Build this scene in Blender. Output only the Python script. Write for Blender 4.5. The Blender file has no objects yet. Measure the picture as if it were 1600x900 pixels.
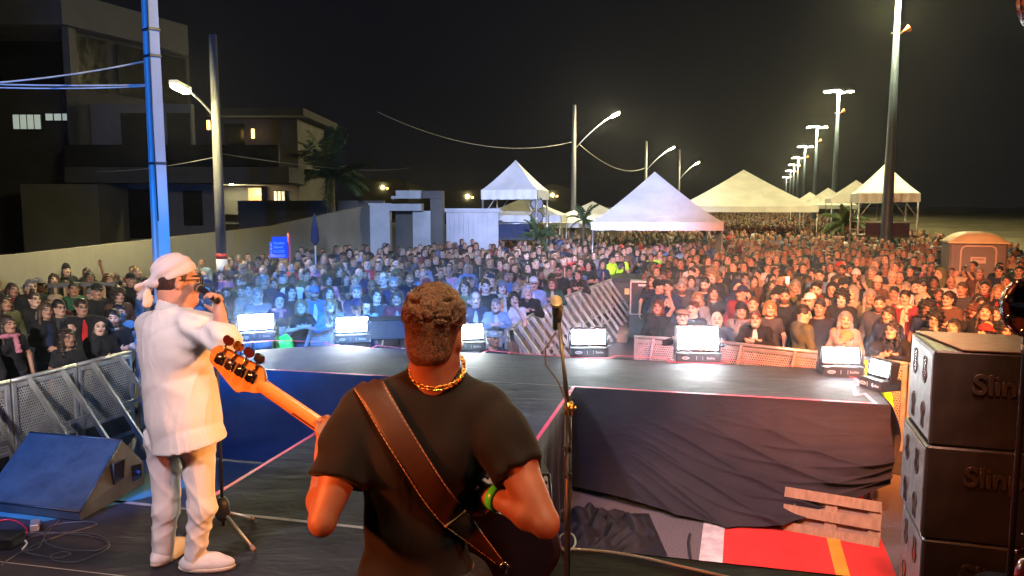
import bpy, math, random
import numpy as np
from mathutils import Vector, Matrix
from mathutils.bvhtree import BVHTree
R = math.radians
C = bpy.context.scene.collection
SC = bpy.context.scene
rnd = random.Random(7)
# ------------------------------------------------------------------ camera
ZC = 3.23; F = 1200.0; PITCH = math.atan(128 / F); S = 1.20
CP, SP = math.cos(PITCH), math.sin(PITCH)
cd = bpy.data.cameras.new('camera'); cam = bpy.data.objects.new('camera', cd); C.objects.link(cam)
cam.location = (0, 0, ZC); cam.rotation_euler = (math.pi / 2 - PITCH, 0, 0)
cd.sensor_width = 36; cd.lens = 36 * F / 1600; cd.clip_end = 3000; cd.clip_start = 0.05
SC.camera = cam
SC.view_settings.view_transform = 'Standard'; SC.view_settings.look = 'None'
SC.view_settings.gamma = 1; SC.view_settings.exposure = 0.35
SC.cycles.max_bounces = 6; SC.cycles.diffuse_bounces = 3; SC.cycles.glossy_bounces = 2; SC.cycles.transparent_max_bounces = 12
SC.cycles.volume_bounces = 0; SC.cycles.use_denoising = True; SC.cycles.sample_clamp_indirect = 4
SC.cycles.caustics_reflective = False; SC.cycles.caustics_refractive = False
SC.cycles.volume_step_rate = 4
# ------------------------------------------------------------------ night sky
W_ = bpy.data.worlds.new('World'); SC.world = W_; W_.use_nodes = True
nt = W_.node_tree; bg = nt.nodes['Background']
sky = nt.nodes.new('ShaderNodeTexSky'); sky.sky_type = 'NISHITA'; sky.sun_disc = False
sky.sun_elevation = R(-6); sky.sun_rotation = R(200); sky.dust_density = 2
mul = nt.nodes.new('ShaderNodeMixRGB'); mul.blend_type = 'ADD'; mul.inputs[0].default_value = 1
mul.inputs[2].default_value = (0.034, 0.036, 0.052, 1)
nt.links.new(sky.outputs[0], mul.inputs[1]); nt.links.new(mul.outputs[0], bg.inputs[0]); bg.inputs[1].default_value = 0.10
# ------------------------------------------------------------------ stage lighting rig (out of frame, above and behind), plus a few added fill spots
def aim(o, tgt):
    o.rotation_euler = (Vector(tgt) - o.location).to_track_quat('-Z', 'Y').to_euler()
def spot(name, loc, tgt, power, col, ang, blend=0.6, size=0.15):
    l = bpy.data.lights.new(name, 'SPOT'); l.energy = power; l.color = col; l.spot_size = R(ang); l.spot_blend = blend; l.shadow_soft_size = size
    o = bpy.data.objects.new(name, l); C.objects.link(o); o.location = loc; aim(o, tgt); return o
def point(name, loc, power, col, size=0.15):
    l = bpy.data.lights.new(name, 'POINT'); l.energy = power; l.color = col; l.shadow_soft_size = size
    o = bpy.data.objects.new(name, l); C.objects.link(o); o.location = loc; return o
# crowd: blue left of centre, cold white centre, amber right, dim white far left
spot('blue_wash', (-2.2, 2.5, 6.6), (-3.6, 14.2, 1.2), 26000, (0.02, 0.24, 1.0), 32, .7)
spot('blue_wash', (-1.0, 2.2, 6.6), (-2.2, 20, 1.2), 13500, (0.08, 0.30, 1.0), 30, .8)
spot('cool_far', (-.5, 2.2, 6.8), (2.6, 34, 3.8), 60000, (0.52, 0.60, 1.0), 25, .7)
spot('white_wash', (0.6, 1.5, 6.8), (1.4, 17, 1.2), 6000, (0.60, 0.55, 1.0), 36, .9)
spot('amber_wash', (2.8, 2.2, 6.6), (5.0, 12.5, 1.1), 13500, (1.0, 0.24, 0.07), 50, .8)
spot('amber_wash', (3.2, 2.0, 6.6), (10, 15.5, 1.1), 15500, (1.0, 0.30, 0.10), 56, .8)
spot('rose_wash', (1.8, 1.5, 6.6), (7.6, 21, 0.8), 11000, (1.0, 0.46, 0.36), 32, .9)
spot('white_wash', (-4.4, 2.0, 4.6), (-8.2, 12.5, 0.9), 4200, (1.0, 0.90, 0.90), 34, .8)
spot('barrier_amber', (4.4, 4.4, 5.2), (5.0, 11.2, .7), 3000, (1.0, .30, .02), 44, .7)
spot('pole_blue', (-4.2, 5.0, 4.0), (-5.7, 12.3, 5.4), 4200, (0.02, 0.20, 1.0), 40, .5)
spot('wedge_blue', (-4.6, 2.2, 4.6), (-3.1, 5.3, 1.4), 850, (0.05, 0.32, 1.0), 20, .7)
spot('mic_amber', (-.6, 1.2, 4.4), (.2, 3.44, 2.8), 700, (1.0, .62, .25), 14, .7)

# performers and deck
spot('blue_floor_wash', (-4.6, 1.6, 5.4), (-3.0, 7.8, 0.8), 2300, (0.02, 0.22, 1.0), 38, .8)
spot('white_key', (-2.6, 0.4, 5.6), (-1.95, 4.15, 2.1), 700, (1.0, 0.80, 0.90), 36, .7)
spot('orange_side', (3.2, 2.9, 3.9), (-1.6, 4.2, 2.2), 1300, (1.0, 0.36, 0.06), 22, .7)
spot('orange_key', (-3.0, 0.9, 3.6), (-0.5, 2.3, 2.45), 800, (1.0, 0.17, 0.04), 26, .7)
spot('neck_amber', (-2.6, -0.6, 4.4), (-1.0, 2.4, 2.6), 330, (1.0, 0.30, 0.04), 26, .7)
spot('amber_top', (0.5, 0.9, 5.8), (-0.2, 2.2, 2.6), 200, (1.0, 0.84, 0.52), 30, .7)
spot('red_side', (2.6, 0.3, 3.4), (0.02, 2.2, 2.35), 260, (1.0, 0.14, 0.03), 24, .7)
spot('fold_fill', (-2.2, 5.6, 4.4), (2.2, 7.8, 0.7), 600, (0.74, 0.68, 1.0), 44, .8)  # added grazing spot that brings out the drape's folds
spot('fold_fill', (4.0, 4.4, 5.0), (2.2, 7.6, 0.6), 750, (1.0, 0.50, 0.45), 44, .8)  # second added spot, warming the drape folds from the right
spot('street_glow', (0.5, 9.5, 8.5), (-5.5, 12.3, 5.6), 1900, (1.0, 0.80, 0.26), 36, .5)
spot('gate_wash', (-2.0, 2.0, 6.8), (-5.4, 33, 2.2), 17000, (.62, .74, 1), 11, .5)
spot('forearm_fill', (0.02, 2.12, 6.2), (0.0, 2.12, 2.3), 220, (1.0, .62, .34), 16, .6)  # added spot to get light onto the bassist's right forearm
spot('hand_fill', (.7, 3.4, 5.0), (-.08, 2.2, 2.4), 260, (1.0, .52, .26), 14, .6)  # added spot in front, only to brighten the playing hand
spot('floor_amber', (0.4, 1.0, 5.4), (-1.0, 4.6, 1.2), 260, (1, .62, .38), 50, .8)
spot('deck_blue', (-1.0, 3.0, 6.2), (0.6, 8.6, 1.2), 700, (0.20, 0.34, 1.0), 60, .8)
spot('rack_wash', (1.2, 2.6, 5.2), (3.4, 5.0, 2.2), 420, (1.0, 0.33, 0.10), 50, .8)
spot('rack_cold', (-1.2, 6.2, 4.4), (2.6, 5.0, 1.7), 300, (0.70, 0.84, 1.0), 26, .8)
spot('pit_red', (2.0, 3.5, 5.0), (2.4, 6.8, 0), 1500, (1.0, 0.50, 0.36), 40, .6)
# ------------------------------------------------------------------ pixel rays used to lay the plan out (photo pixels -> metres)
def ray(px, py):
    X = (px - 800) / F; V = (450 - py) / F
    return np.array([X, CP + V * SP, -SP + V * CP])
def Wp(px, py, t):                                   # point at depth t
    d = ray(px, py); return Vector((d[0] * t, d[1] * t, ZC + d[2] * t))
def G(px, py, z=0.0):                                # point on the plane z
    d = ray(px, py); t = (z - ZC) / d[2]; return Vector((d[0] * t, d[1] * t, z))
# ------------------------------------------------------------------ object helpers
def tag(o, label=None, cat=None, group=None, kind=None):
    if label: o['label'] = label
    if cat: o['category'] = cat
    if group: o['group'] = group
    if kind: o['kind'] = kind
    return o
def empty(name, loc=(0, 0, 0), rz=0.0, label=None, cat=None, group=None):
    o = bpy.data.objects.new(name, None); C.objects.link(o); o.location = loc; o.rotation_euler = (0, 0, rz)
    o.empty_display_size = 0.1
    return tag(o, label, cat, group)
def ob(name, me, parent=None, mat=None, loc=None):
    o = bpy.data.objects.new(name, me); C.objects.link(o)
    if mat is not None and not me.materials: me.materials.append(mat)
    if parent is not None: o.parent = parent
    if loc is not None: o.location = loc
    return o
def npmesh(name, V, Q, smooth=True):
    V = np.asarray(V, np.float32); Q = np.asarray(Q, np.int32)
    me = bpy.data.meshes.new(name); n = Q.shape[1]
    me.vertices.add(len(V)); me.vertices.foreach_set('co', V.ravel())
    me.loops.add(Q.size); me.loops.foreach_set('vertex_index', Q.ravel())
    me.polygons.add(len(Q)); me.polygons.foreach_set('loop_start', np.arange(0, Q.size, n, dtype=np.int32))
    me.polygons.foreach_set('loop_total', np.full(len(Q), n, np.int32))
    me.polygons.foreach_set('use_smooth', np.full(len(Q), smooth, bool))
    me.update(calc_edges=True); return me
class MB:                                            # collects shapes into one mesh
    def __init__(s): s.v = []; s.f = []; s.sm = []; s.mi = []; s.m = 0
    def poly(s, vs, faces, smooth=False):
        b = len(s.v); s.v += [tuple(v) for v in vs]; s.f += [tuple(b + i for i in f) for f in faces]
        s.sm += [smooth] * len(faces); s.mi += [s.m] * len(faces); return s
    def box(s, c, d, M=None, bev=0.0):
        x, y, z = [k / 2 for k in d]; b = min(bev, x, y, z)
        if b <= 0:
            vs = [Vector((i * x, j * y, k * z)) for i in (-1, 1) for j in (-1, 1) for k in (-1, 1)]
            fs = [(0, 1, 3, 2), (4, 6, 7, 5), (0, 4, 5, 1), (2, 3, 7, 6), (0, 2, 6, 4), (1, 5, 7, 3)]
        else:
            vs = []; fs = []
            def idx(i, j, k, a): return (((i > 0) * 2 + (j > 0)) * 2 + (k > 0)) * 3 + a
            for i in (-1, 1):
                for j in (-1, 1):
                    for k in (-1, 1):
                        vs += [Vector((i * x, j * (y - b), k * (z - b))), Vector((i * (x - b), j * y, k * (z - b))), Vector((i * (x - b), j * (y - b), k * z))]
            I = idx
            for i in (-1, 1):
                fs.append([I(i, -1, -1, 0), I(i, 1, -1, 0), I(i, 1, 1, 0), I(i, -1, 1, 0)][::i])
                fs.append([I(-1, i, -1, 1), I(-1, i, 1, 1), I(1, i, 1, 1), I(1, i, -1, 1)][::i])
                fs.append([I(-1, -1, i, 2), I(1, -1, i, 2), I(1, 1, i, 2), I(-1, 1, i, 2)][::i])
            for i in (-1, 1):
                for j in (-1, 1):
                    fs.append([I(i, j, -1, 0), I(i, j, -1, 1), I(i, j, 1, 1), I(i, j, 1, 0)][::i * j])
                    fs.append([I(i, -1, j, 0), I(i, 1, j, 0), I(i, 1, j, 2), I(i, -1, j, 2)][::i * j])
                    fs.append([I(-1, i, j, 2), I(1, i, j, 2), I(1, i, j, 1), I(-1, i, j, 1)][::-i * j])
                    for k in (-1, 1):
                        fs.append([I(i, j, k, 0), I(i, j, k, 1), I(i, j, k, 2)][::i * j * k])
        c = Vector(c)
        if M is not None: vs = [M @ v for v in vs]
        s.poly([v + c for v in vs], fs); return s
    def tube(s, pts, r, n=8, caps=True, smooth=True):
        pts = [Vector(p) for p in pts]; m = len(pts)
        rr = r if isinstance(r, (list, tuple)) else [r] * m
        vs = []; prev = None
        for i, p in enumerate(pts):
            d = (pts[min(i + 1, m - 1)] - pts[max(i - 1, 0)]).normalized()
            if prev is None:
                a = Vector((0, 0, 1)) if abs(d.z) < .9 else Vector((1, 0, 0)); u = d.cross(a).normalized()
            else:
                u = (prev - d * prev.dot(d)).normalized()
            prev = u; w = d.cross(u)
            for k in range(n):
                t = 2 * math.pi * k / n; vs.append(p + (u * math.cos(t) + w * math.sin(t)) * rr[i])
        fs = [(i * n + k, i * n + (k + 1) % n, (i + 1) * n + (k + 1) % n, (i + 1) * n + k) for i in range(m - 1) for k in range(n)]
        b = len(s.v); s.poly(vs, fs, smooth)
        if caps:
            s.f += [tuple(b + k for k in range(n))[::-1], tuple(b + (m - 1) * n + k for k in range(n))]; s.sm += [False] * 2; s.mi += [s.m] * 2
        return s
    def bar(s, a, b, w, h, up=(0, 0, 1)):            # rectangular bar from a to b
        a = Vector(a); b = Vector(b); d = (b - a); L = d.length; d.normalize()
        u = d.cross(Vector(up));
        if u.length < 1e-3: u = d.cross(Vector((1, 0, 0)))
        u.normalize(); v = u.cross(d)
        M = Matrix((u, v, d)).transposed()
        return s.box((a + b) / 2, (w, h, L), M)
    def lathe(s, prof, c=(0, 0, 0), n=20, M=None):
        c = Vector(c); vs = []
        for r, z in prof:
            for k in range(n):
                t = 2 * math.pi * k / n; v = Vector((r * math.cos(t), r * math.sin(t), z))
                vs.append((M @ v if M is not None else v) + c)
        m = len(prof)
        fs = [(i * n + k, i * n + (k + 1) % n, (i + 1) * n + (k + 1) % n, (i + 1) * n + k) for i in range(m - 1) for k in range(n)]
        b = len(s.v); s.poly(vs, fs, True)
        s.f += [tuple(b + k for k in range(n))[::-1], tuple(b + (m - 1) * n + k for k in range(n))]; s.sm += [False] * 2; s.mi += [s.m] * 2
        return s
    def prism(s, pts, depth_vec):                    # polygon pts extruded by a vector
        n = len(pts); pts = [Vector(p) for p in pts]; dv = Vector(depth_vec)
        s.poly(pts + [p + dv for p in pts], [tuple(range(n))[::-1], tuple(range(n, 2 * n))] + [(i, (i + 1) % n, n + (i + 1) % n, n + i) for i in range(n)])
        return s
    def mesh(s, name='m'):
        me = bpy.data.meshes.new(name); me.from_pydata(s.v, [], s.f); me.polygons.foreach_set('use_smooth', s.sm)
        me.polygons.foreach_set('material_index', s.mi); me.update(); return me
    def build(s, name, mat, parent=None, loc=None):
        me = s.mesh(name)
        for m in (mat if isinstance(mat, (list, tuple)) else [mat]): me.materials.append(m)
        return ob(name, me, parent, None, loc)
def copytree(o, parent=None):
    c = o.copy(); C.objects.link(c); c.parent = parent
    for ch in list(o.children): copytree(ch, c)
    return c
def textmesh(s, size, depth=0.002, bevel=0.0, align='CENTER', bold=False):
    cu = bpy.data.curves.new('writing', 'FONT'); cu.body = s; cu.size = size; cu.extrude = depth; cu.bevel_depth = bevel
    cu.align_x = align; cu.align_y = 'CENTER'
    if bold: cu.offset = size * 0.015
    o = bpy.data.objects.new('writing', cu); C.objects.link(o)
    dg = bpy.context.evaluated_depsgraph_get(); me = bpy.data.meshes.new_from_object(o.evaluated_get(dg))
    bpy.data.objects.remove(o); return me
# ------------------------------------------------------------------ node helper and materials
class NT:
    def __init__(s, name):
        s.m = bpy.data.materials.new(name); s.m.use_nodes = True; s.t = s.m.node_tree
        s.b = s.t.nodes['Principled BSDF']; s.out = s.t.nodes['Material Output']
    def n(s, ty, **k):
        nd = s.t.nodes.new(ty)
        for a, b in k.items(): setattr(nd, a, b)
        return nd
    def set(s, inp, v):
        if v is None: return
        if isinstance(v, bpy.types.NodeSocket): s.t.links.new(v, inp)
        elif isinstance(v, (tuple, list)) and len(v) == 3 and inp.type == 'RGBA': inp.default_value = (*v, 1)
        else: inp.default_value = v
    def math(s, op, a, b=None, c=None, clamp=False):
        nd = s.n('ShaderNodeMath', operation=op, use_clamp=clamp)
        for i, v in enumerate((a, b, c)): s.set(nd.inputs[i], v) if v is not None else None
        return nd.outputs[0]
    def mix(s, f, a, b, blend='MIX'):
        nd = s.n('ShaderNodeMixRGB', blend_type=blend); s.set(nd.inputs[0], f); s.set(nd.inputs[1], a); s.set(nd.inputs[2], b); return nd.outputs[0]
    def noise(s, vec, scale, detail=4, rough=.5, dist=0):
        nd = s.n('ShaderNodeTexNoise'); s.set(nd.inputs['Vector'], vec); nd.inputs['Scale'].default_value = scale; nd.inputs['Detail'].default_value = detail
        nd.inputs['Roughness'].default_value = rough; nd.inputs['Distortion'].default_value = dist; return nd.outputs[0]
    def ramp(s, f, stops):
        nd = s.n('ShaderNodeValToRGB'); e = nd.color_ramp.elements
        while len(e) < len(stops): e.new(.5)
        for i, (p, c) in enumerate(stops): e[i].position = p; e[i].color = (*c, 1) if len(c) == 3 else c
        s.set(nd.inputs[0], f); return nd.outputs[0]
    def obj(s): return s.n('ShaderNodeTexCoord').outputs['Object']
    def scale(s, vec, sc):
        nd = s.n('ShaderNodeMapping'); s.set(nd.inputs[0], vec); nd.inputs['Scale'].default_value = sc; return nd.outputs[0]
    def xyz(s, vec):
        nd = s.n('ShaderNodeSeparateXYZ'); s.set(nd.inputs[0], vec); return nd.outputs
    def bump(s, h, strength=.3, dist=.01):
        nd = s.n('ShaderNodeBump'); nd.inputs['Strength'].default_value = strength; nd.inputs['Distance'].default_value = dist
        s.set(nd.inputs['Height'], h); s.t.links.new(nd.outputs[0], s.b.inputs['Normal'])
    def base(s, col=None, rough=None, metal=None, spec=None):
        s.set(s.b.inputs['Base Color'], col); s.set(s.b.inputs['Roughness'], rough); s.set(s.b.inputs['Metallic'], metal); s.set(s.b.inputs['Specular IOR Level'], spec)
def pm(name, col, rough=.6, metal=0, var=.25, sc=3, bump=.15, bsc=40, bd=.004, stretch=(1, 1, 1), spec=None):
    k = NT(name); o = k.scale(k.obj(), stretch); f = k.noise(o, sc, 6, .6)
    lo = tuple(c * (1 - var) for c in col); hi = tuple(min(1, c * (1 + var)) for c in col)
    k.base(k.ramp(f, [(.3, lo), (.7, hi)]), None, metal, spec)
    r = k.math('MULTIPLY_ADD', k.noise(o, sc * 2.3, 4), .3, max(0, rough - .15)); k.set(k.b.inputs['Roughness'], r)
    if bump: k.bump(k.noise(o, bsc, 5, .6), bump, bd)
    return k.m
def emit(name, col, st):
    k = NT(name); k.base((.8, .8, .8), .5); k.set(k.b.inputs['Emission Color'], col); k.b.inputs['Emission Strength'].default_value = st; return k.m
# ------------------------------------------------------------------ implicit surfaces -> one continuous mesh (for bodies, hair and cloth)
A3 = lambda *a: np.array(a, np.float32)
class Vol:
    def __init__(s, lo, hi, h):
        s.h = h; s.lo = np.array(lo, np.float32) - 2 * h
        n = np.ceil((np.array(hi) + 2 * h - s.lo) / h).astype(int) + 1
        s.ax = [s.lo[i] + h * np.arange(n[i], dtype=np.float32) for i in range(3)]
        s.D = np.full(n, .15, np.float32); s.L = np.zeros(n, np.int8)
    def sl(s, lo, hi):
        r = []
        for i in range(3):
            a = int(max(0, math.floor((lo[i] - s.lo[i]) / s.h))); b = int(min(len(s.ax[i]), math.ceil((hi[i] - s.lo[i]) / s.h) + 2))
            if b <= a: return None, None
            r.append(slice(a, b))
        P = np.stack(np.meshgrid(s.ax[0][r[0]], s.ax[1][r[1]], s.ax[2][r[2]], indexing='ij'), -1)
        return tuple(r), P
    def put(s, r, d, k, lab, sub):
        D = s.D[r]
        if sub: s.D[r] = -smin(-D, d, k)
        else:
            if lab is not None: L = s.L[r]; L[d < D] = lab
            s.D[r] = smin(D, d, k)
    def cap(s, a, b, ra, rb=None, k=.02, lab=None, sub=False, pad=.05, flat=None):
        rb = ra if rb is None else rb; a = np.array(a, np.float32); b = np.array(b, np.float32); m = max(ra, rb) + pad + k
        r, P = s.sl(np.minimum(a, b) - m, np.maximum(a, b) + m)
        if r is None: return
        ba = b - a; pa = P - a; h = np.clip((pa @ ba) / max(1e-9, float(ba @ ba)), 0, 1)
        q = pa - h[..., None] * ba
        if flat is not None:                          # flatten along axis n by factor f
            n, f = flat; n = np.array(n, np.float32); n = n / np.linalg.norm(n); c = q @ n; q = q + (c * (1 / f - 1))[..., None] * n
        s.put(r, np.sqrt((q * q).sum(-1)) - (ra + (rb - ra) * h), k, lab, sub)
    def ell(s, c, rad, M=None, k=.02, lab=None, sub=False, pad=.05):
        c = np.array(c, np.float32); rad = np.array(rad, np.float32); m = rad.max() + pad + k
        r, P = s.sl(c - m, c + m)
        if r is None: return
        q = P - c
        if M is not None: q = q @ np.array(M, np.float32)
        k0 = np.sqrt(((q / rad) ** 2).sum(-1)); k1 = np.sqrt(((q / rad ** 2) ** 2).sum(-1)) + 1e-6
        s.put(r, k0 * (k0 - 1) / k1, k, lab, sub)
    def half(s, p, n, sub=True, k=.005):              # cut away the side n points to
        P = np.stack(np.meshgrid(*s.ax, indexing='ij'), -1); n = np.array(n, np.float32); n /= np.linalg.norm(n)
        d = -((P - np.array(p, np.float32)) @ n); s.D = -smin(-s.D, d, k)
    def warp(s, fn):
        P = np.stack(np.meshgrid(*s.ax, indexing='ij'), -1); s.D = s.D + fn(P[..., 0], P[..., 1], P[..., 2])
    def mesh(s):
        D = s.D; neg = D < 0; n = D.shape
        cs = tuple(k - 1 for k in n); acc = np.zeros(cs + (3,), np.float32); cnt = np.zeros(cs, np.float32)
        for ax in range(3):
            o = [a for a in range(3) if a != ax]
            sa = [slice(None)] * 3; sb = [slice(None)] * 3; sa[ax] = slice(0, -1); sb[ax] = slice(1, None)
            a = D[tuple(sa)]; b = D[tuple(sb)]; cr = (a < 0) != (b < 0)
            t = np.where(cr, a / np.where(np.abs(a - b) < 1e-12, 1, a - b), 0)
            for i in (0, 1):
                for j in (0, 1):
                    q = [slice(None)] * 3; q[o[0]] = slice(i, i + cs[o[0]]); q[o[1]] = slice(j, j + cs[o[1]])
                    c = cr[tuple(q)]; cnt += c
                    acc[..., ax] += np.where(c, t[tuple(q)], 0)
                    acc[..., o[0]] += c * i; acc[..., o[1]] += c * j
        on = cnt > 0; idx = np.full(cs, -1, np.int64); idx[on] = np.arange(on.sum())
        ijk = np.argwhere(on); V = s.lo + s.h * (ijk + acc[on] / cnt[on][:, None])
        Q = []
        for ax in range(3):
            o = [(ax + 1) % 3, (ax + 2) % 3]
            sa = [slice(1, -1)] * 3; sb = [slice(1, -1)] * 3; sa[ax] = slice(0, -1); sb[ax] = slice(1, None)
            a = neg[tuple(sa)]; b = neg[tuple(sb)]
            for flip, m in ((False, a & ~b), (True, ~a & b)):
                e = np.argwhere(m)
                if not len(e): continue
                e[:, o[0]] += 1; e[:, o[1]] += 1
                def at(d0, d1):
                    q = e.copy(); q[:, o[0]] -= d0; q[:, o[1]] -= d1; return idx[q[:, 0], q[:, 1], q[:, 2]]
                f = np.stack([at(1, 1), at(0, 1), at(0, 0), at(1, 0)], 1)
                Q.append(f[:, ::-1] if flip else f)
        s.vl = s.L[:-1, :-1, :-1][on]
        return V, np.concatenate(Q)
def smin(a, b, k):
    if k <= 0: return np.minimum(a, b)
    h = np.maximum(k - np.abs(a - b), 0) / k; return np.minimum(a, b) - h * h * k * .25
def smooth_mesh(V, Q, it=2, lam=.5):
    V = V.astype(np.float64); E = np.concatenate([Q[:, [0, 1]], Q[:, [1, 2]], Q[:, [2, 3]], Q[:, [3, 0]]]); n = len(V)
    deg = np.bincount(E.ravel(), minlength=n).astype(float)[:, None]; deg[deg == 0] = 1
    for i in range(it):
        for l in (lam, -lam * 1.04):
            acc = np.stack([np.bincount(E[:, 0], V[E[:, 1], c], n) + np.bincount(E[:, 1], V[E[:, 0], c], n) for c in range(3)], 1)
            V = V + l * (acc / deg - V)
    return V
def attr3(me, name, A):
    a = me.attributes.new(name, 'FLOAT_VECTOR', 'POINT'); a.data.foreach_set('vector', np.asarray(A, np.float32).ravel())
def attrc(me, name, A):
    a = me.attributes.new(name, 'FLOAT_COLOR', 'POINT'); a.data.foreach_set('color', np.asarray(A, np.float32).ravel())
# head: local frame x right, -y face, z up, origin mid head
def head_sdf(v, hp, M, sc=1.0, fine=False, k=.02, lab=None):
    T = lambda p: np.array(hp) + np.array(M) @ (np.array(p) * sc)
    r = lambda a: tuple(q * sc for q in a)
    v.ell(T((0, .018, .028)), r((.075, .094, .092)), M, k, lab); v.ell(T((0, -.02, -.03)), r((.060, .072, .086)), M, .03, lab)
    v.ell(T((0, -.056, -.088)), r((.030, .032, .027)), M, .03, lab)
    for q in (-1, 1):
        v.ell(T((.034 * q, -.062, -.022)), r((.028, .028, .026)), M, .02, lab)
        v.cap(T((.05 * q, .0, -.06)), T((.02 * q, -.06, -.092)), .022 * sc, .02 * sc, .03, lab)
        v.ell(T((.077 * q, .014, -.006)), r((.010, .020, .032)), M, .006, lab)
    v.cap(T((-.034, -.078, .022)), T((.034, -.078, .022)), .013 * sc, None, .015, lab)
    for q in (-1, 1): v.ell(T((.031 * q, -.102, .003)), r((.017, .018, .012)), M, .012, None, True)
    if fine:
        for q in (-1, 1):
            v.ell(T((.030 * q, -.077, .003)), r((.012, .012, .012)), M, .004, lab)
            v.ell(T((.083 * q, .010, -.002)), r((.006, .012, .02)), M, .006, None, True)
    v.cap(T((0, -.090, .012)), T((0, -.108, -.026)), .009 * sc, .0135 * sc, .012, lab)
    v.cap(T((-.012, -.098, -.030)), T((.012, -.098, -.030)), .009 * sc, None, .01, lab)
    v.cap(T((-.016, -.088, -.056)), T((.016, -.088, -.056)), .010 * sc, None, .01, lab)
def hand_sdf(v, wr, dirv, side, palm_n, curl=.5, sc=1.0, r=.0085, lab=None, k=.008, thumb=1):
    """wr wrist, dirv along hand, side: towards the thumb, palm_n: direction the palm faces"""
    d = np.array(Vector(dirv).normalized()); s_ = np.array(Vector(side).normalized()); s_ = s_ - d * (d @ s_); s_ = s_ / np.linalg.norm(s_); n = np.cross(d, s_); n = n * (1 if n @ np.array(palm_n) >= 0 else -1); wr = np.array(wr)
    v.ell(wr + d * .045 * sc, (.030 * sc, .043 * sc, .017 * sc), np.stack([s_, d, n], 1), .02, lab)
    v.cap(wr, wr + d * .03 * sc, .022 * sc, .02 * sc, .02, lab)
    for i in range(4):
        off = (1.5 - i) * .0185 * sc; L = (.070, .078, .072, .056)[i] * sc
        p = wr + d * (.08 - abs(i - 1) * .004) * sc + s_ * off; a = 0
        for j in range(3):
            a += curl * (.75, .95, .7)[j]; l = L * (.45, .31, .24)[j]
            q = p + (d * math.cos(a) + n * math.sin(a)) * l
            v.cap(p, q, r * sc * (1 - .08 * j), r * sc * (.93 - .08 * j), .003 if j == 0 else .002, lab, pad=.02); p = q
    p = wr + d * .02 * sc + s_ * .022 * sc * thumb
    q = p + (d * .7 + s_ * .75 * thumb + n * .35) * .034 * sc; t = q + (d * (.8 - curl * .3) + n * curl * .8 + s_ * .1 * thumb) * .034 * sc
    v.cap(p, q, .013 * sc, .0105 * sc, .008, lab); v.cap(q, t, .0105 * sc, .008 * sc, .004, lab)
def rotm(yaw=0, pitch=0, roll=0):                    # yaw about z, pitch: + looks down, roll sideways
    return np.array(Matrix.Rotation(yaw, 3, 'Z') @ Matrix.Rotation(pitch, 3, 'X') @ Matrix.Rotation(roll, 3, 'Y'))
# ------------------------------------------------------------------ people: materials
def skin_mat(name, mode):
    """mode 'object': colour from the object (alpha 0 = bearded); 'attr': colour from the mesh; or an RGB tuple"""
    k = NT(name)
    hl = k.n('ShaderNodeAttribute', attribute_name='hl').outputs['Vector']; x, y, z = k.xyz(hl)
    x = k.math('ABSOLUTE', x); beard = None
    if mode == 'object':
        oi = k.n('ShaderNodeObjectInfo'); col = oi.outputs['Color']; beard = k.math('SUBTRACT', 1, oi.outputs['Alpha'])
    elif mode == 'attr': col = k.n('ShaderNodeAttribute', attribute_name='col').outputs['Color']
    else:
        col = k.n('ShaderNodeRGB').outputs[0]; col.default_value = (*mode, 1)
    col = k.mix(.5, col, k.ramp(k.noise(k.obj(), 9, 5), [(.3, (.72, .66, .64)), (.7, (1.2, 1.12, 1.1))]), 'MULTIPLY')
    def ell(cx, cz, rx, rz):
        a = k.math('DIVIDE', k.math('SUBTRACT', x, cx), rx); b = k.math('DIVIDE', k.math('SUBTRACT', z, cz), rz)
        d = k.math('ADD', k.math('MULTIPLY', a, a), k.math('MULTIPLY', b, b)); return k.math('SUBTRACT', 1.6, d, clamp=True)
    front = k.math('LESS_THAN', y, -.04)
    def lay(c, m, colr):
        return k.mix(k.math('MULTIPLY', m, front), c, colr)
    if beard is not None:
        bm = k.math('MULTIPLY', k.math('LESS_THAN', z, -.046), k.math('LESS_THAN', y, .01)); bm = k.math('MULTIPLY', bm, k.math('GREATER_THAN', z, -.125))
        col = k.mix(k.math('MULTIPLY', k.math('MULTIPLY', bm, beard), .8), col, (.022, .013, .009))
    col = lay(col, ell(.0, -.056, .026, .0095), (.19, .045, .04))
    col = lay(col, ell(.034, .028, .022, .0052), (.014, .009, .007))
    col = lay(col, ell(.031, .003, .018, .0085), (.07, .035, .028))  # eye area darkened: socket shade painted into the skin colour
    col = lay(col, ell(.031, .003, .0080, .0070), (.006, .004, .004))
    col = lay(col, ell(.006, -.034, .003, .003), (.09, .03, .02))
    k.base(col, .5, 0, .4); k.b.inputs['Subsurface Weight'].default_value = 0.0
    k.bump(k.noise(k.obj(), 220, 3), .12, .001); return k.m
def cloth_mat(name, mode, rough=.85, fold=1.0):
    k = NT(name); tc = k.obj()
    if mode == 'object': col = k.n('ShaderNodeObjectInfo').outputs['Color']
    elif mode == 'attr': col = k.n('ShaderNodeAttribute', attribute_name='col').outputs['Color']
    else: col = k.n('ShaderNodeRGB').outputs[0]; col.default_value = (*mode, 1)
    col = k.mix(.8, col, k.ramp(k.noise(tc, 6, 5), [(.3, (.75, .75, .75)), (.7, (1.2, 1.2, 1.2))]), 'MULTIPLY')
    k.base(col, rough, 0, .25)
    h = k.math('ADD', k.math('MULTIPLY', k.noise(k.scale(tc, (1, 1, .5)), 14, 3, .5, 1.2), fold), k.math('MULTIPLY', k.noise(tc, 400, 2), .06))
    k.bump(h, .45, .02); return k.m
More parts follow.
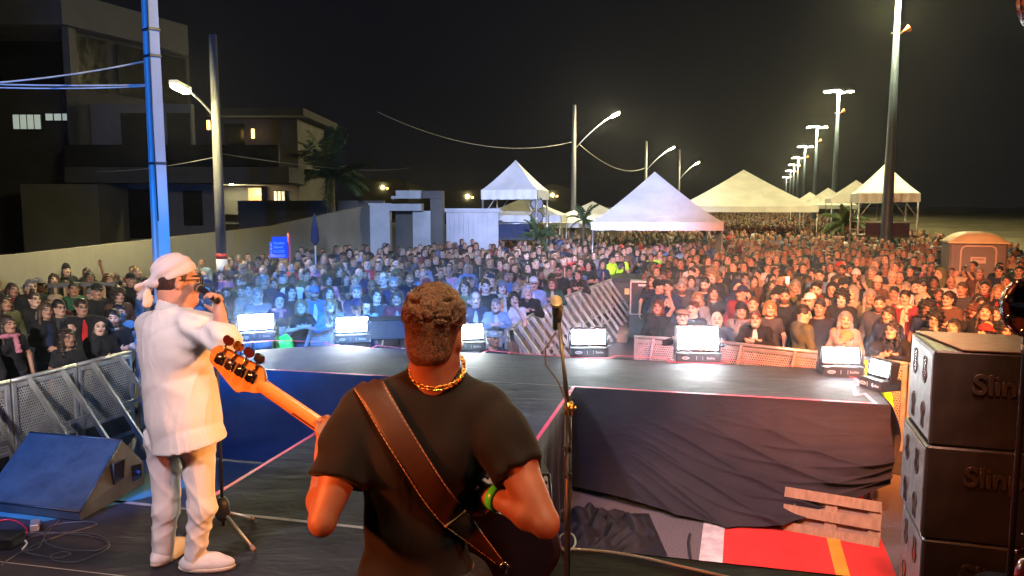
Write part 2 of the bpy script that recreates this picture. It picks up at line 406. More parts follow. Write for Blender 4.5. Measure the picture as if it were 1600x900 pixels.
def hair_mat(name, mode):
    k = NT(name); tc = k.obj()
    col = k.n('ShaderNodeObjectInfo').outputs['Color'] if mode == 'object' else None
    if col is None: col = k.n('ShaderNodeRGB').outputs[0]; col.default_value = (*mode, 1)
    n_ = k.noise(k.scale(tc, (1, 1, .16)), 90, 4, .6, .5)
    col = k.mix(.9, col, k.ramp(n_, [(.35, (.45, .45, .45)), (.65, (1.5, 1.5, 1.5))]), 'MULTIPLY')
    k.base(col, .5, 0, .4); k.bump(n_, .6, .008); return k.m
M_SKIN = skin_mat('skin', 'object'); M_CLOTH = cloth_mat('cloth', 'object'); M_HAIR = hair_mat('hair', 'object')
M_HAT = cloth_mat('hat_cloth', 'object', .9, .3)
M_BLK = pm('black_plastic', (.012, .012, .013), .4, 0, .3, 8, .1)
# ------------------------------------------------------------------ poses (local frame: faces -Y, feet on z = 0)
HSC = 1.10
def skeleton(pose, fem=False, yaw=0., pit=0., rol=0.):
    s = .90 if fem else 1.0; q = .146 if fem else .170
    J = dict(hipz=.90, chest=(0, .0, 1.24), neck=(0, .015, 1.44), head=(0, -.01, 1.605), fem=fem, q=q)
    up = {}; lean = 0
    def arm(sd, e, w, d, side, n, curl=.5): up[sd] = (e, w, d, side, n, curl)
    for sd in (-1, 1): arm(sd, (.245 * sd, .03, 1.13), (.255 * sd, -.06, .89), (0, -.25, -1), (-.2 * sd, -1, 0), (-sd, 0, 0), .4)
    if pose == 'crossed':
        arm(-1, (-.24, -.04, 1.14), (.02, -.235, 1.17), (1, -.05, .15), (0, 0, 1), (0, 1, 0), .5); arm(1, (.24, -.04, 1.14), (-.04, -.20, 1.13), (-1, -.1, .1), (0, 0, 1), (0, 1, 0), .5)
    elif pose == 'phone':
        arm(1, (.23, -.20, 1.34), (.09, -.34, 1.60), (-.1, -.1, 1), (-1, 0, 0), (0, 1, 0), .5)
    elif pose == 'lean':
        lean = -.30
        arm(-1, (-.27, -.34, 1.14), (.0, -.50, 1.225), (1, -.25, .05), (0, -.2, 1), (0, 1, -.3), .5); arm(1, (.27, -.34, 1.14), (.02, -.55, 1.235), (-1, -.2, .05), (0, -.2, 1), (0, 1, -.3), .5)
    elif pose == 'clap':
        arm(-1, (-.24, -.10, 1.16), (-.04, -.30, 1.29), (.2, -.3, 1), (.5, -1, 0), (1, 0, 0), .15); arm(1, (.24, -.10, 1.16), (.045, -.30, 1.29), (-.2, -.3, 1), (-.5, -1, 0), (-1, 0, 0), .15)
    elif pose == 'pockets':
        for sd in (-1, 1): arm(sd, (.275 * sd, .06, 1.13), (.19 * sd, -.08, .93), (-.4 * sd, -.2, -1), (0, -1, 0), (-sd, 0, 0), .8)
    elif pose == 'raised':
        arm(1, (.27, -.12, 1.60), (.20, -.20, 1.86), (-.1, -.1, 1), (-1, 0, 0), (0, -1, 0), .25)
    elif pose == 'drink':
        arm(1, (.25, -.10, 1.15), (.13, -.30, 1.28), (-.5, -.5, .6), (-.2, -.3, 1), (-1, .3, 0), .9)
    elif pose == 'chin':
        arm(1, (.20, -.16, 1.18), (.06, -.17, 1.44), (-.3, .1, 1), (-1, 0, 0), (0, 1, 0), .9); arm(-1, (-.24, -.04, 1.14), (.10, -.20, 1.13), (1, -.1, .1), (0, 0, 1), (0, 1, 0), .5)
    elif pose == 'hands_front':
        for sd in (-1, 1): arm(sd, (.24 * sd, -.03, 1.12), (.06 * sd, -.24, 1.02), (-.8 * sd, -.1, -.2), (0, -.3, 1), (0, 1, 0), .6)
    f = lambda p: (p[0] * 1.0, p[1] + lean * max(0, (p[2] - .9) / .75), p[2] - abs(lean) * .22 * max(0, (p[2] - .9) / .75))
    J['chest'] = f(J['chest']); J['neck'] = f(J['neck']); J['head'] = f(J['head'])
    J['sh'] = {sd: f((q * sd, .012, 1.385)) for sd in (-1, 1)}
    J['arm'] = up; J['M'] = rotm(yaw, pit - (.15 if lean else 0), rol); J['lean'] = lean; J['f'] = f
    return J
def body_prims(v, J, what, k=.03, lab=None, coarse=False):
    """what: skin | shirt | jacket | trousers, grown by the cloth's own thickness"""
    fem = J['fem']; sx = .88 if fem else 1; f = J['f']
    if what == 'skin':
        g = -.022
        head_sdf(v, J['head'], J['M'], HSC, False, .02, lab)
        n = np.array(J['neck']); h = np.array(J['head']) + J['M'] @ np.array((0, .022, -.06))
        v.cap(n + [0, 0, -.03], h, .062 * sx, .052 * sx, .03, lab)
    else: g = {'shirt': .012, 'jacket': .030, 'trousers': .014}[what]
    if what != 'trousers':
        bot = {'skin': .92, 'shirt': .86, 'jacket': .80}[what]
        c = f((0, 0, 1.27)); w = f((0, .0, 1.06)); b = f((0, .0, bot + .06))
        v.cap(f((-.085 * sx, .01, 1.30)), f((.085 * sx, .01, 1.30)), .115 * sx + g, None, .06, lab, flat=((0, 1, 0), .92))
        v.ell(c, (.165 * sx + g, .118 * sx + g, .19), None, .06, lab)
        v.ell(w, (.150 * sx + g, .108 + g, .17), None, .06, lab)
        v.cap(f((-.06, .005, bot + .10)), f((.06, .005, bot + .10)), .112 + g, None, .06, lab)
        v.cap(J['sh'][-1], J['sh'][1], .050 + g, None, .05, lab); v.cap(J['neck'], f((0, .02, 1.36)), .062 + g * .8, .10, .05, lab)
        if fem:
            for q in (-1, 1): v.ell(f((.075 * q, -.085, 1.27)), (.068, .055 + g * .5, .06), None, .04, lab)
    for sd in (-1, 1):
        e, w, d, side, n, curl = J['arm'][sd]; s0 = J['sh'][sd]; t = .92 if fem else 1
        if what == 'skin':
            v.cap(s0, e, .050 * t, .040 * t, .03, lab); v.cap(e, w, .040 * t, .027 * t, .02, lab)
            if coarse: v.ell(np.array(w) + np.array(Vector(d).normalized()) * .07, (.04, .05, .04), None, .02, lab)
            else: hand_sdf(v, w, d, side, n, curl, 1.0, .0105, lab, thumb=1)
        elif what == 'shirt':
            m = np.array(s0) * .42 + np.array(e) * .58; v.cap(s0, m, .058 * t + .006, .058 * t, .03, lab)
        elif what == 'jacket':
            v.cap(s0, e, .060 * t + .012, .052 * t + .008, .03, lab); v.cap(e, np.array(w) * .93 + np.array(e) * .07, .052 * t + .008, .040 * t + .004, .02, lab)
    if what in ('skin', 'trousers'):
        for q in (-1, 1):
            hip = (.088 * q, .01, .90); kn = (.098 * q, -.01, .50); an = (.10 * q, .02, .10)
            v.cap(hip, kn, .088 + g, .058 + max(g, 0), .04, lab); v.cap(kn, an, .056 + max(g, 0), .038 + max(g, 0) * 1.4, .03, lab)
            if what == 'skin':
                v.ell((.105 * q, -.05, .045), (.046, .13, .042), None, .02, lab)
        if what == 'trousers': v.cap((-.06, .01, .90), (.06, .01, .90), .112 + g, None, .05, lab)
    if what == 'shirt' or what == 'jacket':
        v.half(f((0, 0, bot)), (0, 0, -1)); v.half(np.array(J['neck']) + [0, -.02, .035 if what == 'jacket' else .012], (0, -.35, 1))
        if what == 'jacket':                          # open front, showing the shirt under it
            v.ell(f((0, -.17, 1.12)), (.042, .11, .42), None, .01, None, True)
    if what == 'trousers': v.half((0, 0, .07), (0, 0, -1)); v.half((0, 0, .97), (0, 0, 1))
def shoe_mesh():
    v = Vol((-.2, -.25, 0), (.2, .2, .2), .014)
    for q in (-1, 1): v.ell((.105 * q, -.05, .05), (.054, .142, .052), None, .02); v.cap((.10 * q, .02, .05), (.10 * q, .02, .11), .05, .046, .02)
    v.half((0, 0, .004), (0, 0, -1)); V, Q = v.mesh(); me = npmesh('shoes', V, Q); me.materials.append(M_CLOTH); return me
def head_attr(V, J): return (np.asarray(V) - np.array(J['head'])) @ J['M'] / HSC
LO, HI = (-.42, -.85, 0), (.42, .25, 2.1)
def part_mesh(J, what, h, mat, wr=None):
    v = Vol(LO, HI, h); body_prims(v, J, what)
    if wr: v.warp(wr)
    V, Q = v.mesh(); V = smooth_mesh(V, Q, 1); me = npmesh(what, V, Q)
    if what == 'skin': attr3(me, 'hl', head_attr(V, J))
    me.materials.append(mat); return me
FOLD = lambda x, y, z: .004 * np.sin(34 * z + 9 * x + 5 * np.sin(8 * x + 3 * z)) + .003 * np.sin(21 * x - 17 * z + 3)
SHOES = shoe_mesh()
POSES = [('down', 0, .1, .0, 0), ('crossed', 0, -.2, -.05, 0), ('phone', 0, .05, -.1, .05), ('lean', 0, .15, -.1, .0), ('clap', 0, 0, -.12, .05), ('pockets', 0, -.35, -.05, -.05),
         ('hands_front', 1, .2, -.05, .08), ('crossed', 1, -.1, -.1, .1), ('lean', 1, -.2, -.1, -.08), ('down', 1, .3, -.1, .05), ('raised', 1, 0, -.15, .05), ('drink', 1, -.15, .0, 0),
         ('chin', 1, .1, .0, .12), ('drink', 0, .25, -.05, .0), ('hands_front', 0, -.6, .25, .0)]
PB = []
for pz, fem, yw, pt, ro in POSES:
    J = skeleton(pz, bool(fem), yw, pt, ro); d = {'J': J}
    d['skin'] = part_mesh(J, 'skin', .0115, M_SKIN); d['shirt'] = part_mesh(J, 'shirt', .016, M_CLOTH, FOLD)
    d['jacket'] = part_mesh(J, 'jacket', .016, M_CLOTH, FOLD); d['trousers'] = part_mesh(J, 'trousers', .018, M_CLOTH, FOLD); PB.append(d)
def PI_(pose, fem): return next(i for i, p in enumerate(POSES) if p[0] == pose and bool(p[1]) == bool(fem))
# hair and headwear, in the head's own frame
def hair_mesh(kind):
    v = Vol((-.16, -.20, -.36), (.16, .20, .20), .0085); nz = 0
    FACE = lambda: v.ell((0, -.115, -.03), (.064, .075, .092), None, .012, None, True)
    if kind in ('short', 'receding', 'side'):
        v.ell((0, .024, .036), (.083, .101, .095)); FACE(); v.half((0, .02, -.045), (0, -.7, -1)); nz = .004
        if kind == 'receding': v.ell((0, -.075, .09), (.07, .085, .06), None, .02, None, True)
        if kind == 'side': v.ell((.02, -.06, .105), (.06, .05, .03), None, .02)
    elif kind == 'buzz': v.ell((0, .022, .034), (.0785, .0965, .0935)); FACE(); v.half((0, .02, -.03), (0, -.8, -1))
    elif kind in ('long', 'bob', 'wavy', 'ponytail'):
        v.ell((0, .024, .036), (.087, .104, .099)); FACE()
        if kind == 'ponytail':
            v.half((0, .02, -.045), (0, -.7, -1)); v.cap((0, .12, .05), (.01, .16, .0), .03, .035, .02); v.cap((.01, .16, .0), (.01, .15, -.18), .035, .012, .02)
        else:
            L = {'long': -.27, 'bob': -.10, 'wavy': -.22}[kind]; w = .036 if kind == 'wavy' else .028
            for q in (-1, 1):
                v.cap((.070 * q, .015, .03), (.080 * q, .0, -.08), .030, w, .03); v.cap((.080 * q, .0, -.08), (.088 * q, -.03, L), w, w * .7, .03)
            v.cap((-.04, .07, -.02), (-.05, .08, L * .9), .045, .04, .03); v.cap((.04, .07, -.02), (.05, .08, L * .9), .045, .04, .03); nz = .010 if kind == 'wavy' else .004
            v.ell((0, -.10, -.05), (.056, .06, .10), None, .012, None, True); v.ell((0, -.0, -.06), (.055, .085, .08), None, .01, None, True)
    elif kind == 'curly': v.ell((0, .028, .045), (.125, .128, .125)); v.ell((0, .05, -.05), (.12, .08, .09), None, .04); v.ell((0, -.13, -.035), (.066, .085, .095), None, .012, None, True); v.ell((0, -.0, -.075), (.055, .085, .08), None, .01, None, True); nz = .014
    elif kind == 'bun': v.ell((0, .024, .036), (.083, .101, .096)); FACE(); v.half((0, .02, -.045), (0, -.7, -1)); v.ell((0, .06, .145), (.04, .04, .035), None, .01); nz = .004
    elif kind == 'beanie': v.ell((0, .022, .050), (.090, .106, .105)); v.half((0, 0, .025), (0, .1, -1)); v.cap((-.03, .02, .04), (.03, .02, .04), .070, None, .01, flat=((0, 0, 1), .25)); v.ell((0, .02, .04), (.094, .110, .022), None, .008)
    elif kind == 'cap': v.ell((0, .022, .045), (.086, .103, .088)); v.half((0, 0, .035), (0, .12, -1)); v.ell((0, -.115, .038), (.070, .075, .011), None, .01)
    elif kind == 'flat_cap': v.ell((0, .008, .065), (.100, .122, .055)); v.half((0, 0, .035), (0, .1, -1)); v.ell((0, -.11, .038), (.068, .05, .012), None, .01)
    elif kind == 'hood': v.ell((0, .035, .03), (.108, .118, .125)); v.cap((0, .05, -.03), (0, .06, -.14), .11, .12, .04); v.ell((0, -.11, -.02), (.074, .12, .105), None, .02, None, True); v.ell((0, -.02, -.02), (.085, .09, .10), None, .01, None, True); v.half((0, 0, -.17), (0, 0, -1))
    elif kind == 'scarf': v.cap((-.05, -.01, -.15), (.05, -.01, -.15), .075, None, .02, flat=((0, 0, 1), .5)); v.cap((.03, -.08, -.16), (.04, -.11, -.36), .03, .035, .02); nz = .006
    if nz: v.warp(lambda x, y, z: nz * (np.sin(60 * x + 7 * np.sin(31 * z)) * np.sin(52 * y + 2) + .6 * np.sin(95 * z + 40 * x + 20 * y)))
    V, Q = v.mesh(); V = smooth_mesh(V, Q, 1); me = npmesh(kind, V, Q)
    me.materials.append(M_HAT if kind in ('beanie', 'cap', 'flat_cap', 'hood', 'scarf') else M_HAIR); return me
HK = ['short', 'receding', 'side', 'buzz', 'long', 'bob', 'wavy', 'ponytail', 'curly', 'bun', 'beanie', 'cap', 'flat_cap', 'hood', 'scarf']
HM = {k: hair_mesh(k) for k in HK}
g = MB()
for q in (-1, 1):
    g.tube([(q * .031 + .021 * math.cos(t * math.pi / 6), -.101 - .004 * math.cos(t * math.pi / 6) * q * 0, .004 + .016 * math.sin(t * math.pi / 6)) for t in range(13)], .0028, 5, False)
    g.tube([(q * .052, -.10, .008), (q * .078, -.07, .01), (q * .082, .012, .008)], .0022, 5)
g.tube([(-.010, -.103, .008), (.010, -.103, .008)], .0022, 5)
GLM = g.mesh('glasses'); GLM.materials.append(M_BLK)
SKIN = [(.50, .30, .21), (.42, .24, .16), (.34, .18, .115), (.24, .12, .075), (.55, .36, .27), (.15, .075, .045)]
HAIRC = {'black': (.010, .008, .008), 'dark brown': (.022, .012, .008), 'brown': (.050, .028, .015), 'blond': (.19, .11, .045), 'grey': (.15, .145, .14), 'white': (.36, .35, .34), 'auburn': (.075, .026, .013)}
TOPC = {'black': (.010, .010, .012), 'charcoal': (.040, .040, .044), 'navy': (.012, .018, .050), 'grey': (.12, .12, .13), 'white': (.50, .50, .50), 'beige': (.24, .18, .12), 'olive': (.075, .08, .035), 'maroon': (.14, .018, .024),
        'red': (.55, .022, .024), 'denim blue': (.07, .14, .30), 'bright blue': (.03, .16, .75), 'brown': (.08, .040, .024), 'pale blue': (.20, .30, .45), 'dark green': (.02, .075, .045), 'cream': (.42, .36, .26), 'pink': (.42, .15, .20), 'orange': (.62, .20, .06), 'neon yellow': (.45, .95, .03), 'neon green': (.12, .90, .06)}
def lod_mesh(J, h, hair):
    # the same figure as one light surface: 0 skin, 1 top, 2 trousers, 3 hair or hat
    v = Vol(LO, HI, h); M = J['M']; T = lambda p: np.array(J['head']) + M @ np.array(p)
    body_prims(v, J, 'trousers', lab=2); v2 = v.D.copy(); L2 = v.L.copy()
    v.D[:] = .15; body_prims(v, J, 'jacket', lab=1); a = v.D < v2; v.L[:] = np.where(a, 1, 2); v.D = np.minimum(v.D, v2)
    keep = v.D.copy(); kl = v.L.copy(); v.D = np.full_like(keep, .15); v.L[:] = 0; body_prims(v, J, 'skin', lab=0, coarse=True)
    a = v.D < keep; v.L[:] = np.where(a, 0, kl); v.D = np.minimum(v.D, keep)
    keep = v.D.copy(); kl = v.L.copy(); v.D = np.full_like(keep, .15)
    v.ell(T((0, .024, .04)), (.09, .108, .10), M)
    if hair == 'long':
        for q in (-1, 1): v.cap(T((.075 * q, .01, .0)), T((.085 * q, -.01, -.22)), .034, None, .03)
        v.cap(T((0, .07, 0)), T((0, .08, -.22)), .06, None, .03)
    v.ell(T((0, -.115, -.02)), (.068, .08, .085), M, .01, None, True)
    a = v.D < keep; v.L[:] = np.where(a, 3, kl); v.D = np.minimum(v.D, keep)
    V, Q = v.mesh(); return V, Q, v.vl.astype(int), head_attr(V, J)
NP = [0]
def person(x, y, face, pose, fem, skin, hair, hairc, top, topc, inner='black', glasses=False, beard=False, label=None, group=None, scale=1.0, trous=(.02, .022, .035), z=0.0):
    """top: 'shirt' or 'jacket'"""
    b = PB[PI_(pose, fem)]; J = b['J']
    o = ob('person', b['skin']); o.location = (x, y, z); o.rotation_euler = (0, 0, face); o.scale = (scale,) * 3
    o.color = (*SKIN[skin], 0 if beard else 1); tag(o, label, 'person', group)
    if top == 'jacket':
        t = ob('shirt', b['shirt'], o); t.color = (*TOPC[inner], 1); t = ob('jacket', b['jacket'], o); t.color = (*TOPC[topc], 1)
    else: t = ob('shirt', b['shirt'], o); t.color = (*TOPC[topc], 1)
    t = ob('trousers', b['trousers'], o); t.color = (*trous, 1)
    t = ob('shoes', SHOES, o); t.color = (.03, .03, .03, 1)
    M = Matrix(J['M'].tolist()).to_4x4(); M = M @ Matrix.Scale(HSC, 4); M.translation = Vector(J['head'])
    def hd(name, me, c):
        q = ob(name, me, o); q.matrix_local = M; q.color = (*c, 1); return q
    if hair in ('beanie', 'cap', 'flat_cap', 'hood'):
        hd({'beanie': 'knitted_hat', 'cap': 'cap', 'flat_cap': 'flat_cap', 'hood': 'hood'}[hair], HM[hair], TOPC[hairc])
        if fem: hd('hair', HM['long'], HAIRC['dark brown']).scale = (.97, .97, .97)
        elif hair != 'hood': hd('hair', HM['buzz'], HAIRC['black'])
    elif hair != 'bald': hd('hair', HM[hair], HAIRC[hairc])
    if glasses: hd('glasses', GLM, (0, 0, 0))
    NP[0] += 1; o['_J'] = PI_(pose, fem); return o
# ------------------------------------------------------------------ materials of the place
def asphalt():
    k = NT('asphalt'); o = k.obj(); f = k.noise(o, .35, 6, .6); g_ = k.noise(o, 60, 3, .7)
    c = k.mix(.5, k.ramp(f, [(.3, (.085, .072, .070)), (.7, (.16, .135, .13))]), k.ramp(g_, [(.35, (.02, .02, .02)), (.65, (.17, .15, .145))]))
    k.base(c, .85); k.bump(g_, .5, .006); return k.m
def sand_mat():
    k = NT('sand'); o = k.obj(); f = k.noise(o, .25, 8, .6, .5); c = k.ramp(f, [(.3, (.26, .22, .13)), (.7, (.46, .40, .26))])
    k.base(c, .95); k.bump(k.math('ADD', f, k.math('MULTIPLY', k.noise(o, 3, 5), .2)), .8, .5); return k.m
M_ASPH = asphalt(); M_SAND = sand_mat()
M_SEA = pm('sea', (.006, .008, .010), .3, 0, .3, .2, .4, 1.2, .1)
M_PAINTW = pm('worn_white_paint', (.50, .46, .43), .8, 0, .35, 6, .3, 60, .004)
M_RED = pm('red_lane_paint', (.55, .028, .022), .8, 0, .22, 2.5, .35, 70, .004)
M_YEL = pm('yellow_paint', (.62, .26, .02), .8, 0, .2, 5, .3, 60, .004)
M_CURB = pm('curb', (.30, .29, .27), .9, 0, .2, 2)
def deck_mat():
    k = NT('stage_cloth'); o = k.obj()
    w = k.math('ADD', k.noise(k.scale(o, (.6, 1.5, 1)), 1.1, 5, .55, 1.6), k.math('MULTIPLY', k.noise(k.scale(o, (1, 2.2, 1)), 2.2, 3, .5, 2), .3))
    c = k.ramp(k.noise(o, 1.3, 6, .65), [(.3, (.013, .014, .020)), (.7, (.040, .042, .056))])
    k.base(c, k.math('MULTIPLY_ADD', k.noise(o, 4, 4), .3, .60), 0, .25); k.bump(w, .6, .04); return k.m
M_DECK = deck_mat()
def skirt_mat(name, col):
    k = NT(name); o = k.obj(); c = k.ramp(k.noise(o, 2.5, 6, .6), [(.3, tuple(a * .7 for a in col)), (.7, tuple(a * 1.3 for a in col))])
    k.base(c, .75, 0, .3); k.b.inputs['Sheen Weight'].default_value = .25; k.bump(k.math('ADD', k.noise(k.scale(o, (1, 1, 3)), 5, 4, .5, 1), k.math('MULTIPLY', k.noise(o, 300, 2), .05)), .35, .02); return k.m
M_SKIRT = skirt_mat('black_skirt_cloth', (.015, .012, .014)); M_SKIRTB = skirt_mat('blue_lit_pit_cloth', (.030, .040, .075))  # left pit cloth has the blue stage light put into its colour
M_TAPE = pm('pink_tape', (.90, .03, .11), .5, 0, .15, 8, .1)
M_SEAM = pm('grey_tape', (.30, .29, .28), .6, 0, .3, 6, .1)
M_ALU = pm('aluminium', (.52, .52, .53), .38, .7, .25, 5, .25, 30, .003)
M_STEEL = pm('dark_steel', (.05, .05, .055), .45, .6, .3, 6, .15)
M_CHROME = pm('chrome', (.75, .75, .77), .16, 1, .08, 5, 0)
M_RUBBER = pm('rubber', (.02, .02, .021), .7, 0, .3, 20, .1)
M_WOOD = pm('raw_wood', (.30, .19, .10), .75, 0, .25, 3, .25, 20, .004, (8, 8, 1))
M_CONC = pm('grey_concrete', (.22, .21, .19), .92, 0, .28, 1.2, .35, 14, .01)
M_WALLC = pm('plaster_wall', (.20, .19, .16), .95, 0, .22, .5, .3, 6, .02, (1, 1, .6))
M_WHITE = pm('white_paint', (.66, .66, .66), .8, 0, .08, 1.5, .1)
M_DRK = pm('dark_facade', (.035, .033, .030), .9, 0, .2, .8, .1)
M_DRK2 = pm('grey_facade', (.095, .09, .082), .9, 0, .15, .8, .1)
M_BLACKG = pm('dark_glass', (.008, .009, .010), .12, 0, .2, 2, 0)
M_CAB = pm('black_cabinet_paint', (.016, .014, .014), .42, 0, .35, 5, .5, 120, .003)
def tent_mat():
    k = NT('white_tent_vinyl'); o = k.obj(); k.base(k.ramp(k.noise(o, 1.2, 5), [(.3, (.60, .60, .57)), (.7, (.76, .76, .73))]), .55, 0, .4)
    k.bump(k.noise(k.scale(o, (1, 1, .4)), 1.1, 3, .5, .5), .6, .2); return k.m
M_TENT = tent_mat()
def perf_mat(name, base):                             # sheet steel punched with round holes
    k = NT(name); x, y, z = k.xyz(k.obj())
    def fr(a, s): return k.math('SUBTRACT', k.math('FRACT', k.math('MULTIPLY', a, s)), .5)
    u = k.math('ADD', x, k.math('MULTIPLY', k.math('FLOOR', k.math('MULTIPLY', z, 30)), .0167)); a = fr(u, 30); b = fr(z, 30)
    d = k.math('ADD', k.math('MULTIPLY', a, a), k.math('MULTIPLY', b, b)); hole = k.math('LESS_THAN', d, .085)
    k.base(k.ramp(k.noise(k.obj(), 3, 5), [(.3, tuple(c * .7 for c in base)), (.7, tuple(c * 1.2 for c in base))]), .5, .5)
    k.set(k.b.inputs['Alpha'], k.math('SUBTRACT', 1, hole)); return k.m
M_PERF = perf_mat('perforated_steel', (.46, .45, .45))
M_PERFD = perf_mat('perforated_grille', (.36, .34, .35))
# ------------------------------------------------------------------ ground, beach, sea
def sheet(name, pts, z, mat, kind='structure', label=None, cat=None, sub=None):
    m = MB(); m.poly([Vector((p[0], p[1], z)) for p in pts], [tuple(range(len(pts)))]); o = m.build(name, mat); return tag(o, kind=kind) if kind else o
def road_x(y, off=0): return 18 + .333 * (y - 37) + off            # line of the tall lamps
sheet('ground', [(-400, -60), (900, -60), (1400, 1900), (-900, 1900)], 0, M_ASPH)
# beach: a gently uneven sheet beyond the promenade
nx, ny = 90, 90; V = []
for j in range(ny):
    yy = -30 + 1500 * (j / (ny - 1)) ** 2.2
    for i in range(nx):
        w = i / (nx - 1); xx = road_x(yy, 5.5 + 95 * w ** 1.5 * (1 + .0 * yy)); zz = .02 + .7 * math.sin(math.pi * min(1, w * 1.1)) * (0.6 + .4 * math.sin(xx * .17 + 2 * math.sin(yy * .06)) * math.cos(yy * .11)) if 0 < w < .9 else .012
        V.append((xx, yy, zz))
Q = [(j * nx + i, j * nx + i + 1, (j + 1) * nx + i + 1, (j + 1) * nx + i) for j in range(ny - 1) for i in range(nx - 1)]
tag(ob('beach', npmesh('beach', V, Q), None, M_SAND), kind='structure')
sheet('sea', [(road_x(-60, 92), -60), (900, -60), (1400, 1900), (road_x(1900, 92), 1900)], .03, M_SEA)
m = MB(); m.bar((road_x(-20, 5.4), -20, .07), (road_x(400, 5.4), 400, .07), .2, .14); tag(m.build('kerb', M_CURB), kind='structure')
# painted lane under the stage front: asphalt, white edge line, red cycle lane with a yellow line
def strip(name, px, mat, z): return sheet(name, [G(a, b) for a, b in px], z, mat)
def lane(name, x0, x1, mat, z):                       # strips run along the street
    dirv = Vector((.30, 1)); pts = []
    a0 = G(x0, 860); a1 = G(x1, 865)
    f = lambda a, y: (a.x + dirv.x * (y - a.y), y)
    return sheet(name, [f(a0, 2.0), f(a1, 2.0), f(a1, 9.8), f(a0, 9.8)], z, mat)
lane('road_marking_white', 1094, 1130, M_PAINTW, .004); lane('cycle_lane_red', 1130, 1386, M_RED, .004); lane('road_marking_yellow', 1296, 1318, M_YEL, .008)
# ------------------------------------------------------------------ the stage: main deck, runway and T-shaped wing, skirts and tape
def edge(px, py): return G(px, py, S)
A = edge(893, 605); B = edge(1375, 632)               # near edge of the right wing
U = (B - A); U.z = 0; U.normalize(); Vv = Vector((-U.y, U.x, 0))   # stage frame: U to the right, Vv away
O0 = A
def st(u, v, z=S): return O0 + U * u + Vv * v + Vector((0, 0, z - S))
def loc2(p): d = Vector(p) - O0; return (d.dot(U), d.dot(Vv))
cu0, cv0 = loc2(edge(640, 590)); fv0 = loc2(edge(700, 548))[1]; mf = loc2(edge(890, 856))[1]; lw = loc2(edge(372, 571))[0]
RW = loc2(B)[0] + .10; LWG = cu0; LW = lw - .35; FV = 1.72; MV = mf
print('stage frame', 'U', U, 'runway left u', cu0, cv0, 'far', fv0, 'main', mf, 'lw', lw, 'RW', RW)
stage = empty('stage', (0, 0, 0), 0, 'black cloth covered concert stage with a T shaped runway edged in pink tape', 'stage')
m = MB()
def slab(pts, z0=S - .12, z1=S): m.prism([Vector((p.x, p.y, z0)) for p in pts], (0, 0, z1 - z0))
slab([st(-9, MV), st(4.2, MV), st(4.2, MV - 7), st(-9, MV - 7)])
slab([st(LWG, MV + .002), st(0, MV + .002), st(0, 0), st(LWG, 0)], S - .12, S)
slab([st(LW, .002), st(RW, .002), st(RW, FV - .25), st(RW - .5, FV), st(LW + .7, FV), st(LW, FV - .55)], S - .12, S)
m.build('deck', M_DECK, stage)
for u, v in [(u, v) for u in np.arange(-8.5, 4.2, 1.8) for v in (MV - .12, MV - 2.5)] + [(u, v) for u in (LWG + .1, -.1, -3.4, 1.6, 3.2) for v in (.2, FV - .5)]:
    MB().tube([st(u, v, 0), st(u, v, S - .12)], .03, 8).build('support_leg', M_ALU, stage)
# skirts: draped cloth with swagged folds
def skirt(name, p0, p1, mat, fn, n=220, nz=64, zb=lambda s: .02, seed=0, ztop=S + .002):
    p0 = Vector(p0); p1 = Vector(p1); d = (p1 - p0); d.z = 0; L = d.length; d.normalize(); nrm = Vector((d.y, -d.x, 0))
    V = []
    for j in range(nz):
        for i in range(n):
            s_ = i / (n - 1); w = j / (nz - 1); z = ztop + (zb(s_) - ztop) * w
            o_ = fn(s_ * L, ztop - z, s_, w); q = p0 + d * (s_ * L) + nrm * (.012 + o_); V.append((q.x, q.y, z))
    Q = [(j * n + i, (j + 1) * n + i, (j + 1) * n + i + 1, j * n + i + 1) for j in range(nz - 1) for i in range(n - 1)]
    me = npmesh(name, V, Q); o = ob(name, me, stage, mat); return o
def swag(x, h, s_, w):                                # folds sag from the top left and gather at the lower right corner
    q = h - .55 * s_ - .35 * math.sin(math.pi * min(1, max(0, (s_ - .1) / .9))) * (.3 + w)
    a = max(0, min(1, (s_ - .18) * 3)) * max(0, min(1, (w - .12) * 3))
    f = (1 - abs(math.sin(q * 17 + 2.5 * math.sin(x * 1.3)))) ** 2 * 1.2 + (1 - abs(math.sin(q * 29 + x * 1.7))) ** 2 * .6 + math.sin(q * 9 - x) * .5
    b = .62 * math.sin(math.pi * min(1, s_ * .90)) * w ** 1.4 + .20 * math.exp(-((s_ - .93) / .12) ** 2) * math.exp(-((w - .62) / .22) ** 2)
    return b + a * .034 * f * (.4 + w) + .012 * math.sin(x * 5 + 1) * w
skirt('skirt_front', st(0, 0), st(RW, 0), M_SKIRT, swag, 300, 110, lambda s_: .06 + .03 * math.sin(9 * s_) + (.0 if s_ < .62 else 1.25 * max(0, s_ - .62) ** 1.3))
skirt('skirt_runway_right', st(0, MV), st(0, -.004), M_SKIRT, lambda x, h, s_, w: .05 * w * math.sin(x * 9) + .02 * math.sin(x * 23 + 3 * w) * w, 140, 30)
skirt('skirt_runway_left', st(LWG, -.004), st(LWG, MV), M_SKIRTB, lambda x, h, s_, w: .02 * w * math.sin(x * 9), 100, 20)
skirt('skirt_wing_left', st(LW, 0), st(LWG - .004, 0), M_SKIRTB, lambda x, h, s_, w: .012 * math.sin((h * 9 + x * 2.2)) * w + .02 * w * math.sin(x * 3) + .006 * math.sin(h * 26 + x * 6) * w, 160, 60)
skirt('skirt_wing_end', st(RW, -.004), st(RW, FV - .25), M_SKIRT, lambda x, h, s_, w: .10 * math.sin(math.pi * min(1, w * 1.1)) * max(0, 1 - s_ * 1.2) + .02 * math.sin(x * 14 + 6 * w) * w, 90, 40, lambda s_: .35 - .25 * s_)
